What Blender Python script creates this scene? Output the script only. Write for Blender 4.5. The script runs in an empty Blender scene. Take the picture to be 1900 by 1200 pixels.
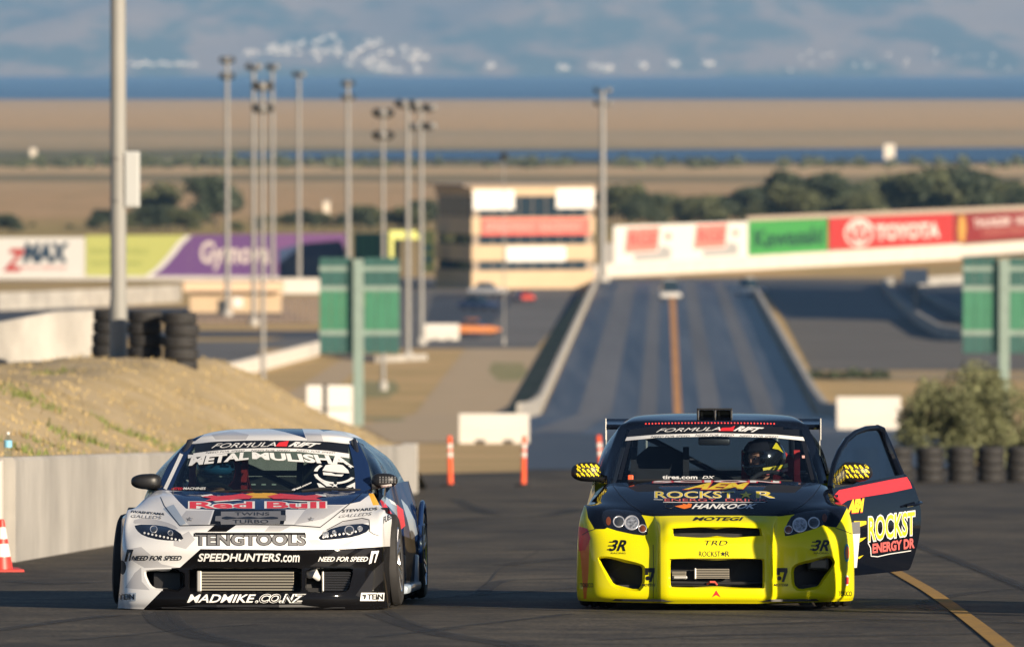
import bpy, bmesh, math, random
import numpy as np
from mathutils import Vector, Matrix
from mathutils.bvhtree import BVHTree
from mathutils.geometry import tessellate_polygon

random.seed(7)
SC = bpy.context.scene
COL = SC.collection
R = math.radians

# ------------------------------------------------------------------ camera
FPX = 15833.0                       # focal length in photo pixels (300 mm lens, 36 mm sensor, 1900 px)
PITCH = math.atan(482 / FPX)        # the bay's far horizon lies on photo row 118
cam_data = bpy.data.cameras.new('camera')
cam = bpy.data.objects.new('camera', cam_data)
COL.objects.link(cam)
cam.location = (0, 0, 0)
cam.rotation_euler = (R(90) - PITCH, 0, 0)
cam_data.sensor_width = 36
cam_data.lens = 300
cam_data.clip_start = 1
cam_data.clip_end = 60000
cam_data.dof.use_dof = True
cam_data.dof.focus_distance = 55.2
cam_data.dof.aperture_fstop = 5.1
SC.camera = cam

# ------------------------------------------------------------------ sky, sun, exposure
SUN_A, SUN_E = R(40), R(16.5)         # azimuth from straight behind the camera towards the right; elevation
world = bpy.data.worlds.new('World')
SC.world = world
world.use_nodes = True
wn = world.node_tree
bg = wn.nodes['Background']
sky = wn.nodes.new('ShaderNodeTexSky')
sky.sky_type = 'NISHITA'
sky.sun_disc = False
sky.sun_elevation = SUN_E
sky.sun_rotation = math.pi - SUN_A
sky.air_density = 0.6
sky.dust_density = 0.15
sky.ozone_density = 2.0
wn.links.new(sky.outputs[0], bg.inputs[0])
bg.inputs[1].default_value = 0.05
SUND = Vector((math.sin(SUN_A) * math.cos(SUN_E), -math.cos(SUN_A) * math.cos(SUN_E), math.sin(SUN_E)))
sl = bpy.data.lights.new('sun', 'SUN')
sl.energy = 5.0
sl.angle = R(0.53)
sl.color = (1.0, 0.84, 0.64)
sun = bpy.data.objects.new('sun', sl)
COL.objects.link(sun)
sun.rotation_euler = SUND.to_track_quat('Z', 'Y').to_euler()
SC.view_settings.view_transform = 'Standard'
SC.view_settings.look = 'None'
SC.view_settings.exposure = 0.85
SC.view_settings.gamma = 1.0
SC.cycles.use_denoising = True
SC.cycles.max_bounces = 8
SC.cycles.transparent_max_bounces = 12
SC.cycles.volume_bounces = 0
SC.cycles.sample_clamp_indirect = 8

# ------------------------------------------------------------------ helpers: pixels, ground
FW = Vector((0, math.cos(PITCH), -math.sin(PITCH)))
UP = Vector((0, math.sin(PITCH), math.cos(PITCH)))

def ray(u, v):
    return Vector((1, 0, 0)) * (u - 950) + UP * (600 - v) + FW * FPX

def at(u, v, y):
    """point seen at photo pixel (u, v) that lies y metres out"""
    d = ray(u, v)
    return d * (y / d.y)

PROF = [(-60, 1.43), (0, -1.155), (175, -8.69), (300, -13.35), (420, -17.82), (565, -23.22), (1100, -27.41), (1300, -29.0),
        (1700, -32.0), (2100, -34.8), (3000, -37.6), (4000, -38.4), (6000, -39.1), (9334, -39.5), (9400, -43), (27000, -44), (45000, -44)]

def G(y):
    for (a, za), (b, zb) in zip(PROF, PROF[1:]):
        if y <= b:
            return za + (zb - za) * (y - a) / (b - a)
    return PROF[-1][1]

def on_ground(u, v):
    d = ray(u, v)
    lo, hi = 20.0, 20000.0
    for _ in range(60):
        m = (lo + hi) / 2
        if d.z * m / d.y < G(m):
            hi = m
        else:
            lo = m
    return d * (hi / d.y)

# ------------------------------------------------------------------ helpers: materials
MATS = {}

def mat(name, col, rough=0.6, metal=0.0, coat=0.0, var=0.0, scale=5.0, bump=0.0, bscale=40.0, spec=0.5, emit=None, stretch=None, col2=None, alpha=1.0):
    if name in MATS:
        return MATS[name]
    m = bpy.data.materials.new(name)
    m.use_nodes = True
    nt = m.node_tree
    b = nt.nodes['Principled BSDF']
    b.inputs['Base Color'].default_value = (*col, 1)
    b.inputs['Roughness'].default_value = rough
    b.inputs['Metallic'].default_value = metal
    b.inputs['Specular IOR Level'].default_value = spec
    b.inputs['Coat Weight'].default_value = coat
    b.inputs['Coat Roughness'].default_value = 0.04
    b.inputs['Alpha'].default_value = alpha
    if emit:
        b.inputs['Emission Color'].default_value = (*emit[0], 1)
        b.inputs['Emission Strength'].default_value = emit[1]
    if var or col2 or bump:
        tc = nt.nodes.new('ShaderNodeTexCoord')
        mp = nt.nodes.new('ShaderNodeMapping')
        if stretch:
            mp.inputs['Scale'].default_value = stretch
        nt.links.new(tc.outputs['Object'], mp.inputs[0])
    if var or col2:
        n = nt.nodes.new('ShaderNodeTexNoise')
        n.inputs['Scale'].default_value = scale
        n.inputs['Detail'].default_value = 5
        n.inputs['Roughness'].default_value = 0.65
        nt.links.new(mp.outputs[0], n.inputs['Vector'])
        cr = nt.nodes.new('ShaderNodeValToRGB')
        c2 = col2 or tuple(min(1, c * (1 + var)) for c in col)
        c1 = col if col2 else tuple(c * (1 - var) for c in col)
        cr.color_ramp.elements[0].position = 0.34
        cr.color_ramp.elements[1].position = 0.66
        cr.color_ramp.elements[0].color = (*c1, 1)
        cr.color_ramp.elements[1].color = (*c2, 1)
        nt.links.new(n.outputs['Fac'], cr.inputs[0])
        nt.links.new(cr.outputs[0], b.inputs['Base Color'])
    if bump:
        n2 = nt.nodes.new('ShaderNodeTexNoise')
        n2.inputs['Scale'].default_value = bscale
        n2.inputs['Detail'].default_value = 4
        nt.links.new(mp.outputs[0], n2.inputs['Vector'])
        bp = nt.nodes.new('ShaderNodeBump')
        bp.inputs['Strength'].default_value = bump
        bp.inputs['Distance'].default_value = 0.02
        nt.links.new(n2.outputs['Fac'], bp.inputs['Height'])
        nt.links.new(bp.outputs[0], b.inputs['Normal'])
    MATS[name] = m
    return m

def glassmat(name, tint, refl_rough=0.02, ior=1.45, thick=0.0):
    """a thin pane: tinted see-through plus a mirror-like reflection by Fresnel"""
    m = bpy.data.materials.new(name)
    m.use_nodes = True
    nt = m.node_tree
    nt.nodes.remove(nt.nodes['Principled BSDF'])
    out = nt.nodes['Material Output']
    tr = nt.nodes.new('ShaderNodeBsdfTransparent')
    tr.inputs[0].default_value = (*tint, 1)
    gl = nt.nodes.new('ShaderNodeBsdfGlossy')
    gl.inputs['Roughness'].default_value = refl_rough
    fr = nt.nodes.new('ShaderNodeFresnel')
    ge = nt.nodes.new('ShaderNodeNewGeometry')      # a thin pane reflects the same from both faces
    io = nt.nodes.new('ShaderNodeMix')
    io.inputs[2].default_value = ior
    io.inputs[3].default_value = 1 / ior
    nt.links.new(ge.outputs['Backfacing'], io.inputs[0])
    nt.links.new(io.outputs[0], fr.inputs[0])
    mx = nt.nodes.new('ShaderNodeMixShader')
    nt.links.new(fr.outputs[0], mx.inputs[0])
    nt.links.new(tr.outputs[0], mx.inputs[1])
    nt.links.new(gl.outputs[0], mx.inputs[2])
    nt.links.new(mx.outputs[0], out.inputs[0])
    MATS[name] = m
    return m

# ------------------------------------------------------------------ helpers: objects
def tag(o, label=None, cat=None, group=None, kind=None):
    if label: o['label'] = label
    if cat: o['category'] = cat
    if group: o['group'] = group
    if kind: o['kind'] = kind
    return o

def empty(name, loc=(0, 0, 0), rz=0.0, label=None, cat=None, group=None):
    o = bpy.data.objects.new(name, None)
    o.empty_display_size = 0.2
    o.location = loc
    o.rotation_euler = (0, 0, rz)
    COL.objects.link(o)
    return tag(o, label, cat, group)

def link_mesh(name, me, m=None, parent=None, smooth=False):
    o = bpy.data.objects.new(name, me)
    COL.objects.link(o)
    if m is not None:
        me.materials.clear()
        for x in (m if isinstance(m, (list, tuple)) else [m]):
            me.materials.append(x)
    if smooth:
        me.polygons.foreach_set('use_smooth', [True] * len(me.polygons))
    if parent:
        o.parent = parent
    return o

def pydata(name, verts, faces, m=None, parent=None, smooth=False):
    me = bpy.data.meshes.new(name)
    me.from_pydata([tuple(v) for v in verts], [], faces)
    me.update()
    return link_mesh(name, me, m, parent, smooth)

class MB:
    """collects shapes and links them as one mesh object"""
    def __init__(s):
        s.v, s.f = [], []
    def add(s, verts, faces):
        o = len(s.v)
        s.v += [Vector(p) for p in verts]
        s.f += [tuple(i + o for i in f) for f in faces]
        return s
    def box(s, c, size, rz=0.0, bev=0.0, M=None):
        x, y, z = [k / 2 for k in size]
        if bev:
            b = min(bev, x * .9, y * .9, z * .9)
            bm = bmesh.new()
            bmesh.ops.create_cube(bm, size=1)
            for w in bm.verts:
                w.co = Vector((w.co.x * 2 * x, w.co.y * 2 * y, w.co.z * 2 * z))
            bmesh.ops.bevel(bm, geom=list(bm.edges), offset=b, segments=2, affect='EDGES', profile=.5)
            vs = [w.co.copy() for w in bm.verts]
            bm.verts.index_update()
            fs = [tuple(w.index for w in f.verts) for f in bm.faces]
            bm.free()
        else:
            vs = [Vector((a * x, b * y, c_ * z)) for a in (-1, 1) for b in (-1, 1) for c_ in (-1, 1)]
            fs = [(0, 1, 3, 2), (4, 6, 7, 5), (0, 4, 5, 1), (2, 3, 7, 6), (0, 2, 6, 4), (1, 5, 7, 3)]
        Mx = M or Matrix.Rotation(rz, 4, 'Z')
        return s.add([Mx @ p + Vector(c) for p in vs], fs)
    def tube(s, pts, r, n=10, cap=True):
        pts = [Vector(p) for p in pts]
        rs = r if isinstance(r, (list, tuple)) else [r] * len(pts)
        vs, fs = [], []
        for i, p in enumerate(pts):
            t = (pts[min(i + 1, len(pts) - 1)] - pts[max(i - 1, 0)]).normalized()
            a = Vector((0, 0, 1)) if abs(t.z) < .9 else Vector((1, 0, 0))
            e1 = t.cross(a).normalized()
            e2 = t.cross(e1)
            for k in range(n):
                q = 2 * math.pi * k / n
                vs.append(p + (e1 * math.cos(q) + e2 * math.sin(q)) * rs[i])
        for i in range(len(pts) - 1):
            for k in range(n):
                fs.append((i * n + k, i * n + (k + 1) % n, (i + 1) * n + (k + 1) % n, (i + 1) * n + k))
        if cap:
            fs.append(tuple(range(n))[::-1])
            fs.append(tuple((len(pts) - 1) * n + k for k in range(n)))
        return s.add(vs, fs)
    def lathe(s, prof, n=24, M=None, closed=False):
        """prof: (radius, height) pairs spun about z"""
        vs, fs = [], []
        for (r, h) in prof:
            for k in range(n):
                q = 2 * math.pi * k / n
                vs.append(Vector((r * math.cos(q), r * math.sin(q), h)))
        L = len(prof)
        for i in range(L if closed else L - 1):
            j = (i + 1) % L
            for k in range(n):
                fs.append((i * n + k, i * n + (k + 1) % n, j * n + (k + 1) % n, j * n + k))
        if M:
            vs = [M @ p for p in vs]
        return s.add(vs, fs)
    def prism(s, poly, f0, f1):
        """poly of 2-D points; f0, f1 map a 2-D point to the two end faces"""
        n = len(poly)
        vs = [f0(*p) for p in poly] + [f1(*p) for p in poly]
        tris = tessellate_polygon([[Vector((p[0], p[1], 0)) for p in poly]])
        fs = [tuple(t) for t in tris] + [tuple(i + n for i in t)[::-1] for t in tris]
        fs += [(i, (i + 1) % n, (i + 1) % n + n, i + n) for i in range(n)]
        return s.add(vs, fs)
    def build(s, name, m=None, parent=None, smooth=False):
        o = pydata(name, s.v, s.f, m, parent)
        bm = bmesh.new()
        bm.from_mesh(o.data)
        bmesh.ops.recalc_face_normals(bm, faces=bm.faces)
        if smooth:
            for f in bm.faces: f.smooth = True
            for e in bm.edges:
                if len(e.link_faces) == 2 and e.calc_face_angle(0) > R(35): e.smooth = False
        bm.to_mesh(o.data)
        bm.free()
        return o

def copy_tree(o, parent=None):
    c = o.copy()
    COL.objects.link(c)
    c.parent = parent
    for ch in list(o.children):
        copy_tree(ch, c)
    return c

# ------------------------------------------------------------------ helpers: lettering
_TC = {}

def text2d(s, bold=0.0, shear=0.0):
    """outline lettering as 2-D vertices scaled to the unit square, with faces"""
    key = (s, bold, shear)
    if key not in _TC:
        cu = bpy.data.curves.new('lettering', 'FONT')
        cu.body = s
        cu.offset = bold
        cu.shear = shear
        cu.resolution_u = 3
        o = bpy.data.objects.new('lettering', cu)
        COL.objects.link(o)
        dg = bpy.context.evaluated_depsgraph_get()
        dg.update()
        me = o.evaluated_get(dg).to_mesh()
        vs = [(v.co.x, v.co.y) for v in me.vertices]
        fs = [tuple(p.vertices) for p in me.polygons]
        o.evaluated_get(dg).to_mesh_clear()
        bpy.data.objects.remove(o)
        bpy.data.curves.remove(cu)
        x0 = min(p[0] for p in vs); x1 = max(p[0] for p in vs)
        y0 = min(p[1] for p in vs); y1 = max(p[1] for p in vs)
        _TC[key] = ([((p[0] - x0) / (x1 - x0), (p[1] - y0) / (y1 - y0)) for p in vs], fs)
    return _TC[key]

def flat_text(name, s, m, parent, org, U, V, bold=0.0, shear=0.0):
    """lettering on a flat board: org = lower left corner, U and V = its width and height vectors"""
    vs, fs = text2d(s, bold, shear)
    org, U, V = Vector(org), Vector(U), Vector(V)
    return pydata(name, [org + U * a + V * b for a, b in vs], fs, m, parent)

# ================================================================== materials of the place
def asphalt_material():
    """worn dark asphalt: broad patches, fine aggregate, streaks"""
    m = bpy.data.materials.new('asphalt')
    m.use_nodes = True
    nt = m.node_tree
    b = nt.nodes['Principled BSDF']
    b.inputs['Roughness'].default_value = .82
    b.inputs['Specular IOR Level'].default_value = .3
    geo = nt.nodes.new('ShaderNodeNewGeometry')
    def noise(scale, stretch, lo, hi, c0, c1, det=4):
        mp = nt.nodes.new('ShaderNodeMapping'); mp.inputs['Scale'].default_value = stretch
        nt.links.new(geo.outputs['Position'], mp.inputs[0])
        n = nt.nodes.new('ShaderNodeTexNoise'); n.inputs['Scale'].default_value = scale; n.inputs['Detail'].default_value = det; n.inputs['Roughness'].default_value = .65
        nt.links.new(mp.outputs[0], n.inputs['Vector'])
        r_ = nt.nodes.new('ShaderNodeValToRGB'); e = r_.color_ramp.elements
        e[0].position, e[0].color = lo, (*c0, 1); e[1].position, e[1].color = hi, (*c1, 1)
        nt.links.new(n.outputs['Fac'], r_.inputs[0])
        return r_, n
    a, _ = noise(.5, (1, .25, 1), .38, .62, (.040, .0345, .0265), (.094, .080, .058), 6)
    g, gn = noise(28, (1, .35, 1), .30, .72, (.55, .55, .55), (1.6, 1.57, 1.5), 2)
    st, _ = noise(1.6, (1, .8, 1), .36, .64, (1.25, 1.23, 1.18), (.62, .62, .63), 3)
    mx = nt.nodes.new('ShaderNodeMix'); mx.data_type = 'RGBA'; mx.blend_type = 'MULTIPLY'; mx.inputs[0].default_value = 1
    nt.links.new(a.outputs[0], mx.inputs[6]); nt.links.new(g.outputs[0], mx.inputs[7])
    m2 = nt.nodes.new('ShaderNodeMix'); m2.data_type = 'RGBA'; m2.blend_type = 'MULTIPLY'; m2.inputs[0].default_value = 1
    nt.links.new(mx.outputs[2], m2.inputs[6]); nt.links.new(st.outputs[0], m2.inputs[7])
    nt.links.new(m2.outputs[2], b.inputs['Base Color'])
    bp = nt.nodes.new('ShaderNodeBump'); bp.inputs['Strength'].default_value = .35; bp.inputs['Distance'].default_value = .012
    nt.links.new(gn.outputs['Fac'], bp.inputs['Height']); nt.links.new(bp.outputs[0], b.inputs['Normal'])
    return m

M_ASPH = asphalt_material()
M_STRIP = mat('drag_strip_asphalt', (0.016, 0.020, 0.030), 0.44, scale=1.0, stretch=(.45, .006, 1), col2=(.085, .087, .095), spec=.5)
M_LOT = mat('paved_lot', (0.13, 0.125, 0.12), 0.8, var=.2, scale=.06)
M_DKROAD = mat('dark_asphalt', (0.045, 0.047, 0.052), 0.6, var=.2, scale=.05)
M_CONC = mat('concrete', (0.36, 0.342, 0.312), 0.85, var=.24, scale=.9, stretch=(1.2, .6, .45), bump=.1)
M_CONCW = mat('white_concrete', (0.62, 0.58, 0.52), 0.8, var=.06, scale=.3)
M_SAND = mat('dry_earth', (0.40, 0.29, 0.165), 0.95, scale=.22, col2=(.27, .215, .11))
M_STEEL = mat('galvanised_steel', (0.235, 0.23, 0.22), 0.55, .3, var=.08, scale=2)
M_DARKMET = mat('dark_metal', (0.05, 0.05, 0.05), 0.5, .4)
M_WHITE = mat('white_paint', (0.70, 0.68, 0.64), 0.5)
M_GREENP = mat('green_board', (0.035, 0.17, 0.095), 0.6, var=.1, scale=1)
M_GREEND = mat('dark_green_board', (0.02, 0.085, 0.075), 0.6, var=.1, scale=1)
M_GREENS = mat('grey_green_steel', (0.20, 0.27, 0.235), 0.55, var=.08, scale=2)
M_RUB = mat('tyre_rubber', (0.022, 0.021, 0.021), 0.75, var=.3, scale=9)
M_ORANGE = mat('orange_plastic', (0.85, 0.10, 0.025), 0.5)
M_LEAF = [mat('leaf_olive', (0.085, 0.095, 0.04), 0.7, var=.35, scale=.5), mat('leaf_dark', (0.045, 0.06, 0.03), 0.7, var=.35, scale=.5)]
M_LEAFB = mat('leaf_grey_olive', (0.155, 0.165, 0.075), 0.7, var=.35, scale=2)
M_BARK = mat('bark', (0.10, 0.075, 0.05), 0.9)
M_RED = mat('red_paint', (0.45, 0.032, 0.028), 0.5)
M_BLACKP = mat('black_print', (0.012, 0.012, 0.014), 0.5)
M_GREYP = mat('grey_print', (0.35, 0.35, 0.35), 0.5)
M_PINK = mat('pale_red_print', (0.75, 0.22, 0.18), 0.5)

# ================================================================== the ground and the water
def ground_material():
    m = bpy.data.materials.new('open_ground')
    m.use_nodes = True
    nt = m.node_tree
    b = nt.nodes['Principled BSDF']
    b.inputs['Roughness'].default_value = 0.95
    b.inputs['Specular IOR Level'].default_value = 0.15
    geo = nt.nodes.new('ShaderNodeNewGeometry')
    sep = nt.nodes.new('ShaderNodeSeparateXYZ')
    nt.links.new(geo.outputs['Position'], sep.inputs[0])
    nz = nt.nodes.new('ShaderNodeTexNoise')
    nz.inputs['Scale'].default_value = 0.0035
    nz.inputs['Detail'].default_value = 4
    nt.links.new(geo.outputs['Position'], nz.inputs['Vector'])
    warp = nt.nodes.new('ShaderNodeMath'); warp.operation = 'MULTIPLY_ADD'
    sub = nt.nodes.new('ShaderNodeMath'); sub.operation = 'SUBTRACT'; sub.inputs[1].default_value = .5
    nt.links.new(nz.outputs['Fac'], sub.inputs[0])
    sc = nt.nodes.new('ShaderNodeMath'); sc.operation = 'MULTIPLY'; sc.inputs[1].default_value = .13
    nt.links.new(sep.outputs['Y'], sc.inputs[0])
    nt.links.new(sub.outputs[0], warp.inputs[0]); nt.links.new(sc.outputs[0], warp.inputs[1]); nt.links.new(sep.outputs['Y'], warp.inputs[2])
    dv = nt.nodes.new('ShaderNodeMath'); dv.operation = 'DIVIDE'; dv.inputs[1].default_value = 10000
    nt.links.new(warp.outputs[0], dv.inputs[0])
    cr = nt.nodes.new('ShaderNodeValToRGB')
    el = cr.color_ramp.elements
    stops = [(0.0, (0.426, 0.320, 0.179)), (.03, (0.568, 0.408, 0.230)), (.13, (0.469, 0.340, 0.179)), (.158, (0.383, 0.292, 0.128)), (.178, (0.440, 0.306, 0.154)), (.19, (0.511, 0.340, 0.198)), (.225, (0.511, 0.340, 0.198)),
             (.262, (0.511, 0.360, 0.218)), (.272, (0.241, 0.197, 0.115)), (.28, (0.241, 0.197, 0.115)), (.286, (0.596, 0.422, 0.256)), (.31, (0.596, 0.422, 0.256)), (.318, (0.170, 0.150, 0.077)), (.375, (0.170, 0.156, 0.090)),
             (.388, (0.398, 0.299, 0.179)), (.43, (0.511, 0.367, 0.218)), (.475, (0.412, 0.313, 0.192)), (.52, (.60, .385, .185)), (.70, (.64, .41, .19)), (.95, (.58, .385, .20))]
    el[0].position, el[0].color = stops[0][0], (*stops[0][1], 1)
    el[1].position, el[1].color = stops[-1][0], (*stops[-1][1], 1)
    for p, c in stops[1:-1]:
        e = el.new(p); e.color = (*c, 1)
    nt.links.new(dv.outputs[0], cr.inputs[0])
    n2 = nt.nodes.new('ShaderNodeTexNoise'); n2.inputs['Scale'].default_value = .075; n2.inputs['Detail'].default_value = 6
    n2.inputs['Roughness'].default_value = .7
    nt.links.new(geo.outputs['Position'], n2.inputs['Vector'])
    r2 = nt.nodes.new('ShaderNodeValToRGB')
    r2.color_ramp.elements[0].position = .3; r2.color_ramp.elements[1].position = .7
    r2.color_ramp.elements[0].color = (.66, .72, .56, 1); r2.color_ramp.elements[1].color = (1.25, 1.17, 1.08, 1)
    nt.links.new(n2.outputs['Fac'], r2.inputs[0])
    mx = nt.nodes.new('ShaderNodeMix'); mx.data_type = 'RGBA'; mx.blend_type = 'MULTIPLY'
    mx.inputs[0].default_value = 1
    nt.links.new(cr.outputs[0], mx.inputs[6]); nt.links.new(r2.outputs[0], mx.inputs[7])
    nt.links.new(mx.outputs[2], b.inputs['Base Color'])
    return m

ys = sorted(set([p[0] for p in PROF] + [60, 120, 235, 360, 490, 700, 850, 2500, 3500, 5000, 7500, 12000, 20000]))
gv, gf, nx = [], [], 13
for y in ys:
    W = max(140.0, .6 * abs(y))
    for k in range(nx):
        gv.append((W * (2 * k / (nx - 1) - 1), y, G(y)))
for i in range(len(ys) - 1):
    for k in range(nx - 1):
        gf.append((i * nx + k, i * nx + k + 1, (i + 1) * nx + k + 1, (i + 1) * nx + k))
tag(pydata('ground', gv, gf, ground_material()), kind='structure')

def sheet(name, rows, m, off=.006, label=None, parent=None):
    """a paved sheet laid on the ground: rows = (y, x left, x right)"""
    out = []
    for (a, b) in zip(rows, rows[1:]):
        cut = [a[0]] + [p[0] for p in PROF if a[0] < p[0] < b[0]]
        if b[0] - a[0] > 60:
            n = int((b[0] - a[0]) / 40)
            cut = sorted(set(cut + [a[0] + (b[0] - a[0]) * k / n for k in range(n)]))
        for y in cut:
            t = (y - a[0]) / (b[0] - a[0])
            out.append((y, a[1] + (b[1] - a[1]) * t, a[2] + (b[2] - a[2]) * t))
    out.append(rows[-1])
    v, f = [], []
    for (y, xl, xr) in out:
        v += [(xl, y, G(y) + off), (xr, y, G(y) + off)]
    for i in range(len(out) - 1):
        f.append((2 * i, 2 * i + 1, 2 * i + 3, 2 * i + 2))
    o = pydata(name, v, f, m, parent)
    if not parent: tag(o, label, kind='structure')
    return o

sheet('asphalt_pad', [(-50, -14, 30), (70, -14, 30), (120, -9, 25), (160, -6, 24), (198, -3.2, 22), (206, .3, 16), (330, .4, 17), (470, .2, 18.6), (520, .9, 19.6)], M_ASPH, .006)

# the drag strip runs off slightly to the right
def sx(y, t):
    return 10.99 + (y - 565) * .0179 + t

sheet('launch_apron', [(209, .3, 16), (330, .42, 17), (470, .22, 18.6), (520, .92, 19.6)], mat('apron_asphalt', (.046, .047, .050), .5, var=.25, scale=.25, stretch=(1, .06, 1)), .02)
sheet('drag_strip', [(345, .46, 16.5), (430, .4, sx(430, 9)), (500, sx(500, -9.0), sx(500, 9.0)), (1062, sx(1062, -9), sx(1062, 9))], M_STRIP, .03)
M_CLINE = mat('faded_orange_line', (0.62, 0.29, 0.085), 0.8, var=.25, scale=.3)
strip_line = sheet('centre_line', [(430, sx(430, -.22), sx(430, .22)), (1050, sx(1050, -.32), sx(1050, .32))], M_CLINE, .05)
M_GROOVE = mat('pale_worn_lane', (0.135, 0.135, 0.14), 0.6, var=.2, scale=.2, stretch=(1, .03, 1))
for t0, t1 in ((-6.6, -4.4), (-2.6, -1.4), (1.5, 2.9), (5.2, 6.5)):
    sheet('worn_lane', [(360, max(.6, sx(360, t0)), max(.65, sx(360, t1))), (520, sx(520, t0), sx(520, t1)), (1050, sx(1050, t0), sx(1050, t1))], M_GROOVE, .042)

sheet('paddock_lot', [(735, -26, sx(735, -12)), (800, -17, sx(800, -11.5)), (1062, -14, sx(1062, -10.2))], M_LOT, .02)
sheet('parking_bay', [(770, -8.2, -3.0), (980, -9.0, 1.0)], M_DKROAD, .035)
sheet('return_road', [(835, -60, -20), (905, -64, -24)], M_DKROAD, .02)
sheet('circuit_road', [(775, -60, -17), (800, -60, -16.5)], M_DKROAD, .025)
sheet('access_road', [(690, -26.5, -20.5), (760, -29, -22.5)], M_LOT, .03)
sheet('cross_road', [(1064, -70, sx(1080, 16)), (1088, -75, 72)], M_LOT, .03)
sheet('right_verge_road', [(668, sx(668, 10.6), 45), (850, sx(850, 11), 58)], mat('pale_road', (.125, .115, .10), .8, var=.2, scale=.08, stretch=(.4, 1, 1)), .02)
sheet('right_circuit', [(850, sx(850, 11), 58), (1062, sx(1062, 10.5), 80)], M_DKROAD, .02)
sheet('gravel_trap', [(640, sx(640, 10.5), 45), (664, sx(664, 10.6), 46)], M_SAND, .03)

M_TRACK = mat('pale_dirt_track', (.50, .375, .235), .95, scale=.3, col2=(.43, .33, .20))
sheet('dirt_track', [(300, -4.2, -.6), (420, -7.5, -2.6), (560, -6.5, -.5), (735, -4, 2.5)], M_TRACK, .015)
sheet('dirt_track', [(430, -14, -11), (560, -17, -13.5), (700, -14, -12)], M_TRACK, .012)
M_WEED = mat('green_weeds_patch', (.20, .21, .075), .95, scale=.4, col2=(.34, .28, .13))
for (ya, xa, xb, yb, xc, xd) in ((470, -7.4, -6.2, 520, -9.6, -7.0), (600, -10.5, -8.6, 640, -12, -8.8), (640, -1.0, .6, 690, -1.6, .9), (400, -9.2, -8.6, 440, -9.8, -8.4)):
    sheet('weed_patch', [(ya, xa, xb), ((ya + yb) / 2, xa * .6 + xc * .4 - .6, xb * .6 + xd * .4 + .5), (yb, xc, xd)], M_WEED, .018)
# water
M_BAY = mat('bay_water', (0.012, 0.05, 0.13), 0.35, bump=.5, bscale=.02, spec=.18)
tag(pydata('bay_water', [(-6000, 9300, -39.55), (6000, 9300, -39.55), (16000, 25600, -39.55), (-16000, 25600, -39.55)], [(0, 1, 2, 3)], M_BAY), kind='structure')
M_SLOUGH = mat('slough_water', (0.018, 0.05, 0.11), 0.35, bump=.3, bscale=.05, spec=.2)
sv, sf = [], []
sl_rows = [(-125, 3420, 3560), (-90, 3370, 3640), (-40, 3340, 3680), (30, 3310, 3700), (120, 3270, 3780), (220, 3240, 3840), (600, 3220, 3880)]
for x, a, b in sl_rows:
    sv += [(x, a, G(a) + .5), (x, b, G(b) + .5)]
for i in range(len(sl_rows) - 1):
    sf.append((2 * i, 2 * i + 2, 2 * i + 3, 2 * i + 1))
tag(pydata('slough_water', sv, sf, M_SLOUGH), kind='structure')

# ------------------------------------------------------------------ hills across the bay
def fbm(x, y, o=5, s=0):
    t, a = 0, 1
    for k in range(o):
        t += a * (math.sin(x * 1.7 + 1.3 * math.sin(y * 1.1 + k + s)) * math.cos(y * 1.3 + 1.7 * math.sin(x * .9 + 2 * k + s)))
        x, y, a = x * 1.9 + 3.1, y * 1.9 + 1.7, a * .5
    return t

def hill_material():
    m = bpy.data.materials.new('far_hill_slopes')
    m.use_nodes = True
    nt = m.node_tree
    b = nt.nodes['Principled BSDF']
    b.inputs['Roughness'].default_value = .95
    geo = nt.nodes.new('ShaderNodeNewGeometry')
    mp = nt.nodes.new('ShaderNodeMapping'); mp.inputs['Scale'].default_value = (1, .30, 2.6)
    nt.links.new(geo.outputs['Position'], mp.inputs[0])
    n = nt.nodes.new('ShaderNodeTexNoise'); n.inputs['Scale'].default_value = .0036; n.inputs['Detail'].default_value = 4; n.inputs['Roughness'].default_value = .6
    nt.links.new(mp.outputs[0], n.inputs['Vector'])
    cr = nt.nodes.new('ShaderNodeValToRGB')
    e = cr.color_ramp.elements
    e[0].position, e[0].color = .42, (.075, .085, .05, 1)
    e[1].position, e[1].color = .56, (.33, .215, .125, 1)
    nt.links.new(n.outputs['Fac'], cr.inputs[0])
    nt.links.new(cr.outputs[0], b.inputs['Base Color'])
    return m

hv, hf = [], []
HX, HY = 120, 46
def hill_z(x, y):
    t = (y - 25200) / 5000
    base = 700 * max(0, t) ** .8
    return -42 + base * (1 + .22 * fbm(x / 900, y / 1400)) + 34 * min(1, max(0, t * 9)) * (fbm(x / 260, y / 420, 4, 2) + .4)
for j in range(HY):
    y = 25000 + 5600 * (j / (HY - 1)) ** 1.25
    for i in range(HX):
        x = -9000 + 18000 * i / (HX - 1)
        hv.append((x * (1 if abs(x) > 0 else 1), y, max(-43, hill_z(x, y))))
for j in range(HY - 1):
    for i in range(HX - 1):
        hf.append((j * HX + i, j * HX + i + 1, (j + 1) * HX + i + 1, (j + 1) * HX + i))
tag(pydata('hills', hv, hf, hill_material(), smooth=True), kind='structure')
hill_bvh = BVHTree.FromPolygons([Vector(v) for v in hv], hf)

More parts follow.
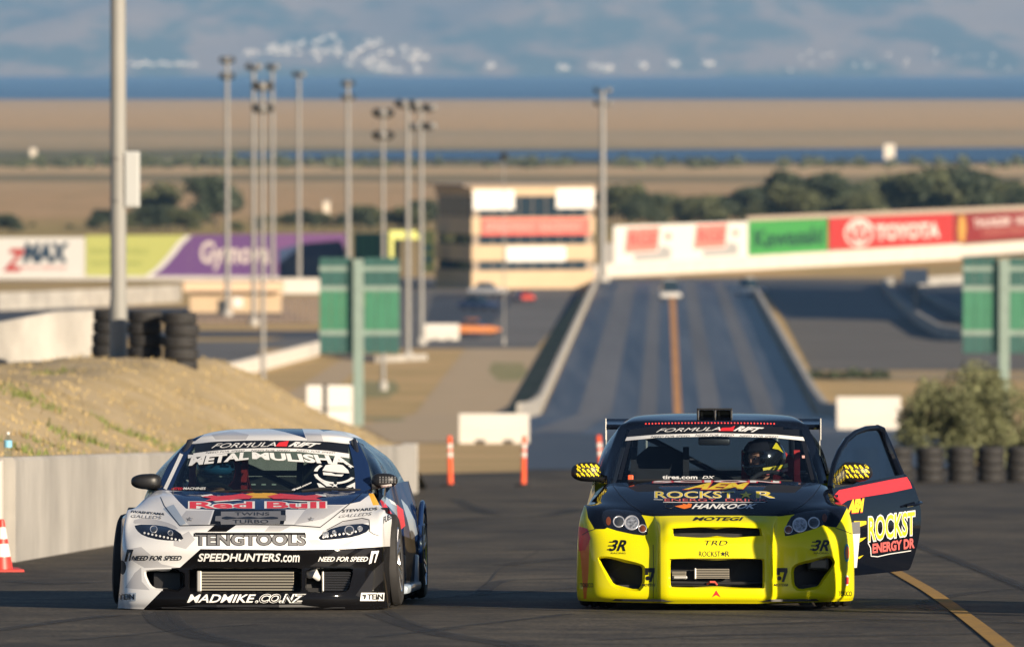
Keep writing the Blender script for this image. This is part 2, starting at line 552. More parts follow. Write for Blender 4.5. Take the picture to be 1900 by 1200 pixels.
# towns on the far shore
M_TOWN = mat('pale_town_wall', (.66, .58, .47), .7)
M_TOWNR = mat('town_roof', (.62, .55, .47), .8)
def town(u, v, w, h, lab, grp='pale buildings on the far shore'):
    d = ray(u, v)
    hit = hill_bvh.ray_cast(Vector((0, 0, 0)), d.normalized())
    p = hit[0] if hit[0] else at(u, v, 25300)
    o = empty('far_building', (p.x, p.y, p.z - 2), random.uniform(-.3, .3), lab, 'building', grp)
    b = MB().box((0, 0, h / 2), (w, w * .7, h)); b.build('wall', M_TOWN, o)
    rf = MB(); z = h
    rf.prism([(-w / 2 - 1, z), (w / 2 + 1, z), (0, z + h * .35)], lambda a, c: Vector((a, -w * .36, c)), lambda a, c: Vector((a, w * .36, c)))
    rf.build('roof', M_TOWNR, o)
random.seed(3)
LT = 'pale building in the terraced town on the far hillside'
LS = 'pale building standing alone along the far waterline'
for k in range(46):
    u = random.uniform(450, 790)
    v = 128 - (u - 470) * .02 - random.random() ** .7 * (56 - abs(u - 600) * .18)
    town(u, v, random.uniform(10, 26), random.uniform(7, 13), LT)
for u, v in ((482, 97), (492, 95), (503, 96), (514, 93), (522, 94), (532, 95), (556, 88), (566, 84), (580, 80), (592, 78), (604, 68), (612, 66), (592, 98), (600, 97), (622, 92), (634, 88), (690, 80), (698, 76), (703, 100), (716, 104), (690, 130), (700, 132), (714, 131), (728, 130), (740, 131), (771, 129), (776, 130)):
    town(u + random.uniform(-7, 7), v + random.uniform(-5, 5), random.uniform(12, 20), random.uniform(8, 13), LT)
for u, v in ((246, 120), (256, 122), (268, 118), (282, 122), (300, 119), (312, 121), (330, 120), (345, 121), (360, 122)):
    town(u, v, 20, 8, 'pale building in the row on the far shore left of the tall lamp posts', 'pale buildings on the far left shore')
for u, v in ((908, 126), (912, 124), (1040, 128), (1050, 129), (1100, 126), (1112, 128), (1124, 130), (1132, 129), (1188, 124), (1194, 125), (1246, 121), (1254, 122), (1308, 121), (1314, 122), (1320, 122)):
    town(u, v, 19, 12, LS)
for k in range(22):
    town(random.uniform(1420, 1890), random.uniform(95, 134), random.uniform(7, 12), 6, 'small faint building low on the far right hillside', 'faint buildings on the far right hillside')

# ------------------------------------------------------------------ haze
hb = MB().box((0, 15000, 250), (40000, 36000, 900))
haze = hb.build('haze')
tag(haze, kind='stuff')
hm = bpy.data.materials.new('haze_air'); hm.use_nodes = True
hm.node_tree.nodes.remove(hm.node_tree.nodes['Principled BSDF'])
pv = hm.node_tree.nodes.new('ShaderNodeVolumePrincipled')
pv.inputs['Color'].default_value = (.31, .60, .98, 1)
pv.inputs['Density'].default_value = 4.0e-5
hm.node_tree.links.new(pv.outputs[0], hm.node_tree.nodes['Material Output'].inputs['Volume'])
haze.data.materials.append(hm)
haze.display_type = 'WIRE'

# ================================================================== trees
def leaf_cloud(blobs, n, size, rnd):
    v, f = [], []
    tot = sum(b[3] ** 2 for b in blobs)
    for (bx, by, bz, br) in blobs:
        for _ in range(int(n * br * br / tot)):
            d = Vector((rnd.gauss(0, 1), rnd.gauss(0, 1), rnd.gauss(0, 1))).normalized()
            p = Vector((bx, by, bz)) + d * br * (rnd.random() ** .4) * rnd.uniform(.8, 1.12)
            s = size * rnd.uniform(.55, 1.3)
            a = Vector((rnd.gauss(0, 1), rnd.gauss(0, 1), rnd.gauss(0, 1))).normalized() * s
            c = a.cross(Vector((rnd.gauss(0, 1), rnd.gauss(0, 1), rnd.gauss(0, 1)))).normalized() * s * .6
            i = len(v)
            v += [p - a, p - c, p + a, p + c]
            f.append((i, i + 1, i + 2, i + 3))
    return v, f

def make_tree(seed, h, spread, dense, lm, lab, grp=None, thin=False):
    rnd = random.Random(seed)
    o = empty('tree', (0, 0, 0), 0, lab, 'tree', grp)
    t = MB()
    t.tube([(0, 0, -.4), (rnd.uniform(-.2, .2), 0, h * .3), (rnd.uniform(-.3, .3), rnd.uniform(-.3, .3), h * .75)], [h * .03, h * .022, h * .008], 7)
    blobs = []
    for k in range(9):
        a = rnd.uniform(0, 6.28); q = rnd.uniform(.12, .42) * spread; z = h * rnd.uniform(.35 if not thin else .25, .85)
        q *= 1.15 - .5 * z / h
        blobs.append((math.cos(a) * q, math.sin(a) * q, z, spread * rnd.uniform(.16, .27)))
        t.tube([(0, 0, h * .28), (math.cos(a) * q * .5, math.sin(a) * q * .5, z * .75), (math.cos(a) * q, math.sin(a) * q, z)], [h * .012, h * .008, h * .003], 5)
    blobs.append((0, 0, h * .82, spread * .22))
    t.build('trunk', M_BARK, o)
    v, f = leaf_cloud(blobs, dense, h * .042, rnd)
    pydata('crown', v, f, lm, o)
    return o

protos = [make_tree(11, 9, 8, 2800, M_LEAF[0], 'x'), make_tree(12, 8, 9, 2800, M_LEAF[1], 'x'), make_tree(13, 11, 6.5, 2600, M_LEAF[1], 'x', thin=True), make_tree(14, 7, 9, 2800, M_LEAF[0], 'x')]
PH = (9, 8, 11, 7)
used = [False] * 4
def plant(u, top, d, k, lab, grp, wide=1.0):
    p = at(u, 400, d)
    hgt = at(u, top, d).z - G(d)
    s = hgt / PH[k] / .98
    if used[k]: o = copy_tree(protos[k])
    else: o = protos[k]; used[k] = True
    o.location = (p.x, d, G(d)); o.scale = (s * wide, s * wide, s); o.rotation_euler = (0, 0, random.uniform(0, 6))
    tag(o, lab, 'tree', grp)
random.seed(5)
RG, LG = 'trees behind the right sign wall', 'trees behind the left sign wall'
cnt_ = {}
NTH = ('', 'first', 'second', 'third', 'fourth', 'fifth', 'sixth', 'seventh', 'eighth', 'ninth', 'tenth', 'eleventh', 'twelfth', 'thirteenth', 'fourteenth', 'fifteenth', 'sixteenth')
for u, top, k in sorted(((1140, 345, 0), (1165, 343, 2), (1190, 362, 1), (1222, 362, 3), (1250, 368, 1), (1280, 365, 0), (1310, 372, 3), (1340, 368, 1), (1362, 364, 0), (1392, 343, 2), (1428, 338, 2), (1448, 312, 2),
                  (1480, 345, 0), (1512, 352, 1), (1540, 314, 2), (1562, 340, 1), (1592, 345, 0), (1622, 338, 1), (1650, 330, 3), (1682, 322, 0), (1712, 316, 2), (1742, 318, 2), (1770, 312, 1), (1800, 310, 2),
                  (1825, 318, 2), (1858, 345, 3), (1890, 352, 1), (1460, 360, 1), (1610, 360, 3), (1700, 350, 1), (1790, 350, 0), (1210, 385, 0), (1325, 388, 1), (1410, 380, 3), (1560, 375, 0), (1660, 375, 1), (1880, 330, 2))):
    zone_ = 'white' if u < 1388 else 'green' if u < 1538 else 'bright red' if u < 1773 else 'dark red'
    cnt_[zone_] = cnt_.get(zone_, 0) + 1
    plant(u, top, random.uniform(1560, 1720), k, 'dark green tree behind the %s advertising board, %s from the left there' % (zone_, NTH[cnt_[zone_]]), RG, random.uniform(1.25, 1.7))
LTR = sorted(((402, 328, 1, 1.3), (296, 344, 3, 1.1), (256, 388, 1, 2.0), (205, 390, 0, 2.2), (178, 398, 1, 1.8), (312, 384, 1, 2.2), (345, 388, 0, 2.0), (20, 402, 1, 2.0), (60, 414, 3, 2.0), (0, 398, 0, 1.8), (372, 392, 1, 1.8), (230, 396, 3, 2.0), (285, 392, 0, 2.0),
              (560, 390, 1, 2.0), (535, 398, 3, 2.0), (600, 394, 0, 1.9), (665, 390, 1, 2.0), (690, 383, 0, 2.0), (720, 392, 1, 2.2), (770, 386, 0, 2.0), (795, 372, 1, 1.6), (130, 416, 3, 2.0), (440, 412, 3, 1.8), (480, 402, 0, 1.8), (635, 402, 1, 2.0), (745, 392, 3, 2.0), (580, 398, 1, 2.0)))
cl_ = {}
for u, top, k, w in LTR:
    zone_ = 'white' if u < 158 else 'lime' if u < 352 else 'purple' if u < 515 else 'dark blue trailer and scoreboard'
    cl_[zone_] = cl_.get(zone_, 0) + 1
    lab = {402: 'tall round dark tree standing above the purple sign', 296: 'spreading grey-brown tree just right of the tall grey pole'}.get(u)
    lab = lab or ('low dark tree behind the %s%s, %s from the left there' % (zone_, ' sign' if len(zone_) < 8 else '', NTH[cl_[zone_]]))
    plant(u, top, random.uniform(1520, 1660), k, lab, None if u in (402, 296) else LG, w)

# dark scrub along the slough, far out
rnd = random.Random(8)
bl = []
for k in range(330):
    x = rnd.uniform(-330, 330) if k % 2 else rnd.uniform(-330, -60); y = rnd.uniform(3060, 3200)
    bl.append((x, y, G(y) + 1.0, rnd.uniform(1.5, 3.4)))
v, f = leaf_cloud(bl, 9000, 1.2, rnd)
tag(pydata('marsh_scrub', v, f, M_LEAF[0]), 'dark scrub growing in a low belt along the slough', 'scrub', kind='stuff')

# small white structures out on the marsh
def hut(u, v, d, w, h, lab):
    p = at(u, v, d)
    o = empty('marsh_hut', (p.x, d, G(d)), 0, lab, 'hut')
    MB().box((0, 0, h / 2), (w, w, h)).build('wall', M_TOWN, o)
    MB().box((0, 0, h + .25), (w * 1.15, w * 1.15, .5)).build('roof', M_STEEL, o)
hut(1650, 300, 3350, 4.2, 6.2, 'tall white hut on the bank of the blue slough at right')
hut(62, 290, 3500, 2.6, 3, 'small white hut in the dark marsh belt at far left')
hut(606, 385, 1900, 1.4, 2.6, 'small white cabin standing above the dark blue trailers')

# ================================================================== the tower
def seg_at(u, P0, P1):
    """where the sight line of column u crosses the ground line P0-P1"""
    k = (u - 950) / FPX
    (x0, y0), (x1, y1) = P0, P1
    t = (k * y0 - x0) / ((x1 - x0) - k * (y1 - y0))
    return Vector((x0 + (x1 - x0) * t, y0 + (y1 - y0) * t))

cpt = at(875, 540, 1012)
TW = empty('timing_tower', (cpt.x, 1012, G(1012)), R(20), 'four storey cream timing tower with dark window bands at the head of the strip', 'tower')
M_CREAM = mat('cream_stucco', (.52, .385, .245), .8, var=.05, scale=.3)
M_TGLASS = mat('dark_window_glass', (.02, .035, .05), .12, spec=.6)
M_TROOF = mat('tower_roof', (.30, .24, .19), .8)
TWD, TDP = 15.6, 13.0
def trow(v): return at(990, v, 1014).z - G(1012)
b = MB().box((TWD / 2, TDP / 2, trow(352) / 2 - .2), (TWD - .5, TDP - .5, trow(352) - .4)); b.build('core_wall', M_TROOF, TW)
levels = [(535, 502), (484, 454), (435, 403), (364, 346)]
for i, (va, vb) in enumerate(levels):
    z0, z1 = (trow(va) if i else -.4), trow(vb)
    MB().box((TWD / 2, TDP / 2, (z0 + z1) / 2), (TWD, TDP, z1 - z0), bev=.05).build('spandrel', M_CREAM, TW)
for (va, vb) in ((502, 484), (454, 435), (403, 364)):
    z0, z1 = trow(va) + .03, trow(vb) - .03
    for k in range(8):
        MB().box((1 + (TWD - 2) * (k + .5) / 8, .2, (z0 + z1) / 2), ((TWD - 2) / 8 - .12, .06, z1 - z0)).build('window', M_TGLASS, TW)
    for k in range(6):
        MB().box((.2, 1 + (TDP - 2) * (k + .5) / 6, (z0 + z1) / 2), (.06, (TDP - 2) / 6 - .12, z1 - z0)).build('window', M_TGLASS, TW)
def tpanel(name, u0, u1, va, vb, m):
    x0, x1 = (u0 - 875) / 233 * TWD, (u1 - 875) / 233 * TWD
    z0, z1 = trow(va), trow(vb)
    return MB().box(((x0 + x1) / 2, -.09, (z0 + z1) / 2), (x1 - x0, .14, z1 - z0)).build(name, m, TW), x0, x1, z0, z1
tpanel('white_panel', 877, 955, 389, 353, M_WHITE); tpanel('white_panel', 1034, 1106, 387, 351, M_WHITE)
_, x0, x1, z0, z1 = tpanel('red_sign', 893, 1098, 436, 405, mat('sign_red_faded', (.60, .10, .075), .6))
flat_text('sign_lettering', 'SPEEDWAY', M_PINK, TW, (x0 + .5, -.17, z0 + .5), ((x1 - x0) * .46, 0, 0), (0, 0, z1 - z0 - 1.0), bold=.02)
flat_text('sign_lettering', 'RACEWAY', M_PINK, TW, (x0 + (x1 - x0) * .54, -.17, z0 + .5), ((x1 - x0) * .38, 0, 0), (0, 0, z1 - z0 - 1.0), bold=.02)
tpanel('white_sign', 940, 1052, 485, 458, M_WHITE)
MB().box((TWD * .45, TDP * .5, trow(346) + .12), (TWD + .6, TDP + .6, .24)).build('roof', M_TROOF, TW)

# ================================================================== sign walls
def board(name, P0, P1, u0, u1, tl, bl_, tr, br, m, parent, off=0.0, th=.15):
    a, b = seg_at(u0, P0, P1), seg_at(u1, P0, P1)
    n = Vector((b.y - a.y, -(b.x - a.x))).normalized()
    if n.y > 0: n = -n
    pts = []
    for (q, u, top, bot) in ((a, u0, tl, bl_), (b, u1, tr, br)):
        pts.append((q, at(u, bot, q.y).z, at(u, top, q.y).z))
    vs = []
    for s in (off, off - th):
        for q, zb, zt in pts:
            vs += [Vector((q.x + n.x * s, q.y + n.y * s, zb)), Vector((q.x + n.x * s, q.y + n.y * s, zt))]
    fs = [(0, 2, 3, 1), (4, 5, 7, 6), (0, 4, 6, 2), (1, 3, 7, 5), (0, 1, 5, 4), (2, 6, 7, 3)]
    org = parent.location if parent else Vector()
    o = pydata(name, [p - org for p in vs], fs, m, parent)
    return o, vs[0] - org, vs[2] - org, vs[1] - org, Vector((n.x, n.y, 0))

def board_text(name, s, m, parent, fr, x0, x1, y0, y1, bold=0.0, shear=0.0, lift=.03):
    _, p00, p10, p01, n = fr
    U, V = p10 - p00, p01 - p00
    return flat_text(name, s, m, parent, p00 + U * x0 + V * y0 + n * lift, U * (x1 - x0), V * (y1 - y0), bold, shear)

A0, A1 = (11.0, 1090.0), (65.5, 1250.0)
q0 = seg_at(1110, A0, A1)
SWR = empty('sign_wall', (q0.x, q0.y, G(q0.y)), 0, 'long sunlit sign wall with white, green and red advertising boards at right', 'sign wall')
board('concrete_base', A0, A1, 1106, 1780, 491, 519, 452, 482, M_CONCW, SWR, .25, .6)
board('concrete_base', A0, A1, 1780, 1990, 455, 476, 440, 462, M_CONCW, SWR, .25, .6)
wf = board('advertising_board', A0, A1, 1140, 1388, 419, 492, 411, 477, M_WHITE, SWR)
for s in (.06, .57):
    _, p00, p10, p01, n = wf
    U, V = p10 - p00, p01 - p00
    def q(a, b_): return p00 + U * a + V * b_ + n * .03
    pydata('logo_block', [q(s + .01, .30), q(s + .25, .30), q(s + .27, .92), q(s + .03, .92)], [(0, 1, 2, 3)], M_PINK, SWR)
    pydata('logo_grey', [q(s + .08, .08), q(s + .35, .08), q(s + .35, .36), q(s + .27, .44), q(s + .26, .26), q(s + .08, .26)], [(0, 1, 2, 3, 4, 5)], M_GREYP, SWR)  # grey printed part of the logo
    pydata('logo_spot', [q(s + .33 + .025 * math.cos(t * .8), .66 + .09 * math.sin(t * .8)) for t in range(8)], [tuple(range(8))], M_PINK, SWR)
    board_text('sign_lettering', 'RGE', mat('dull_red', (.55, .10, .09), .6), SWR, wf, s + .045, s + .25, .45, .80, .03, lift=.06)
gfm = mat('bright_green_board', (.045, .27, .06), .6)
gfr = board('advertising_board', A0, A1, 1390, 1536, 410, 476, 406, 466, gfm, SWR)
board_text('sign_lettering', 'Kawasaki', mat('dark_green_print', (.01, .07, .035), .6), SWR, gfr, .06, .94, .22, .74, .035)
rfr = board('advertising_board', A0, A1, 1539, 1770, 405, 463, 396, 452, M_RED, SWR)
board_text('sign_lettering', 'TOYOTA', mat('white_print', (.66, .58, .54), .6), SWR, rfr, .36, .88, .22, .74, .045)
_, p00, p10, p01, n = rfr
U, V = p10 - p00, p01 - p00
def ring(cx, cy, rx, ry, w, lift, N=28):
    vs, fs = [], []
    for k in range(N):
        t = 2 * math.pi * k / N
        for rr in (1, 1 - w):
            vs.append(p00 + U * (cx + rx * rr * math.cos(t)) + V * (cy + ry * rr * math.sin(t)) + n * lift)
    for k in range(N):
        j = (k + 1) % N
        fs.append((2 * k, 2 * j, 2 * j + 1, 2 * k + 1))
    return vs, fs
WP = MATS['white_print']
for args in ((.23, .5, .115, .45, .16, .03), (.23, .5, .045, .38, .3, .05), (.23, .68, .085, .19, .28, .07)):
    v, f = ring(*args); pydata('oval_emblem', v, f, WP, SWR)
dfr = board('advertising_board', A0, A1, 1773, 1990, 398, 452, 386, 436, mat('deep_red_board', (.22, .02, .02), .6), SWR)
board_text('sign_lettering', 'THUNDER  VALLEY', WP, SWR, dfr, .15, .72, .50, .80, .02)
board_text('sign_lettering', 'CASINO RESORT', mat('dull_pink', (.5, .2, .15), .6), SWR, dfr, .22, .66, .20, .40, .0)
_, p00, p10, p01, n = dfr; U, V = p10 - p00, p01 - p00
pydata('gold_emblem', [p00 + U * a + V * c + n * .04 for a, c in ((.03, .05), (.07, .05), (.085, .5), (.07, .95), (.03, .95), (.02, .5))], [tuple(range(6))], mat('gold_print', (.55, .30, .06), .5), SWR)
board('top_rail', A0, A1, 1388, 1990, 402, 410, 378, 387, mat('pale_brown_rail', (.42, .34, .27), .7), SWR, -.05, .2)
board('blank_panel', A0, A1, 1122, 1139, 452, 500, 450, 498, mat('grey_panel', (.28, .27, .26), .7), SWR, .02, .2)

B0, B1 = (-64.2, 1075.0), (-19.5, 1062.0)
q0 = seg_at(300, B0, B1)
SWL = empty('sign_wall', (q0.x, q0.y, G(q0.y)), 0, 'long sign wall with white, lime and purple advertising boards at left', 'sign wall')
board('concrete_base', B0, B1, -80, 640, 512, 525, 512, 526, M_CONCW, SWL, .3, .6)
zf = board('advertising_board', B0, B1, -80, 157, 441, 514, 440, 514, M_WHITE, SWL)
board_text('sign_lettering', 'Z', M_RED, SWL, zf, .36, .55, .14, .72, .04, .35)
board_text('sign_lettering', 'MAX', mat('navy_print', (.02, .05, .09), .6), SWL, zf, .52, .88, .36, .88, .06, .15, lift=.05)
board_text('sign_lettering', 'MICRO-LUBRICANT', M_PINK, SWL, zf, .50, .86, .18, .28, .0)
lf = board('advertising_board', B0, B1, 159, 352, 437, 514, 436, 515, mat('lime_board', (.48, .50, .15), .6), SWL)
board_text('sign_lettering', 'RACING FUELS', mat('olive_print', (.30, .36, .10), .6), SWL, lf, .05, .60, .56, .70, .0)
board_text('sign_lettering', 'SOUTHERN WAY', MATS['olive_print'], SWL, lf, .05, .55, .28, .40, .0)
pf = board('advertising_board', B0, B1, 352, 512, 436, 515, 434, 516, mat('purple_board', (.15, .07, .22), .6), SWL)
_, p00, p10, p01, n = lf; U, V = p10 - p00, p01 - p00
sw = [(.60, 0), (.72, .22), (.84, .55), (.92, .82), (1.0, 1.0)]
pydata('purple_wedge', [p00 + U * a + V * c + n * .03 for a, c in sw] + [p00 + U * 1.0 + V * 0 + n * .03], [tuple(range(6))], MATS['purple_board'], SWL)
pydata('white_swoosh', [p00 + U * (a - .045) + V * c + n * .045 for a, c in sw] + [p00 + U * (a + .02) + V * c + n * .045 for a, c in sw[::-1]], [(i, i + 1, 8 - i, 9 - i) for i in range(4)], M_WHITE, SWL)
board_text('sign_lettering', 'Gymova', WP, SWL, pf, .12, .92, .18, .86, .03, .1)
board('advertising_board', B0, B1, 512, 640, 434, 516, 433, 516, mat('purple_board_pale', (.20, .09, .24), .6), SWL)

# ================================================================== trailers, sheds, walls behind the left bank
def rel_box(name, root, u0, u1, v0, v1, d, depth, m, dy=0.0, bev=0.05, parent=None):
    """a box whose front face fills the pixels u0..u1, v0..v1 at distance d"""
    a, c = at(u0, v1, d), at(u1, v0, d)
    w, h = c.x - a.x, c.z - a.z
    o = root.location
    return MB().box(((a.x + c.x) / 2 - o.x, d + depth / 2 + dy - o.y, (a.z + c.z) / 2 - o.z), (w, depth, h), bev=bev).build(name, m, parent or root)

def boxthing(name, u, d, lab, cat, grp=None):
    p = at(u, 500, d)
    return empty(name, (p.x, d, G(d)), 0, lab, cat, grp)

M_NAVY = mat('navy_canvas', (.025, .05, .12), .55)
t = boxthing('race_trailer', 580, 1040, 'dark navy race trailer with sloped roof in front of the purple sign', 'trailer')
rel_box('body', t, 517, 640, 463, 522, 1040, 4, M_NAVY)
o_ = t.location
pr = MB(); 
P = [(517, 463), (640, 463), (632, 446), (560, 452)]
pr.prism(P, lambda a, c: at(a, c, 1040.1) - o_, lambda a, c: at(a, c, 1043.9) - o_ ); pr.build('roof', M_NAVY, t)
for k in range(3):
    rel_box('door', t, 530 + 34 * k, 556 + 34 * k, 480, 519, 1039.9, .1, mat('navy_panel', (.05, .075, .13), .5), bev=0)
t = boxthing('storage_container', 705, 1035, 'green storage container standing behind the scoreboard', 'container')
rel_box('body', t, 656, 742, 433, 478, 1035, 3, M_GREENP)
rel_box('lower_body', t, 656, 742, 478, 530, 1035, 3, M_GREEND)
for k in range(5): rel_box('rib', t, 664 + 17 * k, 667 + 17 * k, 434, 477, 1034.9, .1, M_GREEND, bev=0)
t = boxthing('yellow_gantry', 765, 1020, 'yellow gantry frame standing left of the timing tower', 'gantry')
M_YELG = mat('pale_yellow_paint', (.68, .70, .22), .6)
rel_box('cross_beam', t, 722, 806, 428, 444, 1020, 1.0, M_YELG)
rel_box('post', t, 782, 806, 444, 505, 1020, 1.0, M_YELG)
rel_box('post', t, 722, 730, 444, 525, 1020, 1.0, M_YELG)
for k in range(2): rel_box('letter_patch', t, 788, 800, 455 + 20 * k, 466 + 20 * k, 1019.9, .1, mat('teal_print', (.05, .25, .25), .6), bev=0)
t = boxthing('toll_shed', 460, 880, 'low cream shed with flat roof beyond the tyre stacks', 'shed')
rel_box('wall', t, 352, 522, 541, 586, 880, 5, M_CREAM)
rel_box('roof', t, 340, 524, 523, 541, 878.8, 7, mat('cream_fascia', (.66, .47, .31), .8))
rel_box('door', t, 405, 420, 556, 586, 879.9, .1, M_DARKMET, bev=0)
rel_box('window', t, 432, 450, 552, 570, 879.9, .1, M_WHITE, bev=0)
t = boxthing('low_white_wall', 555, 905, 'short sunlit white wall above the brown slat fence', 'wall')
rel_box('wall', t, 511, 598, 519, 545, 905, .5, M_CONCW)
rel_box('coping', t, 509, 600, 516, 519, 904.9, .7, M_CONCW)
# brown slat fence
t = boxthing('slat_fence', 500, 830, 'brown vertical slat fence below the cream shed', 'fence')
M_SLAT = mat('brown_slat', (.17, .13, .105), .8, var=.2, scale=2)
for k in range(24):
    rel_box('slat', t, 345 + k * 10.4, 353.5 + k * 10.4, 551 + (34 if k < 17 else 0), 605, 830, .06, M_SLAT, bev=0)
for vv in (592, 601): rel_box('rail', t, 344, 595, vv, vv + 3, 830.1, .1, M_SLAT, bev=0)

def wall_line(name, pts, h, th, m, lab, cat='wall', coping=False):
    """a free-standing wall along ground points, each ((x, y), optional base z)"""
    o = empty(name, (pts[0][0], pts[0][1], G(pts[0][1])), 0, lab, cat)
    n = len(pts)
    vs, fs = [], []
    for i, p in enumerate(pts):
        a, b = Vector(pts[max(0, i - 1)][:2]), Vector(pts[min(n - 1, i + 1)][:2])
        t_ = (b - a).normalized(); nn = Vector((-t_.y, t_.x))
        zb = p[2] if len(p) > 2 else G(p[1])
        hh = h[i] if isinstance(h, (list, tuple)) else h
        q = Vector((p[0], p[1]))
        for s, z, w in ((-1, zb - .3, 1), (-1, zb + hh - .03, 1), (-1, zb + hh, .75), (1, zb + hh, .75), (1, zb + hh - .03, 1), (1, zb - .3, 1)):
            vs.append(Vector((q.x + nn.x * s * th / 2 * w, q.y + nn.y * s * th / 2 * w, z)) - o.location)
    for i in range(n - 1):
        for k in range(5):
            fs.append((i * 6 + k, i * 6 + k + 1, i * 6 + 7 + k, i * 6 + 6 + k))
    fs += [tuple(range(6))[::-1], tuple(6 * (n - 1) + k for k in range(6))]
    me = MB().add(vs, fs).build('wall', m, o)
    return o

def gp(u, v):
    p = on_ground(u, v); return (p.x, p.y)

wall_line('circuit_wall', [gp(-60, 578), gp(60, 574), gp(200, 568), gp(332, 560)], 1.9, .5, M_CONC, 'weathered pale concrete wall along the circuit at far left')
wall_line('circuit_wall', [gp(425, 702), gp(480, 688), gp(540, 672), gp(600, 656)], 1.15, .4, M_CONCW, 'white concrete wall crossing the dry field left of the scoreboard')
wall_line('circuit_wall', [gp(600, 658), gp(700, 672), gp(790, 668)], .5, .3, M_CONC, 'low concrete kerb wall behind the foot of the scoreboard')
# strip walls
wall_line('strip_wall', [(sx(y, -9.3), y) for y in range(495, 1063, 42)], .95, .35, M_CONC, 'long concrete wall along the left side of the drag strip')
wall_line('strip_wall', [(sx(y, 9.5), y) for y in range(470, 1050, 42)], .85, .55, M_CONC, 'long concrete wall along the right side of the drag strip')
# double curved wall at right
cv = [gp(1900, 636), gp(1790, 634), gp(1745, 626), gp(1705, 602), gp(1670, 572), gp(1645, 545), gp(1640, 536), gp(1655, 530)]
wall_line('curved_wall', cv, 1.1, .5, M_CONC, 'curved concrete wall at right, the nearer of a pair')
cv = [gp(1900, 612), gp(1800, 600), gp(1750, 580), gp(1712, 556), gp(1690, 540), gp(1690, 532), gp(1790, 526), gp(1900, 524)]
wall_line('curved_wall', cv, 1.1, .5, M_CONC, 'curved concrete wall at right, the farther of a pair')

# ------------------------------------------------------------------ light poles
def lamp_cluster(root, z, n, w):
    MB().box((0, 0, z - .3), (w, .14, .14)).build('cross_arm', M_DARKMET, root)
    for k in range(n):
        x = (k - (n - 1) / 2) * w / max(1, n - 1) if n > 1 else 0
        m = MB()
        m.lathe([(.02, .35), (.22, .3), (.38, 0), (.36, -.05), (.02, -.04)], 12, Matrix.Translation((x, -.3, z)) @ Matrix.Rotation(R(70 if k % 2 else -50), 4, 'X'))
        m.build('lamp', M_DARKMET if k % 2 == 0 else M_STEEL, root, True)

def light_pole(u, top, base, lab, r=.22, n=3, w=1.6, two=False):
    p = on_ground(u, base)
    h = at(u, top, p.y).z - p.z
    o = empty('light_pole', p, 0, lab, 'light pole', 'tall sports light poles')
    MB().tube([(0, 0, -.3), (0, 0, h * .5), (0, 0, h)], [r * .95, r * .8, r * .6], 10).build('pole', M_STEEL, o, True)
    MB().lathe([(r * 1.9, -.2), (r * 1.9, .5), (r * 1.3, .7), (r * 1.2, .7)], 12).build('footing', M_CONC, o, True)
    lamp_cluster(o, h, n, w)
    if two: lamp_cluster(o, h - 1.6, n, w)
    return o
light_pole(422, 112, 588, 'leftmost of the tall slim light poles, left of the white script sign', .3, 3, .9, True)
light_pole(471, 124, 604, 'slim light pole, second from the left in the cluster', .27, 2, .9)
light_pole(488, 160, 726, 'light pole standing in the dry field with a bright lamp cluster', .19, 3, .9, True)
light_pole(506, 124, 560, 'slim light pole in front of the navy trailer edge', .28, 2, .8)
light_pole(555, 138, 540, 'slim light pole crossing the middle of the navy trailer', .3, 2, .9)
light_pole(646, 155, 545, 'stout light pole rising behind the left edge of the scoreboard top', .36, 3, .9, True)
light_pole(711, 210, 724, 'light pole rising behind the right half of the scoreboard', .17, 3, .9, True)
light_pole(757, 193, 668, 'left of the two close light poles between scoreboard and tower', .25, 4, 1.5)
light_pole(782, 200, 640, 'right of the two close light poles between scoreboard and tower', .25, 4, 2.0, True)
light_pole(1118, 168, 522, 'light pole at the right corner of the timing tower', .5, 2, 1.6, True)
light_pole(935, 290, 640, 'thin pole standing in front of the timing tower', .07, 1, .1)

# ------------------------------------------------------------------ scoreboards
def scoreboard(u0, u1, uc, lab):
    d = 418
    p = at(uc, 700, d)
    o = empty('scoreboard', (p.x, d, G(d)), 0, lab, 'scoreboard', 'scoreboards seen from behind')
    L = o.location
    def z(v): return at(uc, v, d).z - L.z
    x0, x1 = at(u0, 600, d).x - L.x, at(u1, 600, d).x - L.x
    MB().box((0, -.28, z(480) / 2 - .2), (.50, .40, z(480) + .4), bev=.03).build('post', M_GREENS, o)
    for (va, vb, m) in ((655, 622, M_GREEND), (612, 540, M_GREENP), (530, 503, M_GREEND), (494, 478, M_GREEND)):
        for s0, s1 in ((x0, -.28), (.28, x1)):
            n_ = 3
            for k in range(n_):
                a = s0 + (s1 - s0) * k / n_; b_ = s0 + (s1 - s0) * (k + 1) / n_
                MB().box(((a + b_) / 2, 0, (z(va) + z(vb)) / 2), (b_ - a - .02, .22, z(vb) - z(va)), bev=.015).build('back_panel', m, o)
    for (va, vb) in ((622, 612), (540, 530), (503, 494)):
        MB().box(((x0 + x1) / 2, .02, (z(va) + z(vb)) / 2), (x1 - x0 + .04, .30, z(vb) - z(va) - .01)).build('rail', M_GREENS, o)
    MB().box((-.36, -.15, (z(655) + z(490)) / 2), (.22, .2, z(490) - z(655))).build('spine', M_GREEND, o)
    return o
scoreboard(593, 741, 665, 'green scoreboard on a single post seen from behind, beside the dry bank')
scoreboard(1786, 1950, 1862, 'green scoreboard seen from behind at the right edge above the bush')

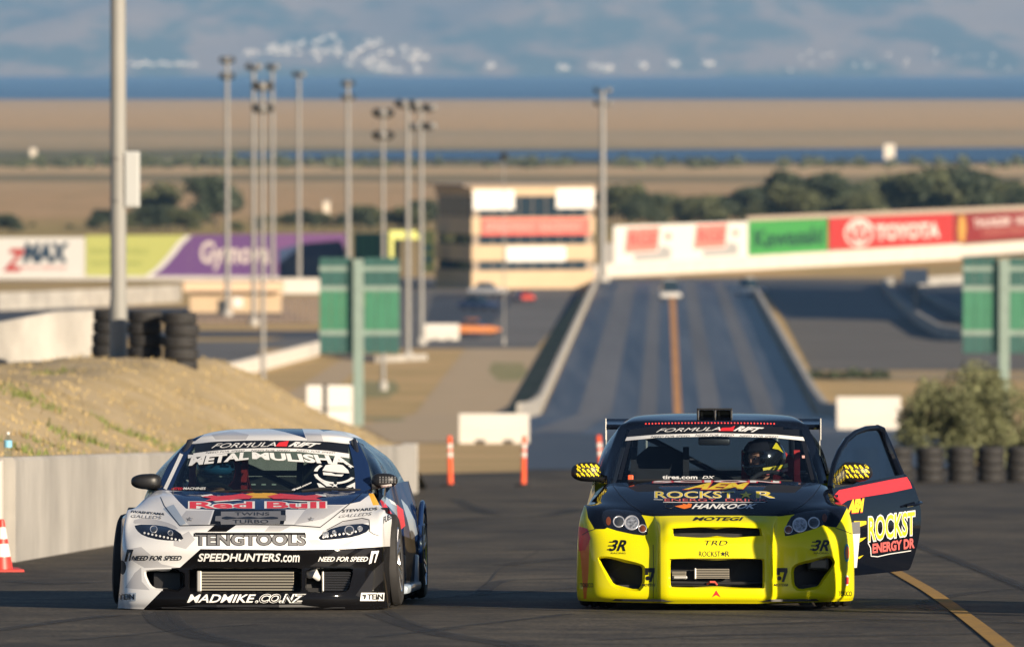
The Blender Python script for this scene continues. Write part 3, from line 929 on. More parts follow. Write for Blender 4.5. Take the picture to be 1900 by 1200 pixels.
# sign with four white panels
t = boxthing('panel_sign', 609, 330, 'white four panel sign on a dark post below the scoreboard', 'sign')
for (a, b_) in ((569, 598), (607, 649)):
    for (va, vb) in ((757, 715), (800, 760)):
        rel_box('panel', t, a, b_, vb, va, 330, .06, M_WHITE, bev=.01)
rel_box('post', t, 598, 607, 713, 812, 330.1, .12, M_DARKMET, bev=0)
rel_box('side_strip', t, 649, 655, 715, 800, 330.05, .1, mat('pale_grey', (.55, .52, .48), .7), bev=0)
t = boxthing('post_sign', 1698, 800, 'white sign on a single post between the curved walls', 'sign')
p = on_ground(1700, 590); t.location = p
rel_box('panel', t, 1676, 1722, 499, 527, p.y, .15, M_WHITE, bev=.02)
rel_box('post', t, 1694, 1705, 527, 592, p.y + .2, .3, M_STEEL, bev=.02)

# ------------------------------------------------------------------ white barriers and vehicles down the slope
def barrier(u0, u1, vt, vb, d, depth, lab, slots=2, front_h=.55):
    o = boxthing('white_barrier', (u0 + u1) / 2, d, lab, 'barrier')
    L = o.location
    x0, x1 = at(u0, vb, d).x - L.x, at(u1, vb, d).x - L.x
    h = at(u0, vt, d).z - L.z
    prof = [(0, -.05), (-.0, h * front_h), (depth * .30, h), (depth * .70, h), (depth, h * front_h), (depth, -.05)]
    vs, fs = [], []
    for x in (x0, x1):
        vs += [Vector((x, y_, z_)) for y_, z_ in prof]
    k = len(prof)
    fs = [tuple(range(k)), tuple(range(k, 2 * k))[::-1]] + [(i, (i + 1) % k, (i + 1) % k + k, i + k) for i in range(k)]
    MB().add(vs, fs).build('block', M_CONCW, o)
    for s in range(slots):
        xc = x0 + (x1 - x0) * (s + .75) / (slots + .5)
        MB().box((xc, .02, .06), ((x1 - x0) * .14, .08, .14)).build('lifting_slot', M_DARKMET, o)
    return o
barrier(852, 982, 768, 822, 300, .9, 'white concrete block barrier at the head of the strip\'s left wall')
barrier(1553, 1672, 737, 800, 385, 1.6, 'white stepped block barrier left of the grey-green bush', 1, .45)
barrier(788, 852, 601, 627, 765, .9, 'small white barrier in the paved lot near the two close light poles')

def small_car(u, v, m, lab, wdt=1.8, rz=0.2, hgt=1.45, ln=4.3):
    p = on_ground(u, v)
    o = empty('parked_car', p, rz, lab, 'car')
    w = wdt / 2; l = ln / 2
    secs = [(-l, .45, .62), (-l * .9, .3, .75), (-l * .4, .3, .88), (l * .55, .3, .92), (l * .95, .35, .85), (l, .45, .7)]
    vs, fs = [], []
    for y_, zb, zt in secs:
        vs += [Vector((-w, y_, zb)), Vector((-w * .98, y_, (zb + zt) / 2 + .1)), Vector((-w * .85, y_, zt)), Vector((w * .85, y_, zt)), Vector((w * .98, y_, (zb + zt) / 2 + .1)), Vector((w, y_, zb))]
    for i in range(len(secs) - 1):
        for k in range(6):
            fs.append((i * 6 + k, i * 6 + (k + 1) % 6, i * 6 + 6 + (k + 1) % 6, i * 6 + 6 + k))
    fs += [tuple(range(6))[::-1], tuple(30 + k for k in range(6))]
    MB().add(vs, fs).build('body', m, o, True)
    c = MB(); P = [(-l * .38, .88), (l * .62, .9), (l * .42, hgt), (-l * .05, hgt)]
    c.prism(P, lambda a, z_: Vector((-w * (.84 if z_ < 1 else .66), a, z_)), lambda a, z_: Vector((w * (.84 if z_ < 1 else .66), a, z_)))
    c.build('cabin', M_TGLASS, o)
    MB().box((0, l * .18, hgt + .02), (w * 1.3, l * .5, .06), bev=.02).build('roof', m, o)
    for sx_ in (-1, 1):
        for yy in (-l * .62, l * .62):
            MB().lathe([(.02, -.1), (.2, -.1), (.31, -.08), (.33, 0), (.31, .08), (.2, .1), (.02, .1)], 14, Matrix.Translation((sx_ * w * .88, yy, .32)) @ Matrix.Rotation(R(90), 4, 'Y')).build('wheel', M_RUB, o, True)
    return o
small_car(888, 575, mat('car_blue', (.03, .05, .11), .3), 'dark blue car parked in the bay before the tower', rz=.9)
small_car(973, 560, mat('car_red', (.6, .06, .04), .3), 'small red car parked below the timing tower', 1.5, .3, 1.3, 3)
small_car(883, 622, mat('car_orange', (.75, .27, .09), .4), 'orange car parked beside the small white barrier', rz=1.3)
small_car(1243, 556, M_WHITE, 'white car on the strip centre line at its far end', 2.3, 0.05, 2.2, 4)
small_car(1392, 548, M_WHITE, 'white car parked at the far end of the strip\'s right wall', 1.9, 0.6, 2.0, 4)
small_car(905, 548, mat('car_silver', (.45, .45, .46), .3), 'silver car parked close to the tower foot', rz=1.0)

# dark hedge strip at right
rnd = random.Random(21)
v, f = [], []
bl = []
for k in range(26):
    u = 1490 + k * 6.2
    p = on_ground(u, 702 + rnd.uniform(-2, 2))
    bl.append((p.x, p.y, p.z + .2, rnd.uniform(.3, .55)))
v, f = leaf_cloud(bl, 1500, .16, rnd)
tag(pydata('low_hedge', v, f, M_LEAF[1]), 'low dark hedge on the dry verge right of the strip', 'hedge', kind='stuff')

# a grandstand added unseen outside the right edge to shadow the circuit
GS = empty('shade_stand', (59, 800, G(800)), 0, 'tiered grandstand added unseen beyond the right edge to shade the circuit', 'shade_stand')
for k in range(9):
    MB().box((6 + k * 1.5, 80, 1 + k * 2.5 - .4), (1.5, 165, 2.5 + .04)).build('tier', M_CONC, GS)
MB().box((20, 80, 11), (.6, 165, 24)).build('back_wall', M_STEEL, GS)

# ================================================================== near left: wall, bank, tyres, pole
def wallx(y): return -4.48 + (y - 74.7) * .031

HQ = [(0, .80), (.8, 1.1), (1.15, 1.25), (2.3, 1.9), (3.35, 2.42), (5.1, 2.5), (7, 2.3), (12, 2.2), (40, 2.0)]
HF = [(60, 1), (75, 1), (100, .82), (120, .73), (140, .90), (150, 1), (168, .98), (195, .5), (232, 0.0)]
def lerp_t(tab, x):
    for (a, b), (c, d) in zip(tab, tab[1:]):
        if x <= c: return b + (d - b) * max(0, (x - a)) / (c - a)
    return tab[-1][1]
def bank_z(x, y):
    q = wallx(min(y, 158)) - x
    if y > 158: q -= (y - 158) * .05
    h = lerp_t(HQ, max(0, q)) * lerp_t(HF, y)
    if q < 0: h += q * .9
    if 74 <= y < 158: h = max(h, .66)
    if y < 74: h *= max(0, y - 63) / 11
    n = .05 * fbm(x * 1.1, y * .4, 4) + .035 * fbm(x * 3, y * 1.3, 3)
    return G(y) + h + n * min(1, max(q, 0) + .1)
bv, bf = [], []
NXB, NYB = 70, 96
for j in range(NYB):
    y = 62 + 172 * j / (NYB - 1)
    xr = wallx(min(y, 160)) - .12 + (max(0, y - 158) * .02)
    for i in range(NXB):
        x = xr - 26 * (i / (NXB - 1)) ** 1.5
        bv.append((x, y, bank_z(x, y) if y < 231 else G(y) - .3))
for j in range(NYB - 1):
    for i in range(NXB - 1):
        bf.append((j * NXB + i, j * NXB + i + 1, (j + 1) * NXB + i + 1, (j + 1) * NXB + i))
M_BANK = mat('dry_grass_bank', (0.38, 0.28, 0.125), 0.95, scale=.4, col2=(.47, .365, .215), bump=.5, bscale=5)
tag(pydata('grass_bank', bv, bf, M_BANK, smooth=True), kind='structure')

# dry grass and green tufts on the bank
def blades(n, fn, hmin, hmax, w, seed):
    rnd = random.Random(seed)
    v, f = [], []
    for _ in range(n):
        x, y, z = fn(rnd)
        h = rnd.uniform(hmin, hmax); a = rnd.uniform(0, 6.28); lean = rnd.uniform(-.5, .5) * h
        i = len(v)
        v += [(x - math.cos(a) * w, y - math.sin(a) * w, z - .02), (x + math.cos(a) * w, y + math.sin(a) * w, z - .02), (x + lean, y + lean * .5, z + h)]
        f.append((i, i + 1, i + 2))
    return v, f
def bank_pt(rnd):
    y = 76 + 90 * rnd.random(); x = wallx(y) - .2 - 6.5 * rnd.random() ** 1.2
    return x, y, bank_z(x, y)
v, f = blades(9000, bank_pt, .015, .05, .014, 4)
tag(pydata('dry_grass', v, f, mat('dry_grass_blades', (.43, .32, .155), .9, col2=(.38, .29, .125), scale=.6)), 'short dry grass covering the bank behind the concrete wall', 'grass', kind='stuff')
TUF = [(352, 812, 112), (290, 826, 98), (182, 812, 98), (60, 765, 104), (95, 700, 132), (205, 772, 108), (262, 782, 110), (128, 805, 96), (30, 750, 105), (455, 758, 128), (60, 835, 84), (90, 822, 88)]
def tuft_pt(rnd):
    u, v_, y = rnd.choice(TUF)
    p = at(u, v_, y)
    x, y = p.x + rnd.gauss(0, .16), y + rnd.gauss(0, .8)
    x = min(x, wallx(y) - .3)
    return x, y, bank_z(x, y)
v, f = blades(1100, tuft_pt, .03, .10, .014, 9)
tag(pydata('green_tufts', v, f, mat('green_blades', (.13, .16, .04), .9, var=.3, scale=3)), 'green grass tufts scattered on the dry bank', 'grass', kind='stuff')

NW = wall_line('low_concrete_wall', [(wallx(y), y) for y in (74.8, 85, 95, 110, 125, 140, 150, 158)], [.925, .925, .92, .92, .92, .91, .90, .90], .24, M_CONC, 'long low concrete wall along the left edge of the asphalt')
MB().box((wallx(74.8) - .01 - NW.location.x, 74.60 - NW.location.y, .46), (.05, .34, .90), bev=.015).build('end_edge', M_CONCW, NW)
MB().box((wallx(158) - NW.location.x, 158.2 - NW.location.y, G(158.2) - NW.location.z + .46), (.30, .30, .94), bev=.02).build('end_post', M_CONC, NW)

uw = [(at(u, 600, 152).x, 152 + dy) for u, dy in ((-120, -1), (0, -.6), (100, 0), (187, .4))]
UWL = wall_line('upper_concrete_wall', [(x, y, bank_z(x, y) - .12) for x, y in uw], [1.02, 1.0, 1.0, .96], .22, M_CONC, 'concrete wall on top of the grass bank at far left')

p = at(220, 668, 147)
BP = empty('tall_pole', (p.x, 147, bank_z(p.x, 147) - .05), 0, 'tall stout grey pole rising out of the picture from the grass bank', 'pole')
zt = 13.0 - BP.location.z
MB().tube([(0, 0, -.5), (0, 0, 1.0), (0, 0, 1.02), (0, 0, zt)], [.152, .150, .138, .118], 20).build('pole', mat('grey_pole_paint', (.25, .245, .225), .6, var=.08, scale=1.5, stretch=(1, 1, .3)), BP, True)
zb = at(247, 385, 147).z - BP.location.z; zt2 = at(247, 281, 147).z - BP.location.z
bx_ = MB().box((.235, -.02, (zb + zt2) / 2), (.27, .2, zt2 - zb), bev=.02).build('switch_box', mat('grey_box', (.42, .43, .42), .5), BP)
MB().box((.235, -.13, (zb + zt2) / 2), (.22, .02, (zt2 - zb) * .92), bev=.008).build('box_door', MATS['grey_box'], bx_)
for z_ in (zb + .12, zt2 - .12): MB().lathe([(.135, -.03), (.145, -.03), (.145, .03), (.135, .03)], 18, Matrix.Translation((0, 0, z_))).build('strap', M_STEEL, BP, True)

def tyre_mesh(r, w, grooves=True):
    P = [(r * .56, -w * .42), (r * .62, -w * .5), (r * .84, -w * .5), (r * .95, -w * .44), (r, -w * .33)]
    if grooves: P += [(r, -w * .14), (r * .965, -w * .13), (r * .965, -w * .08), (r, -w * .07), (r, w * .07), (r * .965, w * .08), (r * .965, w * .13), (r, w * .14)]
    P += [(r, w * .33), (r * .95, w * .44), (r * .84, w * .5), (r * .62, w * .5), (r * .56, w * .42)]
    return MB().lathe(P, 28)
tyre0 = tyre_mesh(.30, .2).build('tyre', M_RUB, None, True)
t_used = [False]
def put_tyre(x, y, z, s, sz, lab, grp):
    if t_used[0]:
        o = tyre0.copy(); COL.objects.link(o)
    else:
        o = tyre0; t_used[0] = True
    o.location = (x, y, z); o.scale = (s, s, sz); o.rotation_euler = (random.uniform(-.02, .02), random.uniform(-.02, .02), random.uniform(0, 6))
    tag(o, lab, 'tyre', grp)
random.seed(12)
ORD = ('lowest', 'second', 'third', 'fourth', 'fifth', 'top')
for u, top, y, nm in ((270, 576, 146.2, 'stack right of the tall pole'), (335, 579, 145.6, 'rightmost stack on the bank'), (203, 574, 148.6, 'stack half hidden behind the tall pole')):
    p = at(u, top, y)
    for k in range(6):
        put_tyre(p.x + random.uniform(-.02, .02), y, p.z - .102 - k * .204 + 0, 1.0, 1.0, '%s black tyre of the %s' % (ORD[5 - k], nm), 'tyres stacked on the bank')
for i, u in enumerate((1608, 1668, 1725, 1783, 1838, 1892)):
    y = 183 + i * .3
    p = at(u, 900, y)
    for k in range(4):
        put_tyre(p.x + random.uniform(-.015, .015), y, G(y) + .10 + k * .19, .98, .95, '%s black tyre of the %s stack from the left in the right hand tyre row' % (('lowest', 'second', 'third', 'top')[k], ('first', 'second', 'third', 'fourth', 'fifth', 'sixth')[i]), 'tyres stacked in the right hand row')

# ------------------------------------------------------------------ bush at right
rnd = random.Random(31)
bc = at(1812, 800, 214)
BU = empty('bush', (bc.x, 214, G(214)), 0, 'large grey-green bush behind the right hand tyre row', 'bush')
bl, stems = [], MB()
for k in range(64):
    a = rnd.uniform(0, 6.28); q = rnd.random() ** .6 * 1.8; z = rnd.uniform(.3, 2.55) * (1 - .16 * q)
    r_ = rnd.uniform(.3, .55)
    bl.append((math.cos(a) * q * 1.05, math.sin(a) * q * .8, z, r_))
    stems.tube([(rnd.uniform(-.2, .2), 0, -.1), (math.cos(a) * q * .4, math.sin(a) * q * .3, z * .5), (math.cos(a) * q, math.sin(a) * q * .8, z)], [.035, .02, .006], 5)
stems.build('stems', M_BARK, BU)
v, f = leaf_cloud(bl, 22000, .05, rnd)
pydata('foliage', v, f, M_LEAFB, BU)

# ------------------------------------------------------------------ delineators, cone, bottle
def delineator(u, base, lab, tilt=0.0):
    p = on_ground(u, base)
    o = empty('tube_delineator', p, 0, lab, 'delineator', 'orange tube delineators')
    o.rotation_euler = (0, tilt, 0)
    MB().lathe([(.001, 0), (.20, 0), (.20, .025), (.12, .06), (.06, .07), (.001, .07)], 14).build('rubber_base', M_RUB, o, True)
    MB().lathe([(.055, .05), (.052, .2), (.043, .95), (.047, .97), (.047, 1.03), (.03, 1.05), (.001, 1.05)], 16).build('tube', M_ORANGE, o, True)
    for z_ in (.62, .79):
        MB().lathe([(.0492, z_), (.0478, z_ + .10)], 16).build('reflective_band', mat('reflective_white', (.75, .70, .66), .35), o, True)
delineator(836, 903, 'orange tube delineator standing alone left of the white block barrier', -.02)
delineator(971, 903, 'orange tube delineator below the right end of the white block barrier', .02)
delineator(1117, 900, 'orange tube delineator behind the black and yellow wing mirror', -.07)

p = on_ground(3, 1061)
CN = empty('traffic_cone', p, .2, 'red and white striped traffic cone beside the end of the low wall', 'cone')
M_CONE = mat('cone_red', (.62, .045, .03), .45)
MB().box((0, 0, .015), (.33, .33, .03), bev=.012).build('base', M_CONE, CN)
def cr_(z): return .098 - .075 * z / .43
for z0, z1, m in ((.03, .13, M_CONE), (.13, .235, M_WHITE), (.235, .275, M_CONE), (.275, .37, M_WHITE), (.37, .43, M_CONE)):
    nm = 'stripe' if m is M_WHITE else 'cone_section'
    MB().lathe([(cr_(z0), z0), (cr_(z1), z1)] + ([(cr_(z1) * .6, z1 + .004)] if z1 > .42 else []), 22).build(nm, m, CN, True)

yb = 74.9
BT = empty('water_bottle', (wallx(yb) + .045, yb, G(yb) + .928), 0, 'clear water bottle with blue label standing on the end of the low wall', 'bottle')
M_BOT = glassmat('clear_plastic', (.86, .92, .95))
MB().lathe([(.001, 0), (.034, 0), (.036, .02), (.034, .09), (.036, .12), (.035, .15), (.014, .185), (.013, .2)], 16).build('body', M_BOT, BT, True)
MB().lathe([(.0365, .085), (.0368, .145)], 16).build('label_sleeve', mat('bottle_blue', (.22, .52, .70), .5), BT, True)
MB().lathe([(.016, .198), (.016, .22), (.001, .22)], 12).build('cap', M_WHITE, BT, True)

# ------------------------------------------------------------------ markings on the asphalt
def ribbon(name, pix, w, m, off=.011, parent=None, sub=4):
    P = [on_ground(u, v) for u, v in pix]
    Q = []
    for i in range(len(P) - 1):
        a, b, c, d = P[max(i - 1, 0)], P[i], P[i + 1], P[min(i + 2, len(P) - 1)]
        for k in range(sub):
            t = k / sub
            Q.append(.5 * ((2 * b) + (c - a) * t + (2 * a - 5 * b + 4 * c - d) * t * t + (3 * b - a - 3 * c + d) * t ** 3))
    Q.append(P[-1])
    vs = []
    for i, q in enumerate(Q):
        t = (Q[min(i + 1, len(Q) - 1)] - Q[max(i - 1, 0)]).normalized()
        n = Vector((t.y, -t.x, 0)).normalized() * w / 2
        for s in (-1, 1):
            r_ = q + n * s
            vs.append((r_.x, r_.y, G(r_.y) + off))
    return pydata(name, vs, [(2 * i, 2 * i + 1, 2 * i + 3, 2 * i + 2) for i in range(len(Q) - 1)], m, parent)
pad = bpy.data.objects['asphalt_pad']
M_YLINE = mat('worn_yellow_line', (.44, .235, .02), .85, scale=9, col2=(.24, .14, .03))
ribbon('painted_line', [(1640, 1050), (1690, 1078), (1730, 1102), (1790, 1145), (1850, 1192), (1900, 1235)], .105, M_YLINE, .014, pad)
M_SKID = mat('rubber_mark', (.016, .0155, .015), .7, scale=1.6, col2=(.035, .033, .030), alpha=.42)
for dx in (0, 22, 42):
    ribbon('skid_mark', [(276 + dx, 1136), (292 + dx, 1158), (345 + dx, 1180), (430 + dx, 1197), (520 + dx, 1215)], .085, M_SKID, .011, pad)
for pts, w in (([(690, 1140), (742, 1158), (800, 1176), (880, 1190), (980, 1206)], .12), ([(716, 1134), (760, 1156), (830, 1176), (930, 1192), (1010, 1204)], .06), ([(780, 1172), (860, 1163), (960, 1152), (1060, 1140)], .09),
               ([(690, 1184), (760, 1176), (860, 1166)], .1), ([(700, 972), (790, 972), (905, 962), (1010, 958), (1080, 944)], .3), ([(845, 928), (875, 942), (915, 956)], .25), ([(890, 1105), (930, 1080), (1010, 1076), (1100, 1073)], .12),
               ([(1690, 1008), (1740, 1026), (1800, 1050), (1860, 1074), (1920, 1096)], .10), ([(1700, 1016), (1760, 1038), (1830, 1066), (1910, 1098)], .06), ([(-10, 1172), (60, 1162), (150, 1150), (215, 1143)], .14), ([(120, 1190), (260, 1178), (360, 1168), (480, 1160)], .08),
               ([(20, 1080), (90, 1084), (180, 1082)], .2), ([(1200, 1168), (1400, 1160), (1640, 1152)], .10), ([(1100, 1190), (1350, 1180), (1600, 1176)], .12)):
    ribbon('skid_mark', pts, w, M_SKID, .009 + random.random() * .004, pad)
M_SKID2 = mat('faint_rubber_mark', (.016, .0155, .015), .7, scale=1.2, col2=(.03, .028, .026), alpha=.26)
rs = random.Random(17)
for k in range(46):
    y0 = rs.uniform(44, 150); x0 = rs.uniform(-3.6, 6.5) * (y0 / 70) ** .5
    hd = rs.uniform(-1.3, 1.3); kr = rs.uniform(-.10, .10); pts_ = []
    for j in range(9):
        pts_.append((x0, y0)); hd += kr; x0 += math.sin(hd) * 1.1; y0 += math.cos(hd) * 1.6
    w_ = rs.uniform(.10, .24); vs_ = []
    for j, q_ in enumerate(pts_):
        a_, b_ = pts_[max(0, j - 1)], pts_[min(8, j + 1)]
        L_ = math.hypot(b_[0] - a_[0], b_[1] - a_[1]); nx_, ny_ = (b_[1] - a_[1]) / L_ * w_ / 2, -(b_[0] - a_[0]) / L_ * w_ / 2
        for s_ in (-1, 1):
            xx, yy_ = q_[0] + nx_ * s_, q_[1] + ny_ * s_
            vs_.append((max(xx, wallx(yy_) + .3) if 74 < yy_ < 160 else xx, yy_, G(yy_) + .0085 + k * .0001))
    pydata('skid_mark', vs_, [(2 * j, 2 * j + 1, 2 * j + 3, 2 * j + 2) for j in range(8)], M_SKID2, pad)
M_CRACK = mat('asphalt_crack', (.018, .017, .016), .9)
ribbon('crack', [(885, 1100), (910, 1078), (922, 1062), (936, 1052), (962, 1042), (990, 1028), (1004, 1020)], .018, M_CRACK, .010, pad)

# ------------------------------------------------------------------ just outside the right edge: an unseen barrier added to cast a shadow band
wall_line('shade_barrier', [(4.3, 52.6), (4.3, 54.2), (4.3, 56.2)], .82, .3, M_CONC, 'unseen barrier added just beyond the right edge to throw the dark band of shadow')

# ================================================================== car building
def cr1(p0, p1, p2, p3, t):
    return .5 * ((2 * p1) + (p2 - p0) * t + (2 * p0 - 5 * p1 + 4 * p2 - p3) * t * t + (3 * p1 - p0 - 3 * p2 + p3) * t ** 3)

class PGrid:
    """interpolating spline surface over a grid of points; ghosts: points beyond an edge"""
    def __init__(s, P, K, lo_c=None, hi_c=None):
        s.P = P; R_, C_ = len(P), len(P[0]); s.K = K
        # first along rows (c direction)
        rows = []
        for r in range(R_):
            line = P[r]
            out = []
            for c in range(C_ - 1):
                p0 = line[c - 1] if c > 0 else (lo_c[r] if lo_c and lo_c[r] is not None else line[0] * 2 - line[1])
                p3 = line[c + 2] if c + 2 < C_ else (hi_c[r] if hi_c and hi_c[r] is not None else line[-1] * 2 - line[-2])
                for k in range(K):
                    out.append(cr1(p0, line[c], line[c + 1], p3, k / K))
            out.append(line[-1].copy())
            rows.append(out)
        # then across
        s.V = []
        for r in range(R_ - 1):
            for k in range(K):
                t = k / K
                row = []
                for c in range(len(rows[0])):
                    p0 = rows[r - 1][c] if r > 0 else rows[0][c] * 2 - rows[1][c]
                    p3 = rows[r + 2][c] if r + 2 < R_ else rows[-1][c] * 2 - rows[-2][c]
                    row.append(cr1(p0, rows[r][c], rows[r + 1][c], p3, t))
                s.V.append(row)
        s.V.append([q.copy() for q in rows[-1]])

class Shell:
    """faces with a zone name, later split into parts"""
    def __init__(s):
        s.bm = bmesh.new(); s.zones = []; s.zl = s.bm.faces.layers.int.new('zone'); s.ml = s.bm.faces.layers.int.new('paint')
    def zid(s, z):
        if z not in s.zones: s.zones.append(z)
        return s.zones.index(z)
    def grid(s, V, K, zone, flip=False, mirror=True):
        """zone(r, c) -> name or None for the patch row r, column c"""
        for sg in ((1, -1) if mirror else (1,)):
            vv = [[s.bm.verts.new(Vector((p.x * sg, p.y, p.z))) for p in row] for row in V]
            for i in range(len(V) - 1):
                for j in range(len(V[0]) - 1):
                    z = zone(i // K, j // K, sg)
                    if z is None: continue
                    q = [vv[i][j], vv[i][j + 1], vv[i + 1][j + 1], vv[i + 1][j]]
                    if (sg < 0) != flip: q.reverse()
                    try:
                        f = s.bm.faces.new(q)
                    except ValueError:
                        continue
                    f[s.zl] = s.zid(z); f.smooth = True
    def weld(s, d=.0008):
        bmesh.ops.remove_doubles(s.bm, verts=s.bm.verts, dist=d)
        for v in [v for v in s.bm.verts if not v.link_faces]: s.bm.verts.remove(v)
        s.bm.normal_update()

def inside(poly, x, y):
    c = False; n = len(poly); j = n - 1
    for i in range(n):
        xi, yi = poly[i]; xj, yj = poly[j]
        if (yi > y) != (yj > y) and x < (xj - xi) * (y - yi) / (yj - yi) + xi: c = not c
        j = i
    return c

def rounded(poly, it=2, k=.25):
    for _ in range(it):
        out = []
        for i in range(len(poly)):
            a, b = poly[i], poly[(i + 1) % len(poly)]
            out += [(a[0] + (b[0] - a[0]) * k, a[1] + (b[1] - a[1]) * k), (a[0] + (b[0] - a[0]) * (1 - k), a[1] + (b[1] - a[1]) * (1 - k))]
        poly = out
    return poly

class Car:
    def __init__(s, name, u0, yaw, label, d0=54.6):
        s.d0 = d0
        s.root = empty(name, (0, 0, 0), 0, label, 'car')
        M = Matrix.Translation(((u0 - 950) * d0 / FPX, d0, G(d0) + .012)) @ Matrix.Rotation(-math.atan(.04306), 4, 'X') @ Matrix.Rotation(yaw, 4, 'Z')
        s.root.location = M.to_translation(); s.root.rotation_euler = M.to_euler()
        s.M = M; s.I = M.inverted(); s.cam = s.I @ Vector((0, 0, 0)); s.I3 = s.I.to_3x3()
        s.shell = Shell(); s.paints = []
        s.W = (s.I3 @ Vector((1, 0, 0)))
    def dir(s, u, v): return (s.I3 @ ray(u, v)).normalized()
    def px(s, u, v, y):
        d = s.dir(u, v)
        return s.cam + d * ((y - s.cam.y) / d.y)
    def pix(s, p):
        w = s.M @ Vector(p)
        f = w.dot(FW)
        return (950 + FPX * w.x / f, 600 - FPX * w.dot(UP) / f)
    def to_plane(s, u, v, p, n):
        d = s.dir(u, v)
        return s.cam + d * ((Vector(p) - s.cam).dot(n) / d.dot(n))
    def make_bvh(s):
        s.bvh = BVHTree.FromBMesh(s.shell.bm)
    def hit(s, u, v, bvh=None, ymax=9):
        h = (bvh or s.bvh).ray_cast(s.cam, s.dir(u, v))
        if h[0] is None or h[0].y > ymax: return None
        n = h[1] if h[1].dot(s.dir(u, v)) < 0 else -h[1]
        return h[0], n
    # ---- cutting regions out of, or into, the shell along photo polygons
    def region(s, poly, action, zones=None, ymax=2.2, side=None):
        bm = s.shell.bm
        zl = s.shell.zl
        u0 = min(p[0] for p in poly) - 3; u1 = max(p[0] for p in poly) + 3
        v0 = min(p[1] for p in poly) - 3; v1 = max(p[1] for p in poly) + 3
        zs = None if zones is None else {s.shell.zid(z) for z in zones}
        def cand():
            out = []
            for f in bm.faces:
                if zs is not None and f[zl] not in zs: continue
                c = f.calc_center_median()
                if c.y > ymax: continue
                if f.normal.dot(c - s.cam) > 0: continue
                q = [s.pix(v_.co) for v_ in f.verts]
                if max(a[0] for a in q) < u0 or min(a[0] for a in q) > u1 or max(a[1] for a in q) < v0 or min(a[1] for a in q) > v1: continue
                out.append(f)
            return out
        n = len(poly)
        for i in range(n):
            a, b = poly[i], poly[(i + 1) % n]
            # only faces near this edge
            eu0, eu1 = min(a[0], b[0]) - 2, max(a[0], b[0]) + 2
            ev0, ev1 = min(a[1], b[1]) - 2, max(a[1], b[1]) + 2
            fs = []
            for f in cand():
                q = [s.pix(v_.co) for v_ in f.verts]
                if max(k[0] for k in q) < eu0 or min(k[0] for k in q) > eu1 or max(k[1] for k in q) < ev0 or min(k[1] for k in q) > ev1: continue
                fs.append(f)
            if not fs: continue
            nn = s.dir(*a).cross(s.dir(*b)).normalized()
            es = {e for f in fs for e in f.edges}; vs = {v_ for f in fs for v_ in f.verts}
            bmesh.ops.bisect_plane(bm, geom=fs + list(es) + list(vs), dist=1e-5, plane_co=s.cam, plane_no=nn)
            bm.normal_update()
        hitf = []
        for f in cand():
            q = s.pix(f.calc_center_median())
            if inside(poly, *q): hitf.append(f)
        action(bm, hitf)
        return hitf
    def paint(s, poly, m, zones=None, ymax=2.2):
        if m not in s.paints: s.paints.append(m)
        k = s.paints.index(m) + 1
        def act(bm, fs):
            for f in fs: f[s.shell.ml] = k
        s.region(poly, act, zones, ymax)
    def hole(s, poly, zones=None, ymax=2.2):
        def act(bm, fs): bmesh.ops.delete(bm, geom=fs, context='FACES')
        s.region(poly, act, zones, ymax)
    def side_hole(s, yc, zc, r, zones, n=22, sides=(1, -1)):
        bm = s.shell.bm; zl = s.shell.zl; zs = {s.shell.zid(z) for z in zones}
        for sg in sides:
            for i in range(n):
                a = 2 * math.pi * i / n
                nn = Vector((0, math.cos(a), math.sin(a)))
                fs = [f for f in bm.faces if f[zl] in zs and f.calc_center_median().x * sg > .35 and abs(f.normal.x) > .25 and (Vector((0, f.calc_center_median().y - yc, f.calc_center_median().z - zc)).length < r * 1.5)]
                es = {e for f in fs for e in f.edges}; vs = {v_ for f in fs for v_ in f.verts}
                bmesh.ops.bisect_plane(bm, geom=fs + list(es) + list(vs), dist=1e-5, plane_co=Vector((0, yc, zc)) + nn * r, plane_no=nn)
                bm.normal_update()
            dl = []
            for f in bm.faces:
                if f[zl] not in zs: continue
                c = f.calc_center_median()
                if c.x * sg < .35 or abs(f.normal.x) < .2: continue
                if math.hypot(c.y - yc, c.z - zc) < r * 1.005: dl.append(f)
            bmesh.ops.delete(bm, geom=dl, context='FACES')
    # ---- splitting into parts
    def split(s, names, base):
        """names: zone -> part name; base: zone -> material"""
        bm = s.shell.bm
        out = {}
        bm.faces.ensure_lookup_table()
        for zi, z in enumerate(s.shell.zones):
            fs = [f for f in bm.faces if f[s.shell.zl] == zi]
            if not fs: continue
            idx, vs, faces, mi = {}, [], [], []
            no = []
            for f in fs:
                q = []
                for v_ in f.verts:
                    if v_.index not in idx:
                        idx[v_.index] = len(vs); vs.append(v_.co.copy()); no.append(v_.normal.copy())
                    q.append(idx[v_.index])
                faces.append(q); mi.append(f[s.shell.ml])
            used = sorted(set(mi))
            mats = [base[z] if k == 0 else s.paints[k - 1] for k in used]
            o = pydata(names.get(z, z), vs, faces, mats, s.root, True)
            o.data.polygons.foreach_set('material_index', [used.index(k) for k in mi])
            o.data.normals_split_custom_set_from_vertices([tuple(x) for x in no])
            out[z] = o
        return out
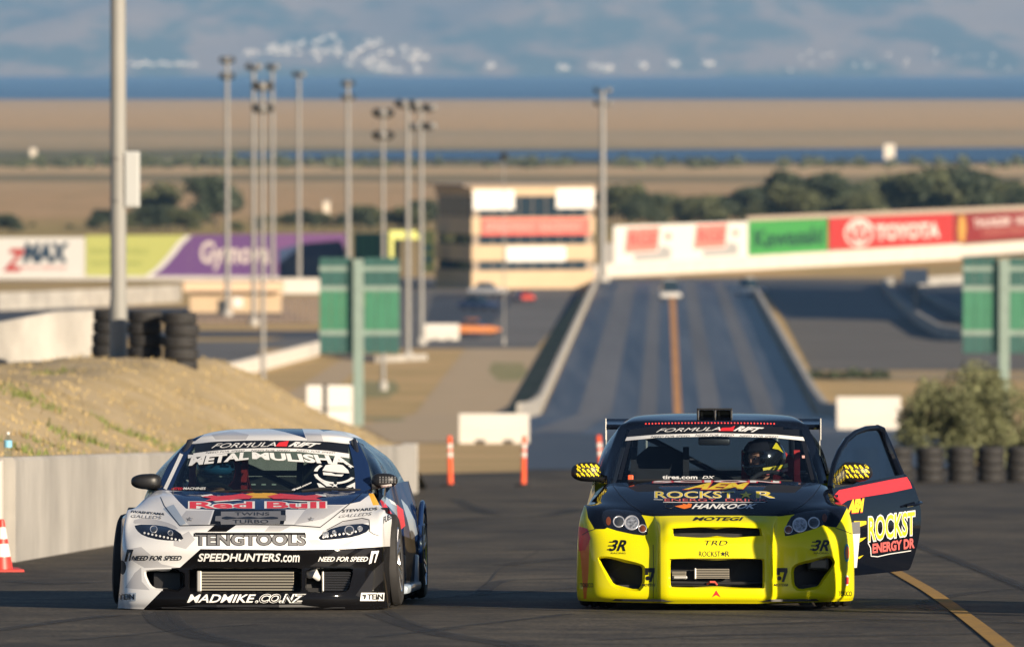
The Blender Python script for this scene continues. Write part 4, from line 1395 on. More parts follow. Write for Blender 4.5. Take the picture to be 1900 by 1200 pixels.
    # ---- vinyl and lettering laid on the surface
    def lay(s, name, verts, faces, m, off=.0022, bvh=None, cell=(10, 5), parent=None, ymax=9, keep=None):
        bm = bmesh.new()
        vs = [bm.verts.new((a, b, 0)) for a, b in verts]
        for f in faces:
            try: bm.faces.new([vs[i] for i in f])
            except ValueError: pass
        u0 = min(p[0] for p in verts); u1 = max(p[0] for p in verts); v0 = min(p[1] for p in verts); v1 = max(p[1] for p in verts)
        for lo, hi, c, ax in ((u0, u1, cell[0], Vector((1, 0, 0))), (v0, v1, cell[1], Vector((0, 1, 0)))):
            n = int((hi - lo) / c)
            for k in range(1, n + 1):
                co = Vector((lo + k * (hi - lo) / (n + 1), 0, 0)) if ax.x else Vector((0, lo + k * (hi - lo) / (n + 1), 0))
                bmesh.ops.bisect_plane(bm, geom=list(bm.verts) + list(bm.edges) + list(bm.faces), dist=1e-6, plane_co=co, plane_no=ax)
        dead = []
        for v_ in bm.verts:
            h = s.hit(v_.co.x, v_.co.y, bvh, ymax)
            if h is None: dead.append(v_); continue
            p, n = h
            back = (s.cam - p).normalized()
            v_.co = p + (n * .9 + back * .3).normalized() * off
        bmesh.ops.delete(bm, geom=dead, context='VERTS')
        # drop pieces stretched over an edge
        bad = [f for f in bm.faces if max(e.calc_length() for e in f.edges) > .45]
        bmesh.ops.delete(bm, geom=bad, context='FACES')
        for v_ in [v_ for v_ in bm.verts if not v_.link_faces]: bm.verts.remove(v_)
        for f in bm.faces:
            if f.normal.dot(f.calc_center_median() - s.cam) > 0: f.normal_flip()
        me = bpy.data.meshes.new(name)
        bm.to_mesh(me); bm.free()
        return link_mesh(name, me, m, parent or s.root, False)
    def vinyl(s, name, poly, m, **k):
        tri = tessellate_polygon([[Vector((p[0], p[1], 0)) for p in poly]])
        return s.lay(name, poly, [tuple(t) for t in tri], m, **k)
    def vinyls(s, name, polys, m, **k):
        vs, fs = [], []
        for poly in polys:
            tri = tessellate_polygon([[Vector((p[0], p[1], 0)) for p in poly]])
            o = len(vs); vs += list(poly); fs += [tuple(i + o for i in t) for t in tri]
        return s.lay(name, vs, fs, m, **k)
    def text(s, string, quad, m, bold=.0, shear=0.0, arc=0.0, outline=None, obold=.05, name='lettering', **k):
        """quad: lower-left, lower-right, upper-right, upper-left photo pixels"""
        (ax, ay), (bx, by), (cx, cy), (dx, dy) = quad
        def mp(t, w):
            return ((ax * (1 - t) + bx * t) * (1 - w) + (dx * (1 - t) + cx * t) * w,
                    (ay * (1 - t) + by * t) * (1 - w) + (dy * (1 - t) + cy * t) * w + arc * (2 * t - 1) ** 2)
        off = k.pop('off', .0028)
        if outline:
            vs, fs = text2d(string, obold, shear)
            g = .012
            s.lay('lettering_outline', [mp(-g + t * (1 + 2 * g), -.06 + w * 1.12) for t, w in vs], fs, outline, off=off - .0008, **k)
        vs, fs = text2d(string, bold, shear)
        return s.lay(name, [mp(t, w) for t, w in vs], fs, m, off=off, **k)
    def rect(s, u0, v0, u1, v1, sk=0.0):
        return [(u0, v1), (u1, v1), (u1 + sk, v0), (u0 + sk, v0)]
    # ---- recessed openings
    def duct(s, name, poly, lip_m, in_m, depth=.28, lip=.02, shrink=.0, bvh=None, back=True, lip2=None):
        P = []
        n = len(poly)
        for i in range(n):
            a, b = poly[i], poly[(i + 1) % n]
            L = math.hypot(b[0] - a[0], b[1] - a[1]); k = max(1, int(L / 8))
            for j in range(k):
                P.append((a[0] + (b[0] - a[0]) * j / k, a[1] + (b[1] - a[1]) * j / k))
        cu = sum(p[0] for p in P) / len(P); cv = sum(p[1] for p in P) / len(P)
        ring0, ring1, ring2 = [], [], []
        for (u, v) in P:
            h = s.hit(u, v, bvh) or s.hit(u + (cu - u) * .05, v + (cv - v) * .05, bvh)
            if h is None: return None
            p = h[0]
            du, dv = cu - u, cv - v
            L = math.hypot(du, dv)
            inn = s.px(u + du / L * lip * 290 * .4, v + dv / L * lip * 290 * .4, p.y + lip)
            ring0.append(p); ring1.append(inn)
            ring2.append(s.px(u + du * shrink + du / L * lip * 130, v + dv * shrink + dv / L * lip * 130, p.y + depth))
        m_ = len(P)
        lo_ = pydata(name + '_lip', ring0 + ring1, [(i, (i + 1) % m_, m_ + (i + 1) % m_, m_ + i) for i in range(m_)], [lip_m] + ([lip2[0]] if lip2 else []), s.root, True)
        if lip2: lo_.data.polygons.foreach_set('material_index', [1 if P[i][0] > lip2[1] else 0 for i in range(m_)])
        vs = ring1 + ring2
        fs = [(i, (i + 1) % m_, m_ + (i + 1) % m_, m_ + i) for i in range(m_)]
        if back: fs.append(tuple(range(m_, 2 * m_)))
        return pydata(name, vs, fs, in_m, s.root)
    # ---- round lamp elements on the surface
    def disc(s, name, u, v, r, m, bulge=.2, off=.003, rv=None, parent=None, bvh=None):
        h = s.hit(u, v, bvh)
        if h is None: return None
        c = h[0]
        rr = r / 289.0; rz = (rv or r) / 289.0
        vs, fs = [], []
        N, Lr = 18, 4
        for i in range(Lr + 1):
            q = i / Lr
            for k in range(N):
                a = 2 * math.pi * k / N
                du, dv = r * q * math.cos(a), (rv or r) * q * math.sin(a)
                hh = s.hit(u + du, v + dv, bvh)
                b = hh[0] if hh else c
                back = (s.cam - b).normalized()
                vs.append(b + back * (off + bulge * rr * (1 - q * q)))
        for i in range(Lr):
            for k in range(N):
                fs.append((i * N + k, i * N + (k + 1) % N, (i + 1) * N + (k + 1) % N, (i + 1) * N + k))
        return pydata(name, vs, fs, m, parent or s.root, True)
    def ring(s, name, u, v, r, w, m, off=.004, parent=None, rv=None, bvh=None):
        N = 24; vs, fs = [], []
        h0 = s.hit(u, v, bvh)
        if h0 is None: return None
        for k in range(N):
            a = 2 * math.pi * k / N
            for j, (rr, lift) in enumerate(((1 - w, 0), (1 - w * .5, .006), (1, 0))):
                hh = s.hit(u + r * rr * math.cos(a), v + (rv or r) * rr * math.sin(a), bvh)
                b = hh[0] if hh else h0[0]
                vs.append(b + (s.cam - b).normalized() * (off + lift))
        for k in range(N):
            j = (k + 1) % N
            fs += [(3 * k, 3 * j, 3 * j + 1, 3 * k + 1), (3 * k + 1, 3 * j + 1, 3 * j + 2, 3 * k + 2)]
        return pydata(name, vs, fs, m, parent or s.root, True)
    def seam(s, name, pts, w, m, off=.002, bvh=None):
        """a thin dark shut line along photo pixels"""
        Q = []
        for i in range(len(pts) - 1):
            a, b = pts[i], pts[i + 1]
            k = max(1, int(math.hypot(b[0] - a[0], b[1] - a[1]) / 5))
            Q += [(a[0] + (b[0] - a[0]) * j / k, a[1] + (b[1] - a[1]) * j / k) for j in range(k)]
        Q.append(pts[-1])
        vs = []
        for i, q in enumerate(Q):
            a, b = Q[max(0, i - 1)], Q[min(len(Q) - 1, i + 1)]
            L = math.hypot(b[0] - a[0], b[1] - a[1]) or 1
            nx_, ny_ = -(b[1] - a[1]) / L * w / 2, (b[0] - a[0]) / L * w / 2
            vs += [(q[0] - nx_, q[1] - ny_), (q[0] + nx_, q[1] + ny_)]
        return s.lay(name, vs, [(2 * i, 2 * i + 1, 2 * i + 3, 2 * i + 2) for i in range(len(Q) - 1)], m, off=off, bvh=bvh, cell=(400, 400))

def wheel(car, x, y, z, r, w, rim_m, steer=0.0, camber=0.0, sg=1):
    """tyre > rim, spokes, disc; sg = +1 when its outer face looks towards +x"""
    MX = Matrix.Translation((x, y, z)) @ Matrix.Rotation(steer, 4, 'Z') @ Matrix.Rotation(camber, 4, 'Y') @ Matrix.Rotation(R(90) * sg, 4, 'Y')
    o = bpy.data.objects.new('wheel', None); COL.objects.link(o); o.parent = car.root; o.matrix_local = MX
    o.empty_display_size = .1
    P = [(r * .68, -w * .46), (r * .72, -w * .5), (r * .88, -w * .52), (r * .96, -w * .47), (r * .992, -w * .36)]
    for c in (-.22, 0, .22):
        P += [(r, w * (c - .06)), (r * .975, w * (c - .045)), (r * .975, w * (c + .045)), (r, w * (c + .06))]
    P += [(r * .992, w * .36), (r * .96, w * .47), (r * .88, w * .52), (r * .72, w * .5), (r * .68, w * .46)]
    MB().lathe(P, 44).build('tyre', M_RUB, o, True)
    MB().lathe([(r * .69, -w * .46), (r * .66, -w * .44), (r * .62, -w * .2), (r * .62, w * .2), (r * .655, w * .40), (r * .70, w * .49), (r * .685, w * .51), (r * .64, w * .47)], 40).build('rim', rim_m, o, True)
    for k in range(6):
        a = 2 * math.pi * k / 6
        m = MB()
        for da in (-.16, .16):
            m.tube([(math.cos(a) * .05, math.sin(a) * .05, w * .30), (math.cos(a + da) * r * .40, math.sin(a + da) * r * .40, w * .40), (math.cos(a + da) * r * .66, math.sin(a + da) * r * .66, w * .43)], [.022, .016, .018], 6)
        m.build('spoke', rim_m, o, True)
    MB().lathe([(.001, w * .40), (.035, w * .39), (.045, w * .28), (.001, w * .27)], 16).build('hub_cap', M_DARKMET, o, True)
    MB().lathe([(.06, 0), (r * .52, 0), (r * .52, .03), (.06, .03)], 28, closed=True).build('brake_disc', mat('brake_steel', (.22, .21, .20), .4, .8), o, True)
    return o

def arch_liner(car, yc, zc, r, x0, x1, m, name='wheel_well'):
    vs, fs = [], []
    N = 16
    for i in range(N + 1):
        a = math.pi * (1.12 - 1.24 * i / N)
        for x in (x0, x1):
            vs.append(Vector((x, yc + r * math.cos(a), zc + r * math.sin(a))))
    fs = [(2 * i, 2 * i + 1, 2 * i + 3, 2 * i + 2) for i in range(N)]
    fs.append(tuple(2 * i for i in range(N + 1)))
    return pydata(name, vs, fs, m, car.root)

# ================================================================== people
def skin_mesh(name, pts, edges, radii, m, parent, root=0, lev=2):
    me = bpy.data.meshes.new(name)
    me.from_pydata([tuple(p) for p in pts], edges, [])
    o = bpy.data.objects.new(name, me)
    COL.objects.link(o)
    sk = o.modifiers.new('s', 'SKIN'); sk.use_smooth_shade = True
    su = o.modifiers.new('b', 'SUBSURF'); su.levels = lev; su.render_levels = lev
    for i, r_ in enumerate(radii):
        d = me.skin_vertices[0].data[i]
        d.radius = (r_, r_) if not isinstance(r_, tuple) else r_
        d.use_root = (i == root)
    dg = bpy.context.evaluated_depsgraph_get(); dg.update()
    ev = o.evaluated_get(dg)
    nm = bpy.data.meshes.new_from_object(ev)
    bpy.data.objects.remove(o)
    return link_mesh(name, nm, m, parent, True)

M_SKIN = mat('skin', (.55, .27, .17), .55)
M_SUIT = mat('black_race_suit', (.015, .017, .02), .75)

def person_joints(pose):
    J = {'pelvis': (0, 0, .95), 'spine': (0, 0, 1.15), 'chest': (0, 0, 1.35), 'neck': (0, 0, 1.5), 'jaw': (0, -.02, 1.6), 'head': (0, -.01, 1.70)}
    for s, k in ((1, 'l'), (-1, 'r')):
        J.update({'sh' + k: (.17 * s, 0, 1.42), 'el' + k: (.24 * s, .02, 1.14), 'wr' + k: (.26 * s, -.06, .90), 'ha' + k: (.26 * s, -.08, .80),
                  'hip' + k: (.09 * s, 0, .90), 'kn' + k: (.10 * s, -.01, .50), 'an' + k: (.10 * s, .02, .09), 'to' + k: (.11 * s, -.15, .03)})
    J.update(pose)
    return J
ORDER = ['pelvis', 'spine', 'chest', 'neck', 'jaw', 'head'] + [a + k for k in 'lr' for a in ('sh', 'el', 'wr', 'ha', 'hip', 'kn', 'an', 'to')]
RAD = {'pelvis': (.15, .12), 'spine': (.135, .105), 'chest': (.155, .115), 'neck': .055, 'jaw': .072, 'head': .088, 'sh': .062, 'el': .045, 'wr': .03, 'ha': .034, 'hip': .09, 'kn': .06, 'an': .042, 'to': .035}
EDG = [('pelvis', 'spine'), ('spine', 'chest'), ('chest', 'neck'), ('neck', 'jaw'), ('jaw', 'head')] + [e for k in 'lr' for e in (('chest', 'sh' + k), ('sh' + k, 'el' + k), ('el' + k, 'wr' + k), ('wr' + k, 'ha' + k), ('pelvis', 'hip' + k), ('hip' + k, 'kn' + k), ('kn' + k, 'an' + k), ('an' + k, 'to' + k))]
def rad(n): return RAD.get(n) or RAD[n[:-1]]
def build_person(name, label, pose, loc, rot, suit_m, hands=True):
    o = empty(name, loc, 0, label, 'person')
    o.rotation_euler = rot
    J = person_joints(pose)
    pts = [J[n] for n in ORDER]; E = [(ORDER.index(a), ORDER.index(b)) for a, b in EDG]
    # fingers: short chains rooted in the palm
    P, RR = list(pts), [rad(n) for n in ORDER]
    if hands:
        for k in 'lr':
            w, h = Vector(J['wr' + k]), Vector(J['ha' + k])
            ax = (h - w).normalized(); sd = ax.cross(Vector((1, 0, 0)))
            sd = (sd if sd.length > .2 else ax.cross(Vector((0, 1, 0)))).normalized()
            curl = ax.cross(sd).normalized()
            for f, (o_, L) in enumerate(((-.027, .055), (-.009, .068), (.009, .064), (.027, .05))):
                b0 = len(P)
                for q, (t, c) in enumerate(((.35, .004), (.75, .018), (1.0, .038))):
                    P.append(tuple(h + sd * o_ + ax * (.012 + L * t) + curl * c)); RR.append((.0095, .009, .008)[q])
                E += [(ORDER.index('ha' + k), b0), (b0, b0 + 1), (b0 + 1, b0 + 2)]
            b0 = len(P)
            P += [tuple(h + sd * -.045 + ax * -.01 + curl * .012), tuple(h + sd * -.055 + ax * .022 + curl * .024)]; RR += [.011, .0095]
            E += [(ORDER.index('ha' + k), b0), (b0, b0 + 1)]
    skin_mesh('body', P, E, RR, M_SKIN, o)
    cl = [n for n in ORDER if n not in ('jaw', 'head') and not n.startswith(('ha',))]
    cp = [J[n] for n in cl]
    ce = [(cl.index(a), cl.index(b)) for a, b in EDG if a in cl and b in cl]
    cr = []
    for n in cl:
        r_ = rad(n)
        cr.append(tuple(x + .014 for x in r_) if isinstance(r_, tuple) else r_ + (.014 if n != 'neck' else .006))
    skin_mesh('race_suit', cp, ce, cr, suit_m, o)
    return o, J

def ellipsoid(c, r, n=20, M=None):
    prof = [(max(1e-4, math.sin(math.pi * i / 12)), -math.cos(math.pi * i / 12)) for i in range(13)]
    mb = MB(); mb.lathe(prof, n)
    S = Matrix.Translation(c) @ (M or Matrix()) @ Matrix.Diagonal((*r, 1))
    mb.v = [S @ p for p in mb.v]
    return mb

def helmet(person, hc, shell_m, face=True):
    """helmet around the head centre hc, looking along -y of the person"""
    hc = Vector(hc)
    bm = bmesh.new()
    bmesh.ops.create_uvsphere(bm, u_segments=32, v_segments=22, radius=1)
    for v_ in bm.verts:
        p = v_.co
        x, y, z = p.x * .132, p.y * .155, p.z * .145
        if y < 0 and z < -.01: y *= 1.06 + .12 * min(1, -z / .1) * (1 - abs(p.x)) ; x *= 1 - .10 * max(0, -p.y)
        if z < -.09: z = -.09 + (z + .09) * .55
        v_.co = hc + Vector((x, y, z))
    eye = []
    for f in bm.faces:
        c = f.calc_center_median() - hc
        if c.y < -.075 and -.028 < c.z < .058 and abs(c.x) < .098: eye.append(f)
    bmesh.ops.delete(bm, geom=eye, context='FACES')
    low = [f for f in bm.faces if (f.calc_center_median() - hc).z < -.112]
    bmesh.ops.delete(bm, geom=low, context='FACES')
    bmesh.ops.solidify(bm, geom=list(bm.faces), thickness=.012)
    for f in bm.faces: f.smooth = True
    me = bpy.data.meshes.new('helmet'); bm.to_mesh(me); bm.free()
    hm_ = link_mesh('helmet', me, shell_m, person)
    # the face inside: nose, eyes, brow
    if face:
        ellipsoid(hc + Vector((0, -.098, .0)), (.013, .022, .024), 12).build('nose', M_SKIN, person, True)
        ellipsoid(hc + Vector((0, -.055, .01)), (.078, .056, .07), 20).build('face', M_SKIN, person, True)
        for s_ in (-1, 1):
            ellipsoid(hc + Vector((.031 * s_, -.100, .016)), (.012, .006, .007), 10).build('eye', M_WHITE, person, True)
            ellipsoid(hc + Vector((.031 * s_, -.105, .016)), (.005, .003, .005), 8).build('pupil', M_BLACKP, person, True)
            MB().tube([hc + Vector((.015 * s_, -.108, .032)), hc + Vector((.048 * s_, -.098, .034))], .004, 6).build('eyebrow', M_BARK, person, True)
    # visor flipped up
    vs, fs = [], []
    N = 14
    for i in range(N + 1):
        a = R(-75 + 150 * i / N)
        for el in (R(26), R(40), R(54)):
            vs.append(hc + Vector((.140 * math.sin(a) * math.cos(el), -.162 * math.cos(a) * math.cos(el), .155 * math.sin(el))))
    for i in range(N):
        for k in range(2):
            fs.append((3 * i + k, 3 * i + k + 1, 3 * i + 4 + k, 3 * i + 3 + k))
    pydata('visor', vs, fs, mat('visor_smoke', (.02, .02, .025), .1), hm_, True)
    return hm_

# ================================================================== car materials
M_YEL = mat('yellow_car_paint', (.79, .72, .003), .42, coat=.4, spec=.2)
M_BLK = mat('black_car_paint', (.004, .006, .012), .5, coat=.7, spec=.0)
M_MATB = mat('matt_black', (.010, .010, .011), .6)
M_PLAST = mat('black_plastic', (.013, .013, .014), .45)
M_CHROME = mat('chrome', (.80, .80, .82), .2, .55)
M_ALU = mat('aluminium_core', (.42, .38, .30), .45, .8)
M_ALUD = mat('dull_aluminium', (.5, .49, .46), .5, .6)
M_GUNM = mat('gunmetal_wheel', (.06, .06, .065), .3, .7)
M_VRED = mat('red_vinyl', (.72, .03, .035), .35)
M_VYEL = mat('yellow_vinyl', (.86, .66, .02), .4)
M_VWHT = mat('white_vinyl', (.80, .80, .78), .4)
M_VPINK = mat('pink_red_vinyl', (.70, .14, .13), .4)
M_VORG = mat('orange_vinyl', (.85, .20, .02), .4)
M_VGRY = mat('grey_vinyl', (.18, .18, .185), .4)
M_VBLK = mat('black_vinyl', (.008, .008, .009), .4)
M_LAMPB = mat('lamp_housing', (.010, .012, .018), .08, coat=1.0, spec=.7)
M_LENS = mat('lamp_lens', (.05, .055, .06), .03, coat=1.0, spec=.9)
M_LENSC = mat('lamp_reflector', (.10, .11, .13), .15, .35, coat=1, col2=(.62, .66, .72), scale=55)
M_AMBER = mat('amber_lens', (.17, .045, .015), .15, coat=1)
M_CABIN = mat('dark_cabin', (.012, .012, .014), .8)
M_CAGE = mat('roll_cage_paint', (.02, .022, .03), .5)
M_SEATR = mat('red_seat_fabric', (.50, .025, .025), .8)
M_SEATB = mat('black_seat_fabric', (.014, .014, .016), .85)
G_SHIELD = glassmat('windscreen_glass', (.62, .70, .76), ior=1.35)
G_SIDE = glassmat('side_glass', (.62, .72, .72), ior=1.45)

def px_rows(car, rows, centre=True):
    """rows of (u list, v list, y list) -> local points, first column on the centre line"""
    out = []
    for us, vs, ys_ in rows:
        line = []
        for i, (u, v, y) in enumerate(zip(us, vs, ys_)):
            p = car.px(u, v, y)
            if i == 0 and centre: p.x = 0
            line.append(p)
        out.append(line)
    return out

def build_shell(car, rows, stations, green, belt, K=7, right_door_open=False, fender_from=5, r_hood=5):
    sh = car.shell
    N = px_rows(car, rows)
    S = [[N[r][-1] for r in range(6)]]
    tops = [N[6][-1], N[7][-1], N[8][-1]]
    for i, st in enumerate(stations):
        y, xs, zs = st[:3]
        col = [Vector((x, y, z)) for x, z in zip(xs, zs)]
        col.append(tops[i] if i < 3 else Vector((st[3], y, st[4])))
        S.append(col)
    Srow = [[S[m][r] for m in range(len(S))] for r in range(6)]       # rows r along the car
    lo = [Vector((-l[1].x, l[1].y, l[1].z)) for l in N]
    g = PGrid(N, K, lo, [Srow[r][1] if r < 6 else None for r in range(9)])
    gs = PGrid(Srow, K, [N[r][-2] for r in range(6)])
    # weld the shoulder
    top = gs.V[-1]
    for k in range(3 * K + 1):
        g.V[5 * K + k][-1] = top[k].copy()
    C = len(N[0]) - 1
    def zn(r, c, sg):
        if r < r_hood: return 'bumper'
        return 'hood' if c < fender_from else ('fender_r' if sg > 0 else 'fender_l')
    sh.grid(g.V, K, zn, flip=False)
    def zs_(r, c, sg):
        if c < 1 and r < 5: return 'bumper'
        if c < 3: return 'fender_r' if sg > 0 else 'fender_l'
        if c < 5:
            if right_door_open and sg > 0: return None if r > 0 else 'quarter_r'
            return 'door_r' if sg > 0 else 'door_l'
        return 'quarter_r' if sg > 0 else 'quarter_l'
    sh.grid(gs.V, K, zs_, flip=False)
    # rear panel
    last = [row[-1] for row in Srow]
    rear = []
    for p in last:
        rear.append([Vector((p.x * t, p.y + .12 * (1 - t * t), p.z)) for t in (0, .35, .7, 1)][::-1])
    gr = PGrid(rear, 3)
    sh.grid(gr.V, 3, lambda r, c, sg: 'rear_panel', flip=False)
    # greenhouse
    W = px_rows(car, [g_ for g_ in green if len(g_) == 3])
    for g_ in green:
        if len(g_) == 2:
            W.append([Vector(p) for p in g_[1]])
    lo = [Vector((-l[1].x, l[1].y, l[1].z)) for l in W]
    gg = PGrid(W, K, lo)
    nr = len(W) - 1
    def zg(r, c, sg):
        if r < 2: return 'windshield' if c < 3 else ('a_pillar_r' if sg > 0 else 'a_pillar_l')
        if r == nr - 1: return 'rear_window' if c < 3 else ('c_pillar_r' if sg > 0 else 'c_pillar_l')
        return 'roof'
    sh.grid(gg.V, K, zg, flip=False)
    rail = [l[-1] for l in W]
    bl_ = [Vector(b) for b in belt]
    mid = [(a + b) / 2 + Vector((.035, 0, .02)) for a, b in zip(rail, bl_)]
    gw = PGrid([bl_, mid, rail], K)
    rl = [row[-1] for row in gg.V]
    for k in range(len(rl)): gw.V[-1][k] = rl[k].copy()
    def zw(r, c, sg):
        if right_door_open and sg > 0 and c < 4: return None
        if c == nr - 1: return 'c_pillar_r' if sg > 0 else 'c_pillar_l'
        return 'side_window_r' if sg > 0 else 'side_window_l'
    sh.grid(gw.V, K, zw, flip=False)
    sh.weld()
    bmesh.ops.recalc_face_normals(sh.bm, faces=sh.bm.faces)
    # make sure the nose looks at the camera
    sh.bm.normal_update()
    ctr = Vector((0, 2.2, .5))
    flip = [f for f in sh.bm.faces if f.normal.dot(f.calc_center_median() - ctr) < 0]
    bmesh.ops.reverse_faces(sh.bm, faces=flip); sh.bm.normal_update()
    f0 = min(sh.bm.faces, key=lambda f: (f.calc_center_median() - Vector((0, 0, .3))).length)
    if f0.normal.y > 0: bmesh.ops.reverse_faces(sh.bm, faces=list(sh.bm.faces)); sh.bm.normal_update()
    car.make_bvh()
    # separate target surfaces for lettering
    zb = {z: i for i, z in enumerate(sh.zones)}
    def sub(names):
        ids = {zb[n] for n in names if n in zb}
        vs, fs, ix = [], [], {}
        for f in sh.bm.faces:
            if f[sh.zl] in ids:
                q = []
                for v_ in f.verts:
                    if v_ not in ix: ix[v_] = len(vs); vs.append(v_.co.copy())
                    q.append(ix[v_])
                fs.append(q)
        return BVHTree.FromPolygons(vs, fs)
    car.b_body = sub(['bumper', 'hood', 'fender_l', 'fender_r', 'door_l', 'door_r', 'quarter_l', 'quarter_r'])
    car.b_glass = sub(['windshield'])
    car.b_roof = sub(['roof', 'a_pillar_l', 'a_pillar_r'])
    car.edge_rows = [gg.V[0], gg.V[2 * K]]
    car.grg = gg
    return car

def cage_and_cabin(car, seat_specs, z_roof, y_hoop, w=.60, dash_y=1.42, dash_z=.74):
    r = car.root
    MB().box((0, 2.45, .17), (1.5, 2.9, .04)).build('floor_pan', M_CABIN, r)
    d = MB()
    d.box((0, dash_y + .17, dash_z - .09), (1.36, .36, .16), bev=.05)
    d.build('dashboard', M_CABIN, r, True)
    MB().box((0, dash_y - .05, .48), (1.36, .05, .5)).build('firewall', M_CABIN, r)
    MB().box((0, 3.75, .52), (1.25, .06, .62)).build('rear_bulkhead', M_CABIN, r)
    MB().tube([(-w - .05, y_hoop, .18), (-w - .05, y_hoop, .8), (-w + .03, y_hoop, z_roof - .05), (-w + .12, y_hoop, z_roof), (w - .12, y_hoop, z_roof), (w - .03, y_hoop, z_roof - .05), (w + .05, y_hoop, .8), (w + .05, y_hoop, .18)], .022, 10).build('main_hoop', M_CAGE, r, True)
    MB().tube([(-w + .06, y_hoop + .02, z_roof - .03), (w, y_hoop + .02, .55)], .02, 8).build('diagonal_bar', M_CAGE, r, True)
    MB().tube([(-w, y_hoop + .01, .86), (w, y_hoop + .01, .86)], .018, 8).build('harness_bar', M_CAGE, r, True)
    for s in (-1, 1):
        MB().tube([(s * (w - .08), y_hoop, z_roof - .01), (s * (w - .05), y_hoop - .42, z_roof - .02), (s * (w + .06), dash_y + .2, dash_z + .02), (s * (w + .06), dash_y + .15, .2)], .02, 8).build('front_leg', M_CAGE, r, True)
        MB().tube([(s * (w - .1), y_hoop, z_roof - .03), (s * (w - .06), y_hoop + 1.05, .62)], .02, 8).build('rear_stay', M_CAGE, r, True)
    for (x, y, m, top) in seat_specs:
        st = bpy.data.objects.new('bucket_seat', None); COL.objects.link(st); st.parent = r; st.location = (x, y, .24); st.empty_display_size = .1
        MB().box((0, -.12, .07), (.42, .46, .14), bev=.05).build('seat_cushion', m, st, True)
        for s in (-1, 1): MB().box((s * .23, -.12, .13), (.06, .44, .2), bev=.025).build('side_bolster', m, st, True)
        b = MB(); b.prism(rounded([(-.25, .1), (.25, .1), (.27, .40), (.22, .50), (.15, top), (-.15, top), (-.22, .50), (-.27, .40)], 1), lambda a, c: Vector((a, .14 + c * .18, c)), lambda a, c: Vector((a, .22 + c * .18, c)))
        b.build('backrest', m, st, True)
        for s in (-1, 1):
            e = MB(); e.prism(rounded([(-.13, top - .22), (.03, top - .24), (.03, top), (-.07, top - .01)], 1), lambda a, c: Vector((s * .155, .14 + c * .18 + a, c)), lambda a, c: Vector((s * .195, .14 + c * .18 + a, c)))
            e.build('head_wing', m, st, True)

def steering(car, x, y, z):
    o = bpy.data.objects.new('steering_wheel', None); COL.objects.link(o); o.parent = car.root; o.location = (x, y, z); o.rotation_euler = (R(68), 0, 0); o.empty_display_size = .1
    P = [(.165 + .015 * math.cos(a * math.pi / 4), .015 * math.sin(a * math.pi / 4)) for a in range(8)]
    MB().lathe(P, 30, closed=True).build('grip', M_SEATB, o, True)
    for k in range(3):
        a = 2 * math.pi * k / 3 + .52
        MB().box((math.cos(a) * .09, math.sin(a) * .09, 0), (.15, .03, .012), rz=a).build('spoke', M_DARKMET, o)
    MB().lathe([(.001, .02), (.035, .02), (.04, -.02), (.001, -.03)], 14).build('boss', M_DARKMET, o, True)

PNAMES = {'a_pillar_l': 'front_pillar', 'a_pillar_r': 'front_pillar', 'c_pillar_l': 'rear_pillar', 'c_pillar_r': 'rear_pillar', 'side_window_l': 'side_window', 'side_window_r': 'side_window'}
def pmats(m): return {'a_pillar_l': m, 'a_pillar_r': m, 'c_pillar_l': m, 'c_pillar_r': m, 'side_window_l': G_SIDE, 'side_window_r': G_SIDE}

# ================================================================== the yellow car
Y = Car('yellow_drift_car', 1329, R(-1.0), 'yellow nosed black drift car with its door open at right')
U0 = [1329, 1372, 1412, 1429, 1442, 1498, 1552, 1580]
YR = [(U0[:7] + [1581], [1119, 1119, 1119, 1118, 1118, 1117, 1115, 1113], [-.03, -.03, -.02, 0, .07, .14, .25, .47]),
      (U0[:7] + [1583], [1104, 1104, 1104, 1104, 1104, 1103, 1102, 1101], [-.08, -.08, -.07, -.05, .025, .09, .20, .42]),
      (U0[:7] + [1583], [1062] * 8, [-.08, -.08, -.07, -.05, .03, .10, .20, .42]),
      (U0[:7] + [1582], [1012] * 8, [-.06, -.06, -.05, -.03, .05, .12, .22, .43]),
      (U0[:7] + [1578], [975, 975, 976, 981, 990, 985, 975, 966], [-.05, -.05, -.04, -.01, .09, .18, .28, .46]),
      ([1329, 1372, 1412, 1430, 1450, 1500, 1550, 1570], [956, 956, 956.5, 957, 957, 950, 944, 938], [.11, .11, .12, .14, .20, .33, .43, .62]),
      ([1329, 1371, 1411, 1430, 1452, 1498, 1538, 1563], [931, 931, 931, 931, 932, 931, 929, 936], [.35, .35, .36, .38, .42, .55, .68, .80]),
      ([1329, 1370, 1408, 1428, 1450, 1494, 1532, 1556], [905, 905, 906, 907, 908, 909.5, 912, 925], [.70, .70, .71, .73, .76, .85, .95, 1.02]),
      ([1329, 1369, 1406, 1426, 1447, 1490, 1525, 1549], [890, 890, 890.5, 891, 892.5, 894.5, 898, 914], [1.05, 1.05, 1.06, 1.07, 1.08, 1.15, 1.25, 1.34])]
ZL = [.075, .115, .25, .42, .57]
YS = [(.72, [.882, .89, .89, .885, .868], ZL), (1.02, [.88, .885, .885, .88, .862], ZL), (1.34, [.86, .865, .87, .865, .85], ZL),
      (1.9, [.86, .865, .87, .865, .85], ZL, .79, .815), (2.55, [.86, .865, .87, .865, .85], ZL, .79, .845), (3.2, [.865, .875, .88, .88, .87], ZL, .80, .85),
      (3.8, [.86, .875, .88, .88, .865], ZL, .78, .85), (4.25, [.80, .82, .83, .83, .81], [.2, .24, .32, .45, .6], .70, .85)]
